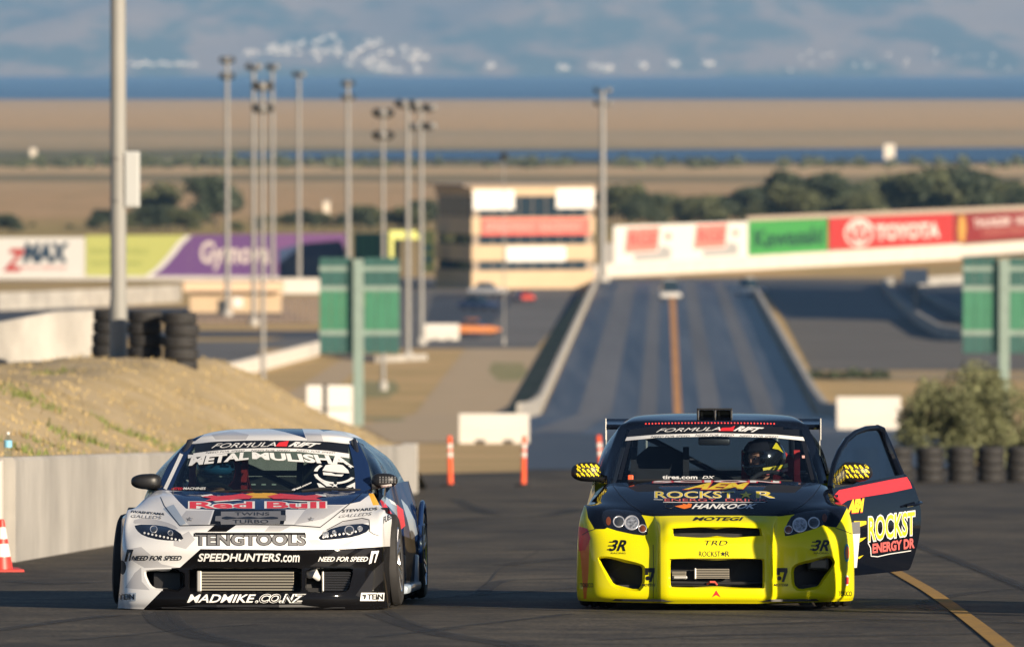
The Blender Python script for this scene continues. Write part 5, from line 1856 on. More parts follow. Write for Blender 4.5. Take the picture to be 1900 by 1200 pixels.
YG = [([1329, 1400, 1465, 1520, 1536], [896, 896, 896, 897, 896], [1.12, 1.14, 1.2, 1.28, 1.40]),
      ([1329, 1398, 1457, 1505, 1520], [842, 842, 843, 846, 842], [1.52, 1.54, 1.6, 1.68, 1.78]),
      ([1329, 1391, 1446, 1487, 1500], [788, 788, 791, 797, 793], [1.93, 1.95, 2.0, 2.07, 2.14]),
      ([1328, 1388, 1440, 1478, 1492], [775, 776, 777, 780, 785], [2.15, 2.15, 2.16, 2.2, 2.25]),
      ([1327, 1385, 1435, 1468, 1485], [766.5, 767, 768.5, 772, 781], [2.6, 2.6, 2.6, 2.6, 2.6]),
      (0, [(0, 3.15, 1.25), (.2, 3.15, 1.25), (.4, 3.15, 1.24), (.52, 3.15, 1.22), (.575, 3.15, 1.18)]),
      (0, [(0, 3.5, 1.19), (.2, 3.5, 1.19), (.4, 3.5, 1.18), (.52, 3.5, 1.16), (.58, 3.5, 1.12)]),
      (0, [(0, 4.2, .86), (.22, 4.2, .86), (.42, 4.2, .86), (.58, 4.18, .86), (.68, 4.15, .85)])]
YB = [(.80, 1.36, .725), (.785, 1.78, .79), (.785, 2.14, .81), (.785, 2.25, .815), (.785, 2.6, .83), (.79, 3.15, .84), (.785, 3.5, .84), (.70, 4.15, .84)]
YR2 = []
for i, (us_, vs_, yy_) in enumerate(YR):          # an extra column keeps the edge of the grille surround crisp
    us_, vs_, yy_ = list(us_), list(vs_), list(yy_)
    us_.insert(4, 1434 if i < 5 else (us_[3] + us_[4]) / 2); vs_.insert(4, (vs_[3] * .6 + vs_[4] * .4)); yy_.insert(4, yy_[3] + .02 if i < 5 else (yy_[3] + yy_[4]) / 2)
    YR2.append((us_, vs_, yy_))
build_shell(Y, YR2, YS, YG, YB, right_door_open=True, fender_from=6)

# paint laid out on the panels
def mir(poly, c=1329): return [(2 * c - u, v) for u, v in poly]
HL_L = rounded([(1116, 949), (1132, 943), (1178, 947), (1193, 955), (1205, 990), (1190, 994), (1130, 981), (1120, 972)], 1)
HL_R = rounded([(1452, 994), (1464, 961), (1480, 950), (1530, 944), (1541, 946), (1535, 965), (1526, 976), (1470, 993)], 1)
Y.paint([(1086, 930), (1130, 930), (1193, 950), (1150, 965), (1122, 981), (1103, 981), (1091, 960)], M_BLK, ['bumper'])
Y.paint([(1578, 928), (1530, 930), (1465, 950), (1500, 965), (1534, 976), (1552, 978), (1562, 962)], M_BLK, ['bumper'])
Y.paint([(1163, 903), (1195, 897.5), (1228, 898.5), (1221, 904), (1236, 911), (1182, 912)], M_MATB, ['hood'])
Y.paint([(1412, 911), (1424, 900), (1436, 897.5), (1490, 902), (1474, 914), (1430, 913)], M_MATB, ['hood'])
Y.paint(HL_L, M_LAMPB, ['bumper', 'hood', 'fender_l']); Y.paint(HL_R, M_LAMPB, ['bumper', 'hood', 'fender_r'])
Y.paint([(1072, 985), (1086, 985), (1094, 1000), (1092, 1060), (1088, 1110), (1083, 1110), (1078, 1040)], M_VORG, ['bumper'])
Y.paint([(1072, 975), (1090, 980), (1096, 998), (1086, 1020), (1074, 1022)], M_VRED, ['bumper'])
# openings
H_UP = rounded([(1247, 977), (1410, 977), (1414, 985), (1414, 997), (1248, 998), (1244, 986)], 1, .3)
H_LO = rounded([(1243, 1035), (1416, 1035), (1419, 1040), (1419, 1088), (1416, 1092), (1243, 1090), (1240, 1085), (1240, 1040)], 1, .2)
H_FL = rounded([(1108, 1036), (1113, 1031), (1136, 1032), (1190, 1045), (1198, 1052), (1196, 1086), (1186, 1098), (1142, 1090), (1132, 1083)], 1, .2)
H_FR = rounded([(1467, 1054), (1478, 1044), (1534, 1030), (1545, 1032), (1550, 1042), (1547, 1050), (1522, 1088), (1516, 1093), (1480, 1097), (1469, 1087)], 1, .2)
for P_, nm, dp in ((H_UP, 'grille_slot', .12), (H_LO, 'lower_intake', .22), (H_FL, 'fog_recess', .16), (H_FR, 'fog_recess', .16)):
    Y.duct(nm, P_, M_YEL, M_MATB, dp, .045 if nm == 'fog_recess' else .034, bvh=Y.b_body)
    Y.hole(P_, ['bumper'])
Y.side_hole(.98, .315, .335, ['fender_l', 'fender_r', 'bumper'])
Y.side_hole(3.62, .315, .335, ['quarter_l', 'quarter_r'])
YP = Y.split({'bumper': 'front_bumper', 'fender_l': 'fender', 'fender_r': 'fender', 'door_l': 'door', 'quarter_l': 'quarter_panel', 'quarter_r': 'quarter_panel', **PNAMES},
             {'bumper': M_YEL, 'hood': M_BLK, 'fender_l': M_BLK, 'fender_r': M_BLK, 'door_l': M_BLK, 'quarter_l': M_YEL, 'quarter_r': M_YEL, 'rear_panel': M_BLK, 'windshield': G_SHIELD, 'roof': M_BLK, 'rear_window': G_SIDE, **pmats(M_BLK)})
# seams
Y.seam('shut_line', [(1192, 953), (1240, 953.5), (1329, 954), (1418, 953.5), (1466, 953)], 1.3, M_VBLK, bvh=Y.b_body)
Y.seam('shut_line', [(1194, 951), (1168, 935), (1150, 918), (1137, 900)], 1.2, M_VBLK, bvh=Y.b_body)
Y.seam('shut_line', [(1464, 950), (1490, 936), (1510, 918), (1523, 899)], 1.2, M_VBLK, bvh=Y.b_body)
Y.seam('shut_line', [(1550, 979), (1566, 984), (1580, 990)], 1.2, M_VBLK, bvh=Y.b_body)
Y.seam('shut_line', [(1105, 981), (1092, 985), (1080, 992)], 1.2, M_VBLK, bvh=Y.b_body)
Y.seam('shut_line', [(1212, 1010), (1213, 1060), (1212, 1116)], 1.0, M_VBLK, bvh=Y.b_body)
# head lamps
hl = [((1148, 967), 11, M_LENS), ((1172, 969), 14, M_LENSC), ((1192, 980), 8, M_AMBER)]
hr = [((1510, 969), 11, M_LENS), ((1484, 973), 14, M_LENSC), ((1463, 982), 8, M_AMBER)]
for grp, out in ((hl, (1129, 966)), (hr, (1530, 960))):
    root_l = bpy.data.objects.new('headlamp', None); COL.objects.link(root_l); root_l.parent = Y.root; root_l.empty_display_size = .1
    for (c, r_, m) in grp:
        Y.disc('lens', c[0], c[1], r_ * .8, m, .45 if m is not M_LENSC else .1, .004, parent=root_l, bvh=Y.b_body)
        Y.ring('bezel', c[0], c[1], r_, .2, M_CHROME, .004, root_l, bvh=Y.b_body)
    Y.disc('side_marker', out[0], out[1], 4.5, M_AMBER, .1, .003, rv=8, parent=root_l, bvh=Y.b_body)
# bits inside the mouth
def in_box(car, name, u0, v0, u1, v1, y, dp, m, bev=.004, parent=None):
    a, c = car.px(u0, v1, y), car.px(u1, v0, y)
    return MB().box(((a.x + c.x) / 2, y + dp / 2, (a.z + c.z) / 2), (c.x - a.x, dp, c.z - a.z), bev=bev).build(name, m, parent or car.root)
def cooler(car, u0, v0, u1, v1, y, n, m, tank=8):
    o = bpy.data.objects.new('cooler', None); COL.objects.link(o); o.parent = car.root; o.empty_display_size = .05
    in_box(car, 'core', u0, v0, u1, v1, y + .012, .04, M_MATB, parent=o)
    for k in range(n):
        vv = v0 + (v1 - v0) * (k + .5) / n
        in_box(car, 'fin_row', u0, vv - (v1 - v0) / n * .28, u1, vv + (v1 - v0) / n * .28, y, .02, m, .001, o)
    if tank:
        in_box(car, 'end_tank', u0 - tank, v0 - 1, u0, v1 + 1, y - .01, .06, M_ALUD, .008, o)
cooler(Y, 1247, 1059, 1273, 1075, .07, 5, M_ALU, 0)
cooler(Y, 1292, 1054, 1353, 1073, .06, 6, M_ALU, 4)
in_box(Y, 'bracket', 1250, 1068, 1275, 1073, .05, .02, M_ALUD)
MB().tube([Y.px(1243, 1080, .05), Y.px(1330, 1082, .05), Y.px(1416, 1081, .05)], .013, 10).build('crash_bar', M_PLAST, Y.root, True)
MB().tube([Y.px(1312, 1083, .03), Y.px(1318, 1079, .0), Y.px(1326, 1079, .0), Y.px(1330, 1084, .03)], .007, 8).build('tow_eye', mat('tow_eye_red', (.6, .10, .07), .5), Y.root, True)
in_box(Y, 'fog_lamp_frame', 1497, 1034, 1538, 1058, .20, .05, M_PLAST, .012)
in_box(Y, 'fog_lamp_lens', 1502, 1037, 1534, 1055, .19, .02, mat('smoked_lens', (.06, .055, .05), .15, coat=1), .01)
# lettering on the nose
B = dict(bvh=Y.b_body)
Y.text('MOTEGI', Y.rect(1285, 959, 1380, 966), M_VBLK, .03, .3, **B)
Y.text('TRD', Y.rect(1307, 1002, 1350, 1011), M_VBLK, .0, .2, **B)
Y.text('ROCKST', Y.rect(1297, 1022, 1337, 1032), M_VBLK, .0, **B)
Y.text('R', Y.rect(1346, 1022, 1354, 1032), M_VBLK, .0, **B)
def star(cu, cv, r_, k=.42, sq=1.0): return [(cu + r_ * (1 if i % 2 == 0 else k) * math.sin(i * math.pi / 5), cv - sq * r_ * (1 if i % 2 == 0 else k) * math.cos(i * math.pi / 5)) for i in range(10)]
Y.vinyl('star_mark', star(1341.5, 1027, 5.5), M_VBLK, **B)
for u0, u1, s_ in ((1130, 1161, 0), (1506, 1537, 0)):
    Y.text('3R', Y.rect(u0, 1001, u1, 1022, 3), M_VBLK, .03, .25, **B)
    Y.vinyls('speed_stripes', [[(u0 - 4 + 2 * k, 1020 - k * 7), (u0 + 11, 1020 - k * 7), (u0 + 11, 1018 - k * 7), (u0 - 3 + 2 * k, 1018 - k * 7)] for k in range(3)], M_VBLK, **B)
    Y.text('RACING', Y.rect(u0 + 4, 1024, u1, 1027), M_VBLK, **B)
for u0, u1 in ((1197, 1215), (1441, 1461)):
    Y.vinyl('badge_block', [(u0, 1053), (u1, 1053), (u1, 1060), (u1 - 6, 1079), (u1 - 11, 1079), (u1 - 6, 1061), (u0 + 6, 1061), (u0 + 6, 1066), (u0, 1066)], M_VBLK, **B)
    Y.disc('badge_dot', u0 + 5, 1072, 4, M_VBLK, .02, .003, bvh=Y.b_body)
    Y.text('MOTEGI', Y.rect(u0 - 6, 1082, u1 + 1, 1087), M_VBLK, .02, .2, **B)
Y.text('TOKICO', Y.rect(1077, 1081, 1101, 1089), M_VBLK, .01, **B)
Y.text('TOKICO', Y.rect(1555, 1096, 1580, 1105), M_VBLK, .01, **B)
Y.vinyl('red_triangle', [(1329, 1094), (1337, 1107), (1329, 1103), (1321, 1107)], M_VRED, **B)
Y.vinyl('oval_badge', [(1571 + 5 * math.cos(t * .4), 1025 + 17 * math.sin(t * .4)) for t in range(15)], mat('cyan_vinyl', (.03, .35, .5), .4), **B)
Y.vinyl('oval_badge', [(1571.5 + 3.6 * math.cos(t * .4), 1025 + 13 * math.sin(t * .4)) for t in range(15)], M_VORG, off=.004, **B)
Y.vinyl('oval_badge', [(1571 + 4 * math.cos(t * .4), 1076 + 10 * math.sin(t * .4)) for t in range(15)], M_VWHT, **B)
Y.vinyl('badge_bar', [(1568, 1070), (1574, 1070), (1574, 1083), (1568, 1083)], M_VRED, off=.004, **B)
# lettering on the hood
Y.text('AEM', [(1268, 908), (1378, 908), (1390, 895.5), (1300, 895.5)], M_VYEL, .035, .0, outline=M_VRED, obold=.06, cell=(8, 2), **B)
Y.text('ROCKST', [(1216, 923.5), (1362, 923.5), (1362, 912), (1216, 912)], M_VYEL, .0, outline=M_VWHT, obold=.025, arc=0, cell=(8, 2), **B)
Y.vinyl('star_mark', star(1384, 918, 13, .4, .55), M_VYEL, cell=(6, 2), **B)
Y.text('R', [(1403, 923.5), (1438, 923.5), (1438, 912), (1403, 912)], M_VYEL, .0, outline=M_VWHT, obold=.03, cell=(8, 2), **B)
Y.text('ENERGY  DRINK', [(1233, 930.5), (1424, 930.5), (1424, 925.5), (1233, 925.5)], M_VPINK, .0, cell=(8, 2), off=.0045, outline=M_VBLK, obold=.03, **B)
Y.seam('outline_stripe', [(1213, 926.5), (1231, 927), (1231, 931.5), (1330, 932), (1420, 931.5)], 1.0, M_VWHT, bvh=Y.b_body)
Y.text('HANKOOK', [(1283, 944), (1400, 944), (1405, 934.5), (1288, 934.5)], M_VWHT, .03, .2, cell=(8, 2), **B)
Y.vinyl('flame_mark', [(1252, 939), (1268, 936), (1266, 934), (1275, 936), (1277, 933.5), (1284, 935), (1282, 941), (1270, 944), (1262, 942)], M_VORG, cell=(6, 2), **B)
Y.text('SCION', [(1212, 895.0), (1446, 895.0), (1446, 891.0), (1212, 891.0)], M_VWHT, .03, .0, outline=M_VRED, obold=.07, arc=1.2, cell=(8, 2), **B)
Y.ring('hood_pin', 1242, 938, 9, .25, M_PLAST, .003, rv=5, bvh=Y.b_body)
# glass
B = dict(bvh=Y.b_glass)
Y.vinyl('sun_strip', [(1170, 797), (1212, 790.5), (1270, 788), (1329, 787.5), (1388, 788), (1446, 790.5), (1488, 797), (1493, 806), (1440, 803), (1329, 800.5), (1218, 803), (1165, 806)], M_VBLK, **B)
Y.vinyl('white_strip', [(1163, 811), (1218, 806.5), (1329, 803.5), (1440, 806.5), (1490, 811), (1493, 818), (1440, 812.5), (1329, 809.5), (1218, 812.5), (1160, 818)], M_VWHT, off=.0028, **B)
Y.vinyl('sun_strip', [(1165, 806), (1218, 803), (1329, 800.5), (1440, 803), (1493, 806), (1490, 811), (1440, 806.5), (1329, 803.5), (1218, 806.5), (1163, 811)], M_VBLK, **B)
Y.text('FORMULA', [(1217, 802.5), (1337, 799), (1337, 792.5), (1222, 795.5)], M_VWHT, .0, .35, off=.004, **B)
Y.vinyl('drift_mark', [(1333, 800), (1340, 794), (1356, 793.5), (1364, 790), (1360, 800)], M_VRED, off=.004, **B)
Y.text('RIFT', [(1360, 800), (1408, 803), (1418, 794), (1368, 791)], M_VWHT, .05, .35, off=.005, **B)
for k in range(3):
    a = 1208 + k * 82
    vv = 811.3 - 3.2 * (1 - ((a + 36 - 1329) / 120) ** 2)
    Y.text('NEED FOR SPEED', [(a, vv + 2 + (1.2 if k == 0 else -.2)), (a + 72, vv + 2 + (1.4 if k == 2 else -.3)), (a + 72, vv - 2 + (1.4 if k == 2 else -.3)), (a, vv - 2 + (1.2 if k == 0 else -.2))], M_VGRY, .0, .3, off=.0045, **B)
Y.text('tires.com', Y.rect(1229, 882, 1294, 889), M_VWHT, .03, **B)
Y.text('DX', Y.rect(1303, 883, 1326, 888), M_VWHT, .02, .3, **B)
Y.vinyl('white_strip', [(1488, 845), (1493, 845), (1493, 850), (1488, 850)], mat('pale_sticker', (.7, .4, .36), .5), **B)
# black ceramic edge of the screen
Y.seam('screen_edge', [(1150, 890), (1160, 850), (1172, 800)], 7, M_VBLK, bvh=Y.b_glass); Y.seam('screen_edge', [(1508, 890), (1498, 850), (1486, 800)], 7, M_VBLK, bvh=Y.b_glass)
# wipers, tow strap
MB().tube([Y.px(1165, 891, 1.12), Y.px(1230, 890, 1.12), Y.px(1290, 892, 1.1)], .008, 6).build('wiper', M_PLAST, Y.root, True)
MB().tube([Y.px(1345, 892, 1.1), Y.px(1400, 890.5, 1.12), Y.px(1470, 892, 1.16)], .008, 6).build('wiper', M_PLAST, Y.root, True)
so = MB()
a = Y.px(1170, 887, 1.13)
so.box(a, (.036, .02, .045), bev=.006).build('tow_strap', M_ORANGE, Y.root)
# roof: rivet row, scoop
rv = MB()
for k in range(40):
    u = 1198 + k * 6.1
    h = Y.hit(u, 785.5 - 1.5 * (1 - ((u - 1318) / 120) ** 2) + .8, Y.b_roof) or Y.hit(u, 783, Y.b_roof)
    if h: e = ellipsoid(h[0] + h[1] * .001, (.0065, .0065, .0065), 8); rv.add(e.v, e.f)
tag(rv.build('rivet_row', mat('red_rivet', (.8, .02, .02), .4), Y.root, True), kind='stuff')
sc_ = bpy.data.objects.new('roof_scoop', None); COL.objects.link(sc_); sc_.parent = Y.root; sc_.empty_display_size = .1
M_SCI = mat('scoop_inside', (.16, .13, .08), .4, .3)
def scb(n, u0, v0, u1, v1, y, dp, m): in_box(Y, n, u0, v0, u1, v1, y, dp, m, .004, sc_)
scb('top_plate', 1293, 757, 1359, 760, 2.16, .34, M_PLAST); scb('bottom_plate', 1293, 779, 1359, 782, 2.16, .34, M_PLAST)
for u in (1293, 1324.5, 1355): scb('side_plate', u, 760.2, u + 4, 778.8, 2.17, .32, M_PLAST)
scb('inner_wall', 1297.5, 760.5, 1324, 778.5, 2.40, .02, M_SCI); scb('inner_wall', 1329, 760.5, 1354.5, 778.5, 2.40, .02, M_SCI)
for u in (1299, 1331): scb('intake_pipe', u, 762, u + 6, 777, 2.3, .05, M_SCI)
# wing
wg = bpy.data.objects.new('rear_wing', None); COL.objects.link(wg); wg.parent = Y.root; wg.empty_display_size = .1
pa, pb = Y.px(1124, 788, 4.15), Y.px(1522, 788, 4.15)
prof = [(0, .0), (.02, .022), (.10, .034), (.25, .045), (.30, .062), (.30, .052), (.25, .028), (.10, .0), (.02, -.012)]
vs = [Vector((x, 4.05 + a, pa.z - .02 + b)) for x in (pa.x, pb.x) for a, b in prof]
n_ = len(prof)
MB().add(vs, [tuple(range(n_)), tuple(range(n_, 2 * n_))[::-1]] + [(i, (i + 1) % n_, (i + 1) % n_ + n_, i + n_) for i in range(n_)]).build('wing_blade', M_BLK, wg, True)
for x in (pa.x, pb.x):
    MB().box((x, 4.2, pa.z - .03), (.008, .36, .15), bev=.003).build('end_plate', M_ALUD, wg)
for x in (-.45, .45):
    MB().box((x, 4.18, pa.z - .16), (.012, .12, .30)).build('stay', M_ALUD, wg)
MB().box((pa.x + .004, 4.1, pa.z - .16), (.008, .03, .36)).build('stay', M_ALUD, wg); MB().box((pb.x - .004, 4.1, pa.z - .16), (.008, .03, .36)).build('stay', M_ALUD, wg)
# wheels and wells
for yy, st in ((.98, R(2)), (3.62, 0)):
    for s in (-1, 1):
        wheel(Y, s * .755, yy, .312, .315, .235, M_GUNM, st, -s * R(2.0), s)
        arch_liner(Y, yy, .315, .345, s * .50, s * .85, M_MATB)
MB().box((0, .62, .13), (1.3, .9, .05)).build('undertray', M_MATB, Y.root)
MB().box((0, .60, .42), (1.0, .06, .5)).build('radiator', M_MATB, Y.root)
sp = MB(); sp.prism([(-.72, .25), (-.6, .06), (-.35, -.04), (.35, -.04), (.6, .06), (.72, .25), (.72, .5), (-.72, .5)], lambda a, b: Vector((a, b, .052)), lambda a, b: Vector((a, b, .066))); sp.build('splitter', M_PLAST, Y.root)
cage_and_cabin(Y, [(-.36, 2.02, M_SEATB, .80), (.38, 2.02, M_SEATR, .78)], 1.19, 2.62, .62)
steering(Y, .37, 1.72, .72)
MB().box(Y.px(1325, 818, 1.82), (.21, .03, .055), bev=.02).build('cabin_mirror', M_PLAST, Y.root, True)
# mirrors
def wing_mirror(car, u, v, y, ru, rv_, foot, m, dashes=None, lens=None, parent=None):
    c = car.px(u, v, y); sc = (car.M @ c).y / FPX
    o = bpy.data.objects.new('wing_mirror', None); COL.objects.link(o); o.parent = parent or car.root; o.empty_display_size = .05
    bm = bmesh.new(); bmesh.ops.create_uvsphere(bm, u_segments=24, v_segments=16, radius=1)
    for w_ in bm.verts:
        p = w_.co; f_ = lambda t: math.copysign(abs(t) ** .72, t)
        w_.co = c + Vector((f_(p.x) * ru * sc, f_(p.y) * .085 + (.02 if p.y > 0 else 0), f_(p.z) * rv_ * sc * (1 - .18 * p.x * (1 if u > car.pix((0, 1.4, .8))[0] else -1))))
    for f in bm.faces: f.smooth = True
    me = bpy.data.meshes.new('mirror_housing'); bm.to_mesh(me)
    bvh = BVHTree.FromBMesh(bm); bm.free()
    link_mesh('mirror_housing', me, m, o)
    f0 = car.px(*foot)
    MB().tube([c + Vector((0, .02, -rv_ * sc * .6)), (c + f0) / 2 + Vector((0, 0, -.02)), f0], [.022, .016, .022], 8).build('mirror_arm', M_PLAST, o, True)
    if dashes: car.vinyls('pattern_dashes', dashes, M_VYEL, bvh=bvh, off=.002, parent=o, cell=(6, 6))
    return o, bvh
rd = random.Random(2)
def dashes(u0, v0, u1, v1, n):
    out = []
    for i in range(n):
        for j in range(3):
            a = u0 + (u1 - u0) * (i + .25 * (j % 2)) / n + rd.uniform(-1, 1); b = v0 + (v1 - v0) * (j + .2) / 3 + rd.uniform(-1, 1)
            out += [[(a, b), (a + 3, b - 1.2), (a + 9, b + 5), (a + 7.5, b + 7), (a + 5, b + 4.2), (a + 3, b + 5.5), (a + 2.2, b + 3)]]
    return out
wing_mirror(Y, 1087, 875, 1.50, 28, 18, (1135, 892, 1.42), M_PLAST, dashes(1068, 860, 1112, 884, 5))

# ---- the open door, swung out about its front edge
DA = R(24)
e_ = Vector((math.sin(DA), math.cos(DA), 0)); dn = Vector((math.cos(DA), -math.sin(DA), 0)); Hp = Vector((.872, 1.37, 0))
DR = bpy.data.objects.new('open_door', None); COL.objects.link(DR); DR.parent = Y.root; DR.empty_display_size = .1
tag(DR, 'black open door with red stripe and yellow lettering')
def dpt(u, v, off=0.0):
    p = Y.to_plane(u, v, Hp, dn)
    return p + dn * off
def dbulge(v): return .045 * math.sin(math.pi * min(1, max(0, (v - 885) / 185)))
OUT = [(1540, 905), (1560, 902), (1600, 894), (1640, 886), (1680, 879), (1687, 889), (1693, 902), (1697, 925), (1698.5, 945), (1697.5, 968), (1694, 1000), (1690, 1028), (1686, 1052), (1683, 1057), (1640, 1062), (1590, 1067), (1556, 1069), (1545, 1000), (1540, 950)]
bm = bmesh.new()
vs = [bm.verts.new((a, b, 0)) for a, b in OUT]
bm.faces.new(vs)
for k in range(1, 16):
    bmesh.ops.bisect_plane(bm, geom=list(bm.verts) + list(bm.edges) + list(bm.faces), dist=1e-6, plane_co=(0, 880 + k * 12, 0), plane_no=(0, 1, 0))
for k in range(1, 8):
    bmesh.ops.bisect_plane(bm, geom=list(bm.verts) + list(bm.edges) + list(bm.faces), dist=1e-6, plane_co=(1540 + k * 20, 0, 0), plane_no=(1, 0, 0))
for v_ in bm.verts: v_.co = dpt(v_.co.x, v_.co.y, dbulge(v_.co.y))
bm.normal_update()
dbvh = BVHTree.FromBMesh(bm)
for f in bm.faces:
    f.smooth = True
    if f.normal.dot(dn) < 0: f.normal_flip()
bmesh.ops.solidify(bm, geom=list(bm.faces), thickness=.075)
bmesh.ops.recalc_face_normals(bm, faces=bm.faces)
for e2 in bm.edges:
    if len(e2.link_faces) == 2 and e2.calc_face_angle(0) > R(40): e2.smooth = False
me = bpy.data.meshes.new('door_skin'); bm.to_mesh(me); bm.free()
link_mesh('door_skin', me, M_BLK, DR)
D = dict(bvh=dbvh, parent=DR)
NW2 = (dn * math.cos(R(17)) + Vector((0, 0, 1)) * math.sin(R(17))).normalized()
Bp = dpt(1600, 894)
def dpw(u, v, off=0.0):
    return Y.to_plane(u, v, Bp, NW2) + NW2 * off
fr = [dpw(u, v, -.02) for u, v in ((1545, 902), (1548, 880), (1553, 858), (1562, 836), (1575, 815), (1592, 801), (1612, 793.5), (1634, 791.5))]
MB().tube(fr, .019, 10).build('window_frame', M_BLK, DR, True)
MB().tube([dpw(u, v, -.02) for u, v in ((1632, 791.5), (1640, 796), (1650, 820), (1662, 850), (1676, 884))], [.022, .03, .032, .034, .036], 10).build('window_frame', M_BLK, DR, True)
gl_ = MB(); gl_.prism([(1548, 897), (1552, 862), (1562, 838), (1576, 817), (1594, 803), (1614, 796), (1634, 794), (1644, 812), (1658, 846), (1672, 880), (1640, 888), (1600, 896)], lambda a, b: dpw(a, b, -.018), lambda a, b: dpw(a, b, -.023))
gl_.build('window_glass', glassmat('door_glass', (.30, .36, .42), ior=2.5), DR)
Y.vinyl('red_stripe', [(1545, 921), (1556, 909), (1600, 900), (1650, 890), (1682, 884.5), (1688, 894), (1692, 905), (1650, 914), (1600, 922), (1572, 928), (1560, 936)], M_VRED, **D)
Y.text('AEM', [(1571, 952), (1601, 949), (1603, 924), (1576, 927)], M_VYEL, .08, .1, outline=M_VRED, obold=.11, **D)
Y.text('ROCKST', [(1611, 1004), (1697, 991), (1697, 948), (1611, 959)], M_VYEL, .02, outline=M_VWHT, obold=.06, **D)
Y.text('ENERGY DR', [(1618, 1026), (1696, 1016), (1696, 997), (1618, 1008)], M_VPINK, .04, off=.0045, outline=M_VBLK, obold=.06, **D)
Y.seam('outline_stripe', [(1610, 1006), (1615, 1016), (1616, 1031), (1628, 1032), (1650, 1027), (1690, 1021)], 1.6, M_VWHT, bvh=dbvh)
Y.vinyls('claw_marks', [[(1584, 966), (1607, 966), (1607, 972), (1594, 977), (1584, 980)], [(1590, 999), (1607, 996), (1600, 1002), (1590, 1008)], [(1588, 1034), (1602, 1029), (1594, 1036)]], M_VYEL, **D)
Y.vinyl('number_panel', [(1572, 990), (1595, 989), (1589, 1052), (1576, 1054)], M_VWHT, off=.004, **D)
Y.vinyl('number_panel', [(1572, 969), (1595, 967), (1595, 988), (1572, 989)], M_VGRY, off=.004, **D)
MB().tube([dpt(1668, 938, .055), dpt(1676, 936, .085), dpt(1688, 932, .085), dpt(1693, 931, .05)], .009, 8).build('door_handle', M_BLK, DR, True)
mo, _ = wing_mirror(Y, 1583, 876, 1.52, 36, 19, (1550, 893, 1.42), M_PLAST, dashes(1556, 861, 1612, 886, 6), parent=DR)

# ---- the driver, looking to the side with the visor up
seat = Vector((.375, 2.08, .20))
dp_ = Y.px(1418, 851, 1.99)
pose = {'pelvis': (0, 0, .16), 'spine': (0, -.02, .32), 'chest': (0, -.03, .47), 'neck': (0, -.05, .60), 'jaw': (0, -.08, .68), 'head': (0, -.075, .76)}
for s, k in ((1, 'l'), (-1, 'r')):
    pose.update({'sh' + k: (.17 * s, -.03, .545), 'el' + k: (.23 * s, -.22, .42), 'wr' + k: (.15 * s, -.40, .50), 'ha' + k: (.13 * s, -.44, .53), 'hip' + k: (.09 * s, -.04, .13), 'kn' + k: (.12 * s, -.48, .26), 'an' + k: (.10 * s, -.84, .10), 'to' + k: (.10 * s, -.95, .18)})
base = dp_ - Vector((0, -.075, .755))
wl = Y.M @ base
drv, J = build_person('person', 'driver in black race suit and helmet with raised visor in the yellow car', pose, wl, Y.root.rotation_euler, M_SUIT)
M_HEL = mat('black_helmet', (.010, .011, .012), .15, coat=1)
hpiv = bpy.data.objects.new('helmeted_head', None); COL.objects.link(hpiv); hpiv.parent = drv; hpiv.location = (0, -.075, .755); hpiv.rotation_euler = (R(8), R(0), R(-52)); hpiv.empty_display_size = .05
hobj = helmet(hpiv, (0, 0, 0), M_HEL)
MB().add([Vector(p) for p in ((.134, .02, .06), (.136, -.03, .075), (.11, .03, .11), (.125, .07, .03))], [(0, 1, 2, 3)]).build('helmet_flash', M_VYEL, hpiv)
hv_ = [Vector((.1375 * math.cos(R(a)) , .160 * math.sin(R(a)), z)) for a in (-40, -10, 20, 50) for z in (-.07, -.045)]
pydata('helmet_flash', hv_, [(2 * i, 2 * i + 1, 2 * i + 3, 2 * i + 2) for i in range(3)], M_VYEL, hpiv)
hv_ = [Vector((.134 * math.cos(R(a)) , .157 * math.sin(R(a)), z)) for a in (-45, -15, 15, 45) for z in (-.095, -.075)]
pydata('helmet_flash', hv_, [(2 * i, 2 * i + 1, 2 * i + 3, 2 * i + 2) for i in range(3)], M_VPINK, hpiv)

# ---- a bystander just outside the right edge, whose shadow falls across the bonnet
tgt = Vector((1.515, 55.15, 0))
Lh = (1.74 - .77) / math.tan(SUN_E)
bp = Vector((tgt.x, tgt.y, 0)) + Vector((SUND.x, SUND.y, 0)).normalized() * Lh
bp.z = G(bp.y) + .01
by_pose = {'hipl': (.085, 0, .90), 'hipr': (-.085, 0, .90), 'knl': (.075, -.01, .50), 'knr': (-.075, -.01, .50), 'anl': (.075, .02, .09), 'anr': (-.075, .02, .09), 'tol': (.08, -.15, .03), 'tor': (-.08, -.15, .03),
           'ell': (.25, .02, 1.15), 'elr': (-.25, .02, 1.15), 'wrl': (.24, -.05, .92), 'wrr': (-.24, -.05, .92), 'hal': (.23, -.07, .82), 'har': (-.23, -.07, .82)}
by_, _ = build_person('person', 'bystander in dark clothes just beyond the right edge, shading the yellow car', by_pose, bp, (0, 0, SUN_A), mat('dark_clothes', (.03, .03, .04), .8))
by_.scale = (1.22, 1.1, 1.0)

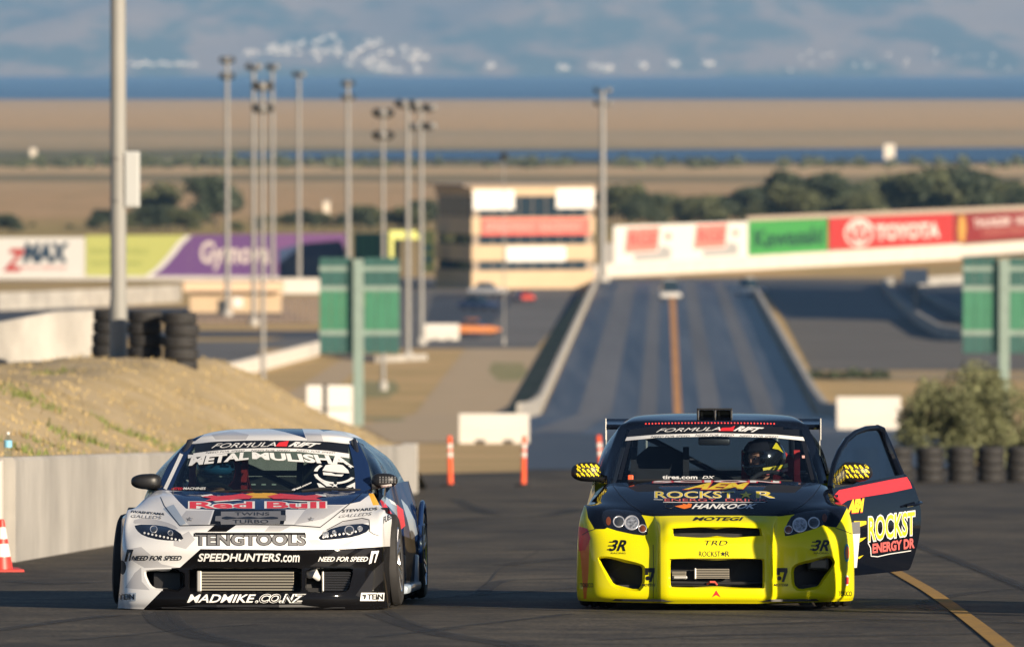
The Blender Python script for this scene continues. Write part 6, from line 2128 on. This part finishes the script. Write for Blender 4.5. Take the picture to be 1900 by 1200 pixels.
# ================================================================== the white car
M_WHT = mat('white_car_paint', (.80, .80, .79), .35, coat=.6)
M_CG1 = mat('light_grey_camo', (.50, .50, .51), .4, coat=.5)
M_CG2 = mat('mid_grey_camo', (.30, .30, .31), .4, coat=.5)
M_CG3 = mat('dark_grey_camo', (.022, .022, .024), .5, coat=.3, spec=.0)
M_WBLK = mat('black_wrap', (.006, .006, .007), .5, coat=.35, spec=.0)
M_NAV = mat('navy_wrap', (.010, .026, .085), .5, coat=.6, spec=.0)
M_SLV = mat('pale_blue_wrap', (.40, .47, .55), .3, coat=.6)
M_VAMB = mat('amber_vinyl', (.80, .42, .02), .4)
M_RIMW = mat('bright_rim', (.55, .55, .57), .2, .9)

Wc = Car('white_drift_car', 460, R(-2.3), 'white and grey camouflage drift car covered in sponsor lettering at left')
WU = [460, 505, 550, 600, 650, 690, 708, 716]
WR = [(WU[:7] + [722], [1131, 1131, 1131, 1131, 1130, 1129, 1128, 1127], [.02, .02, .03, .06, .12, .20, .30, .46]),
      (WU[:7] + [720], [1110, 1110, 1110, 1110, 1110, 1110, 1109, 1108], [-.02, -.02, -.01, .02, .09, .18, .28, .45]),
      (WU, [1055, 1055, 1055, 1055, 1055, 1055, 1055, 1055], [.03, .03, .04, .07, .13, .21, .30, .46]),
      (WU, [1020, 1020, 1020, 1020, 1019, 1018, 1017, 1016], [.0, .0, .01, .05, .12, .20, .30, .46]),
      (WU[:7] + [713], [988, 988, 989, 992, 990, 985, 975, 967], [.03, .03, .05, .10, .20, .32, .42, .55]),
      ([462, 507, 551, 598, 650, 690, 705, 714], [972, 972, 973, 976, 970, 959, 950, 946], [.13, .13, .14, .20, .36, .50, .60, .72]),
      ([467, 510, 552, 594, 642, 682, 702, 713], [955, 955, 954, 951, 942, 938, 939, 950], [.35, .35, .36, .42, .62, .75, .85, .92]),
      ([475, 515, 555, 596, 642, 676, 696, 708], [932, 932, 930, 926, 920, 919, 924, 944], [.72, .72, .73, .78, .88, 1.0, 1.08, 1.14]),
      ([483, 522, 562, 604, 648, 676, 691, 702], [914, 914, 913, 911, 910, 909, 913, 934], [1.12, 1.12, 1.13, 1.17, 1.25, 1.33, 1.38, 1.42])]
ZW = [.03, .085, .268, .39, .57]
WS = [(.85, [.862, .872, .885, .892, .890], ZW), (1.12, [.872, .878, .885, .892, .885], ZW), (1.42, [.86, .87, .875, .87, .85], ZW),
      (2.0, [.86, .87, .875, .87, .85], ZW, .80, .76), (2.6, [.865, .875, .88, .875, .855], ZW, .80, .785), (3.2, [.89, .91, .925, .92, .90], ZW, .83, .80),
      (3.75, [.89, .91, .925, .92, .90], ZW, .83, .80), (4.3, [.80, .83, .85, .85, .83], [.2, .25, .34, .46, .58], .70, .79)]
WG = [([485, 545, 605, 660, 688], [917, 917, 916, 914, 907], [1.18, 1.20, 1.26, 1.34, 1.46]),
      ([493, 550, 608, 657, 684], [868, 868, 868, 868, 862], [1.62, 1.64, 1.7, 1.78, 1.88]),
      ([501, 555, 606, 647, 664], [817, 817.5, 819, 823, 820], [2.03, 2.05, 2.1, 2.18, 2.26]),
      ([504, 556, 604, 642, 660], [803, 803.5, 804.5, 809, 815], [2.25, 2.25, 2.26, 2.3, 2.36]),
      ([513, 560, 604, 636, 653], [795, 795.5, 797, 802, 810], [2.7, 2.7, 2.7, 2.7, 2.7]),
      (0, [(0, 3.2, 1.15), (.2, 3.2, 1.15), (.38, 3.2, 1.14), (.49, 3.2, 1.12), (.56, 3.2, 1.08)]),
      (0, [(0, 3.5, 1.10), (.2, 3.5, 1.10), (.38, 3.5, 1.09), (.50, 3.5, 1.07), (.57, 3.5, 1.03)]),
      (0, [(0, 4.2, .80), (.22, 4.2, .80), (.42, 4.2, .80), (.58, 4.18, .80), (.68, 4.15, .795)])]
WB = [(.79, 1.46, .645), (.79, 1.88, .725), (.79, 2.26, .745), (.79, 2.36, .75), (.795, 2.7, .77), (.82, 3.2, .785), (.82, 3.5, .785), (.70, 4.15, .78)]
build_shell(Wc, WR, WS, WG, WB, fender_from=5)

ALLB = ['bumper', 'hood', 'fender_l', 'fender_r', 'door_l', 'door_r', 'quarter_l', 'quarter_r']
# camouflage and colour blocks
Wc.paint([(372, 1018), (545, 1020), (640, 1018), (720, 1013), (760, 1013), (760, 1140), (256, 1140), (300, 1095), (318, 1094), (318, 1053), (334, 1052)], M_WBLK, ['bumper'])
Wc.paint([(628, 1019), (662, 1017), (610, 1050), (575, 1050)], M_CG3, ['bumper'])
Wc.paint([(676, 1017), (700, 1015), (650, 1050), (624, 1050)], M_CG3, ['bumper'])
Wc.paint([(690, 1060), (712, 1040), (712, 1075), (676, 1110), (660, 1104)], M_CG3, ['bumper'])
Wc.paint([(232, 1090), (250, 1062), (262, 1052), (263, 1078), (278, 1094), (250, 1092)], M_CG1, ['bumper'])
Wc.paint([(236, 1018), (262, 1014), (300, 1046), (330, 1052), (268, 1053), (246, 1040)], M_CG1, ['bumper'])
Wc.paint([(322, 1000), (350, 985), (362, 1000), (345, 1018), (322, 1012)], M_CG1, ['bumper'])
Wc.paint([(570, 1001), (590, 1000), (612, 1018), (585, 1019)], M_CG1, ['bumper'])
Wc.paint([(500, 975), (540, 975), (520, 986), (490, 986)], M_CG1, ['bumper'])
Wc.paint([(615, 1016), (660, 1000), (640, 1017)], M_CG1, ['bumper'])
Wc.paint([(384, 986), (400, 972), (442, 971), (420, 986)], M_WBLK, ['bumper', 'hood'])
Wc.paint([(316, 912), (480, 900), (690, 898), (694, 911), (668, 930), (640, 936), (606, 936), (597, 944), (410, 946), (345, 943), (332, 930)], M_NAV, ['hood', 'fender_r', 'fender_l'])
Wc.paint([(388, 976), (398, 945), (530, 945), (530, 958), (526, 973)], M_WBLK, ['hood'])
Wc.paint([(345, 947), (395, 946), (386, 972), (352, 974), (335, 960)], M_CG1, ['hood'])
Wc.paint([(545, 973), (570, 940), (606, 937), (640, 937), (600, 962)], M_CG1, ['hood'])
Wc.paint([(302, 943), (322, 935), (345, 970), (334, 975)], M_SLV, ['hood', 'bumper'])
Wc.paint([(684, 915), (697, 915), (708, 936), (692, 937)], M_VAMB, ['fender_r', 'hood'])
Wc.paint([(700, 914), (712, 918), (738, 938), (748, 960), (738, 958), (722, 940), (710, 930)], M_SLV, ['fender_r', 'door_r', 'quarter_r'], 3.5)
Wc.paint([(702, 922), (714, 932), (729, 955), (740, 990), (733, 1000), (722, 965), (712, 945)], M_VRED, ['fender_r', 'door_r', 'quarter_r'], 3.5)
Wc.paint([(736, 935), (748, 945), (752, 975), (740, 985)], M_VRED, ['door_r', 'quarter_r'], 3.5)
Wc.paint([(728, 985), (790, 1010), (790, 1140), (720, 1140)], M_WBLK, ['door_r', 'quarter_r', 'fender_r'], 4.2)
Wc.paint([(744, 925), (756, 938), (770, 965), (775, 990), (764, 1000), (756, 965)], M_SLV, ['quarter_r'], 4.2)
Wc.paint([(722, 925), (733, 932), (736, 938), (726, 933)], M_VWHT, ['door_r', 'fender_r'], 3.5)
# roof patches
Wc.paint([(490, 793), (560, 793), (568, 813), (556, 809), (528, 801)], M_NAV, ['roof'], 3.4)
Wc.paint([(565, 803), (596, 805), (600, 819), (570, 817)], M_CG1, ['roof'], 3.4)
Wc.paint([(392, 806), (430, 799), (462, 806), (456, 815), (400, 815)], M_CG1, ['roof'], 3.4)
Wc.paint([(586, 793), (630, 796), (600, 800)], M_NAV, ['roof'], 3.4)
Wc.paint([(335, 822), (352, 800), (382, 793), (396, 793), (362, 818)], M_NAV, ['roof', 'a_pillar_l'], 3.4)
# lamps
WL_L = rounded([(249, 972), (300, 973), (333, 985), (343, 1003), (300, 1002), (266, 994), (252, 982)], 1)
WL_R = rounded([(586, 1002), (604, 983), (640, 973), (684, 970), (686, 984), (660, 995), (622, 1000)], 1)
Wc.paint(rounded([(246, 971), (250, 962), (282, 961), (322, 972), (334, 984), (300, 973), (262, 971)], 1), M_CG1, ['bumper', 'hood', 'fender_l'])
Wc.paint(rounded([(605, 982), (636, 967), (672, 961), (685, 964), (686, 970), (640, 973)], 1), M_CG1, ['bumper', 'hood', 'fender_r'])
Wc.paint(WL_L, M_LAMPB, ['bumper', 'hood', 'fender_l']); Wc.paint(WL_R, M_LAMPB, ['bumper', 'hood', 'fender_r'])
Wc.paint(rounded([(222, 1038), (231, 1040), (235, 1052), (231, 1064), (226, 1066), (220, 1056)], 1), M_MATB, ['bumper', 'fender_l'])
# openings
HW_L = rounded([(266, 1062), (272, 1056), (343, 1054), (343, 1097), (290, 1095), (276, 1087)], 1, .22)
HW_C = rounded([(350, 1054), (560, 1052), (560, 1099), (350, 1099)], 1, .06)
HW_R = rounded([(567, 1053), (655, 1053), (655, 1064), (648, 1092), (640, 1098), (567, 1099)], 1, .12)
for P_, nm, lm in ((HW_L, 'side_intake', M_WHT), (HW_C, 'intercooler_opening', M_WBLK), (HW_R, 'side_intake', M_WBLK)):
    Wc.duct(nm, P_, lm, M_MATB, .20, .034 if lm is M_WHT else .014, bvh=Wc.b_body, lip2=(M_WBLK, 308) if lm is M_WHT else None)
    Wc.hole(P_, ['bumper'])
Wc.side_hole(.95, .302, .325, ['fender_l', 'fender_r', 'bumper'])
Wc.side_hole(3.60, .302, .33, ['quarter_l', 'quarter_r'])
WPt = Wc.split({'bumper': 'front_bumper', 'fender_l': 'fender', 'fender_r': 'fender', 'door_l': 'door', 'door_r': 'door', 'quarter_l': 'quarter_panel', 'quarter_r': 'quarter_panel', **PNAMES},
               {'bumper': M_WHT, 'hood': M_WHT, 'fender_l': M_WHT, 'fender_r': M_WHT, 'door_l': M_WHT, 'door_r': M_NAV, 'quarter_l': M_WHT, 'quarter_r': M_NAV, 'rear_panel': M_WHT, 'windshield': glassmat('dark_windscreen', (.34, .42, .40), ior=1.35), 'roof': M_WHT, 'rear_window': G_SIDE, **pmats(M_NAV)})
B = dict(bvh=Wc.b_body)
Wc.seam('shut_line', [(334, 975), (380, 974), (460, 973), (540, 974), (594, 978)], 1.6, M_VBLK, **B)
Wc.seam('shut_line', [(594, 978), (620, 958), (648, 935), (672, 914)], 1.4, M_VBLK, **B)
Wc.seam('shut_line', [(334, 975), (318, 955), (305, 938), (298, 922)], 1.2, M_VBLK, **B)
Wc.seam('lamp_edge', [(606, 983), (636, 967), (672, 961), (685, 964), (686, 984)], 1.2, M_VBLK, **B)
Wc.seam('repair_crack', [(684, 984), (692, 990), (704, 994)], 1.0, M_VBLK, **B)
for (pts, elems, dots) in ((WL_L, [((285, 981), 7, M_LENS), ((316, 988), 5, M_LENS)], [(268 + 7.2 * k, 988 + 1.5 * k) for k in range(10)]),
                           (WL_R, [((648, 983), 9, M_LENS), ((604, 990), 6, M_LENSC), ((668, 980), 5, M_LENSC), ((620, 987), 4, M_LENSC)], [(600 + 7.5 * k, 996 - 1.3 * k) for k in range(9)])):
    rl_ = bpy.data.objects.new('headlamp', None); COL.objects.link(rl_); rl_.parent = Wc.root; rl_.empty_display_size = .1
    for c, r_, m in elems:
        Wc.disc('lens', c[0], c[1], r_ * .75, m, .4, .004, parent=rl_, bvh=Wc.b_body); Wc.ring('bezel', c[0], c[1], r_, .2, M_CHROME, .004, rl_, bvh=Wc.b_body)
    for (a, b) in dots:
        Wc.disc('lamp_diode', a, b, 2.0, M_VWHT, .3, .004, parent=rl_, bvh=Wc.b_body)
# coolers in the mouth
cooler(Wc, 374, 1059, 545, 1096, .09, 7, M_ALU, 9)
cooler(Wc, 601, 1060, 650, 1096, .15, 8, M_GUNM, 4)
MB().tube([Wc.px(574, 1064, .17), Wc.px(584, 1063, .09), Wc.px(590, 1072, .17)], [.03, .032, .02], 12).build('intercooler_pipe', M_VWHT, Wc.root, True)
in_box(Wc, 'mesh_panel', 285, 1062, 335, 1092, .22, .02, M_PLAST)
# lettering
Wc.vinyl('blade_emblem', [(410, 949), (521, 948), (521, 955.5), (531, 956), (530, 966), (520, 966), (519, 972), (410, 973), (409, 967), (399, 966.5), (400, 957.5), (410, 957)], M_VGRY, cell=(8, 2), **B)
Wc.vinyls('blade_slot', [[(412, 960), (420, 958), (440, 960.5), (462, 958.5), (480, 960.5), (505, 958.5), (516, 960), (516, 962.5), (505, 963.5), (480, 962), (462, 963.5), (440, 962), (420, 964), (412, 962.5)]], M_VBLK, off=.0035, cell=(8, 2), **B)
Wc.text('TWINS', Wc.rect(436, 950.5, 500, 956.5), M_VBLK, .0, off=.0038, cell=(8, 2), **B)
Wc.text('TURBO', Wc.rect(432, 964.5, 498, 971), M_VBLK, .0, off=.0038, cell=(8, 2), **B)
Wc.vinyl('amber_disc', [(487 + 44 * math.cos(t * math.pi / 12), 924 - 10.5 * math.sin(t * math.pi / 12)) for t in range(13)], M_VAMB, cell=(8, 2), **B)
def blob(pts): return pts
Wc.vinyls('red_emblem', [[(374, 922), (392, 919), (404, 921), (430, 919), (450, 916), (470, 921), (462, 926), (440, 926), (420, 930), (398, 929), (380, 930), (392, 925)],
                         [(496, 921), (520, 916), (545, 918), (566, 920), (588, 918), (600, 921), (586, 924), (598, 929), (570, 928), (548, 927), (528, 926), (508, 926)]], M_VRED, off=.004, cell=(8, 2), **B)
Wc.vinyls('emblem_edge', [[(372, 919.5), (392, 917), (396, 919), (376, 922.5)], [(395, 930.5), (440, 927), (450, 928), (400, 932)], [(585, 917), (604, 918), (606, 922), (590, 920)], [(520, 928), (560, 929.5), (590, 931), (560, 931.5)]], M_VWHT, off=.004, cell=(8, 2), **B)
Wc.text('Red Bull', [(352, 943.5), (604, 943), (604, 930.5), (352, 930.5)], M_VRED, .03, outline=M_VWHT, obold=.09, cell=(8, 2), **B)
Wc.text('TENGTOOLS', [(362, 1011), (566, 1011), (566, 990), (362, 990)], M_VGRY, .02, .0, outline=M_VBLK, obold=.06, **B)
Wc.vinyl('lettering_bar', [(362, 988), (566, 988), (567, 992), (364, 992)], M_VBLK, off=.0035, **B)
Wc.text('SPEEDHUNTERS', Wc.rect(367, 1026, 520, 1041, 1), M_VWHT, .025, .15, **B)
Wc.text('.com', Wc.rect(521, 1029, 556, 1042), M_VWHT, .02, .15, **B)
Wc.text('NEED FOR SPEED', Wc.rect(590, 1032, 682, 1041, 1), M_VWHT, .02, .3, **B)
Wc.vinyls('chevron_mark', [[(684, 1046), (689, 1022), (703, 1021), (696, 1043), (694, 1043), (698, 1026), (693, 1027), (689, 1044)]], M_VWHT, **B)
Wc.text('NEED FOR SPEED', Wc.rect(244, 1030, 337, 1039, 1), M_VBLK, .02, .3, **B)
Wc.vinyls('chevron_mark', [[(231, 1041), (236, 1019), (248, 1019), (241, 1040), (239, 1040), (243, 1024), (240, 1024), (235, 1041)]], M_VBLK, **B)
Wc.text('MADMIKE', Wc.rect(347, 1102, 472, 1117, 3), M_VWHT, .022, .2, **B)
Wc.text('.CO.NZ', Wc.rect(474, 1102, 564, 1117, 3), M_VBLK, .0, .2, outline=M_VWHT, obold=.06, **B)
for (u0, u1, pm) in ((208, 252, M_SLV), (668, 712, M_VWHT)):
    Wc.vinyl('maker_plate', [(u0 + 2, 1099), (u1 + 1, 1099), (u1, 1114), (u0, 1114)], pm, **B)
    Wc.text('TEIN', Wc.rect(u0 + 13, 1101.5, u1 - 2, 1111.5), M_VBLK, .03, off=.0042, **B)
    Wc.vinyl('plate_mark', [(u0 + 4, 1102), (u0 + 11, 1102), (u0 + 11, 1106), (u0 + 9, 1111), (u0 + 6, 1111), (u0 + 7, 1106), (u0 + 4, 1105)], M_VBLK, off=.0042, **B)
Wc.text('IWASHIYAMA', [(243, 951), (305, 956), (305, 951.5), (243, 946.5)], M_VBLK, .02, .2, cell=(8, 2), **B)
Wc.text('GALLEDS', [(243, 960), (300, 963), (300, 957.5), (243, 954.5)], M_VGRY, .0, .2, cell=(8, 2), **B)
Wc.text('STEWARDS', [(634, 951), (700, 946), (700, 941), (636, 945.5)], M_VBLK, .02, .0, cell=(8, 2), **B)
Wc.text('GALLEDS', [(627, 961), (690, 956), (690, 950), (632, 955)], M_VGRY, .0, .2, cell=(8, 2), **B)
Wc.text('FUEL', [(711, 971), (726, 962), (726, 952), (711, 959)], M_VBLK, .02, .1, **B)
for cu in (352, 577): 
    Wc.vinyl('pin_sticker', star(cu, 963, 7, .5, .6), M_VGRY, cell=(5, 2), **B)
    Wc.disc('hood_pin', cu + 2, 963, 3.2, M_CHROME, .4, .004, rv=2.2, bvh=Wc.b_body)
# glass
B = dict(bvh=Wc.b_glass)
Wc.vinyl('sun_strip', [(356, 824), (400, 819.5), (450, 817.5), (500, 817), (552, 817.5), (605, 819.5), (648, 824), (656, 846), (608, 838), (552, 834), (500, 833), (448, 834), (395, 838), (342, 846)], M_VBLK, **B)
Wc.vinyl('white_strip', [(345, 843), (395, 836.5), (448, 832.5), (500, 831.5), (552, 832.5), (608, 836.5), (655, 843), (658, 852), (608, 844), (552, 838), (500, 837), (448, 838), (395, 844), (339, 852)], M_VWHT, off=.003, **B)
Wc.text('FORMULA', [(392, 832), (512, 828.5), (512, 820.5), (398, 823)], M_VWHT, .0, .35, off=.004, **B)
Wc.vinyl('drift_mark', [(511, 828.5), (518, 821), (536, 818), (532, 829)], M_VRED, off=.004, **B)
Wc.text('RIFT', [(534, 829), (588, 831), (596, 823), (542, 819.5)], M_VWHT, .05, .35, off=.005, **B)
for k in range(3):
    a = 382 + k * 84
    vv = 842 - 5.5 * (1 - ((a + 36 - 500) / 140) ** 2)
    sl_ = (2.2, 0, -2.2)[k]
    Wc.text('NEED FOR SPEED', [(a, vv + 1.6 + sl_), (a + 72, vv + 1.6 - sl_), (a + 72, vv - 1.8 - sl_), (a, vv - 1.8 + sl_)], M_VGRY, .0, .3, off=.0045, **B)
Wc.text('METAL', [(350, 865), (462, 853), (460, 839), (352, 848)], M_VWHT, .045, .15, arc=0, off=.005, **B)
Wc.text('MULISHA', [(468, 852), (652, 864), (640, 846), (466, 839)], M_VWHT, .045, .05, arc=0, off=.005, **B)
# round emblem: helmet in a broken ring, bars below
def arcpoly(cu, cv, rx, ry, w, a0, a1, n=12):
    o_ = [(cu + rx * math.cos(R(a0 + (a1 - a0) * i / n)), cv + ry * math.sin(R(a0 + (a1 - a0) * i / n))) for i in range(n + 1)]
    i_ = [(cu + rx * (1 - w) * math.cos(R(a0 + (a1 - a0) * i / n)), cv + ry * (1 - w) * math.sin(R(a0 + (a1 - a0) * i / n))) for i in range(n + 1)]
    return o_ + i_[::-1]
Wc.vinyls('ring_emblem', [arcpoly(622, 877, 40, 21, .17, 8, 85), arcpoly(622, 877, 40, 21, .17, 95, 172), arcpoly(622, 877, 40, 21, .17, 188, 225), arcpoly(622, 877, 40, 21, .17, 315, 352)], M_VWHT, **B)
Wc.vinyls('ring_emblem', [[(598, 873), (604, 863), (620, 860), (636, 863), (646, 872), (648, 878), (630, 877), (612, 875)], [(599, 876), (614, 877), (622, 880), (638, 880), (634, 884), (612, 882), (600, 881)]], M_VWHT, **B)
Wc.vinyls('emblem_bars', [[(585, 886), (594, 888), (618, 902), (606, 902)], [(588, 896), (594, 897), (604, 904), (592, 904)], [(664, 892), (665, 898), (650, 905), (642, 903)], [(618, 896), (622, 899), (627, 897), (624, 901), (627, 904), (621, 902), (616, 904), (619, 900)], [(612, 908), (622, 907), (628, 911), (616, 911)], [(634, 906), (646, 905), (652, 910), (640, 911)], [(654, 902), (664, 900), (668, 908), (660, 910)]], M_VWHT, **B)
Wc.text('tires.com', [(540, 913), (577, 897), (579, 893), (541, 908)], M_VWHT, .04, .0, **B)
Wc.text('MACHINES', Wc.rect(340, 904, 382, 908.5), M_VWHT, .02, .2, **B)
Wc.text('RUSTED', Wc.rect(314, 904.5, 339, 909), M_VRED, .02, .2, **B)
Wc.seam('pillar_stripe', [(337, 842), (322, 874), (304, 912)], 6.5, M_VWHT, bvh=Wc.b_roof)
MB().tube([Wc.px(400, 912, 1.2), Wc.px(460, 909, 1.2), Wc.px(545, 911, 1.16)], .008, 6).build('wiper', M_PLAST, Wc.root, True)
MB().tube([Wc.px(560, 911, 1.2), Wc.px(600, 906, 1.24), Wc.px(668, 909, 1.34)], .011, 6).build('wiper', M_PLAST, Wc.root, True)
MB().tube([Wc.px(321, 936, 1.1), Wc.px(321, 905, 1.1)], .004, 6).build('aerial', M_PLAST, Wc.root, True)
# splitter, wheels, body extras
sp = MB(); sp.prism([(-.88, .42), (-.75, .2), (-.5, .05), (-.2, -.035), (.2, -.035), (.5, .05), (.75, .2), (.88, .42), (.88, .6), (-.88, .6)], lambda a, b: Vector((a, b, .016)), lambda a, b: Vector((a, b, .032))); sp.build('splitter', M_PLAST, Wc.root)
MB().tube([Wc.px(300, 1127, .06), Wc.px(460, 1129, -.02), Wc.px(640, 1127, .08)], .006, 6).build('splitter_edge', M_PLAST, Wc.root, True)
for yy, xo, st in ((.95, .805, R(-1)), (3.60, .835, 0)):
    for s in (-1, 1):
        wheel(Wc, s * xo, yy, .300, .302, .235, M_RIMW, st, -s * R(3 if yy < 2 else 1.5), s)
        arch_liner(Wc, yy, .305, .34, s * .52, s * .85, M_MATB)
for s in (-1, 1):
    # side skirt and the pale brake duct fin seen between the wheels
    MB().box((s * .90, 2.3, .10), (.10, 1.75, .06), bev=.02).build('side_skirt', M_SLV, Wc.root, True)
    MB().box((s * .915, 3.10, .20), (.04, .14, .22), bev=.02).build('skirt_fin', M_SLV, Wc.root, True)
    # rear over-fender rim
    pts = [(s * .935, 3.60 + .35 * math.cos(a), .305 + .35 * math.sin(a)) for a in [math.pi * (1.05 - 1.1 * i / 14) for i in range(15)]]
    MB().tube(pts, .018, 8).build('arch_flare', M_NAV if s > 0 else M_WHT, Wc.root, True)
MB().box((0, .62, .11), (1.3, .9, .05)).build('undertray', M_MATB, Wc.root)
MB().box((0, .60, .40), (1.0, .06, .45)).build('radiator', M_MATB, Wc.root)
cage_and_cabin(Wc, [(-.36, 2.05, M_SEATR, .72), (.36, 2.05, M_SEATB, .72)], 1.09, 2.62, .60, 1.46, .68)
steering(Wc, -.36, 1.76, .64)
for k in range(3): in_box(Wc, 'gauge', 466 + k * 19, 897, 474 + k * 19, 900, 1.55, .02, mat('gauge_white', (.75, .78, .74), .4), .002)
wing_mirror(Wc, 271, 893, 1.55, 28, 14.5, (300, 906, 1.48), M_PLAST)
mo, mb_ = wing_mirror(Wc, 714, 891, 1.55, 24, 13.5, (688, 902, 1.5), M_PLAST)
Wc.vinyl('mirror_strip', [(706, 900), (735, 896), (733, 900), (708, 904)], M_VWHT, bvh=mb_, parent=mo)
Wc.vinyls('mirror_perforation', [[(704 + 5.5 * i, 884 + 3.2 * j), (706.6 + 5.5 * i, 884 + 3.2 * j), (706.6 + 5.5 * i, 885.6 + 3.2 * j), (704 + 5.5 * i, 885.6 + 3.2 * j)] for i in range(6) for j in range(4)], M_VGRY, bvh=mb_, parent=mo)

# driver of the white car, in the shade of the cabin
dp_ = Wc.px(400, 866, 2.02)
base = dp_ - Vector((0, -.075, .755)) + Vector((0, 0, .0))
wl = Wc.M @ (base + Vector((0, .0, -.03)))
pose2 = dict(pose)
drv2, _ = build_person('person', 'driver in dark suit and blue visored helmet behind the white car\'s wheel', pose2, wl, Wc.root.rotation_euler, mat('navy_race_suit', (.015, .02, .05), .8))
hp2 = bpy.data.objects.new('helmeted_head', None); COL.objects.link(hp2); hp2.parent = drv2; hp2.location = (0, -.075, .755); hp2.rotation_euler = (0, 0, R(12)); hp2.empty_display_size = .05
helmet(hp2, (0, 0, 0), mat('navy_helmet', (.012, .016, .03), .25, coat=.5), False)
ellipsoid(Vector((0, -.012, .014)), (.128, .150, .052), 24).build('closed_visor', mat('blue_visor', (.03, .16, .34), .15, coat=1), hp2, True)
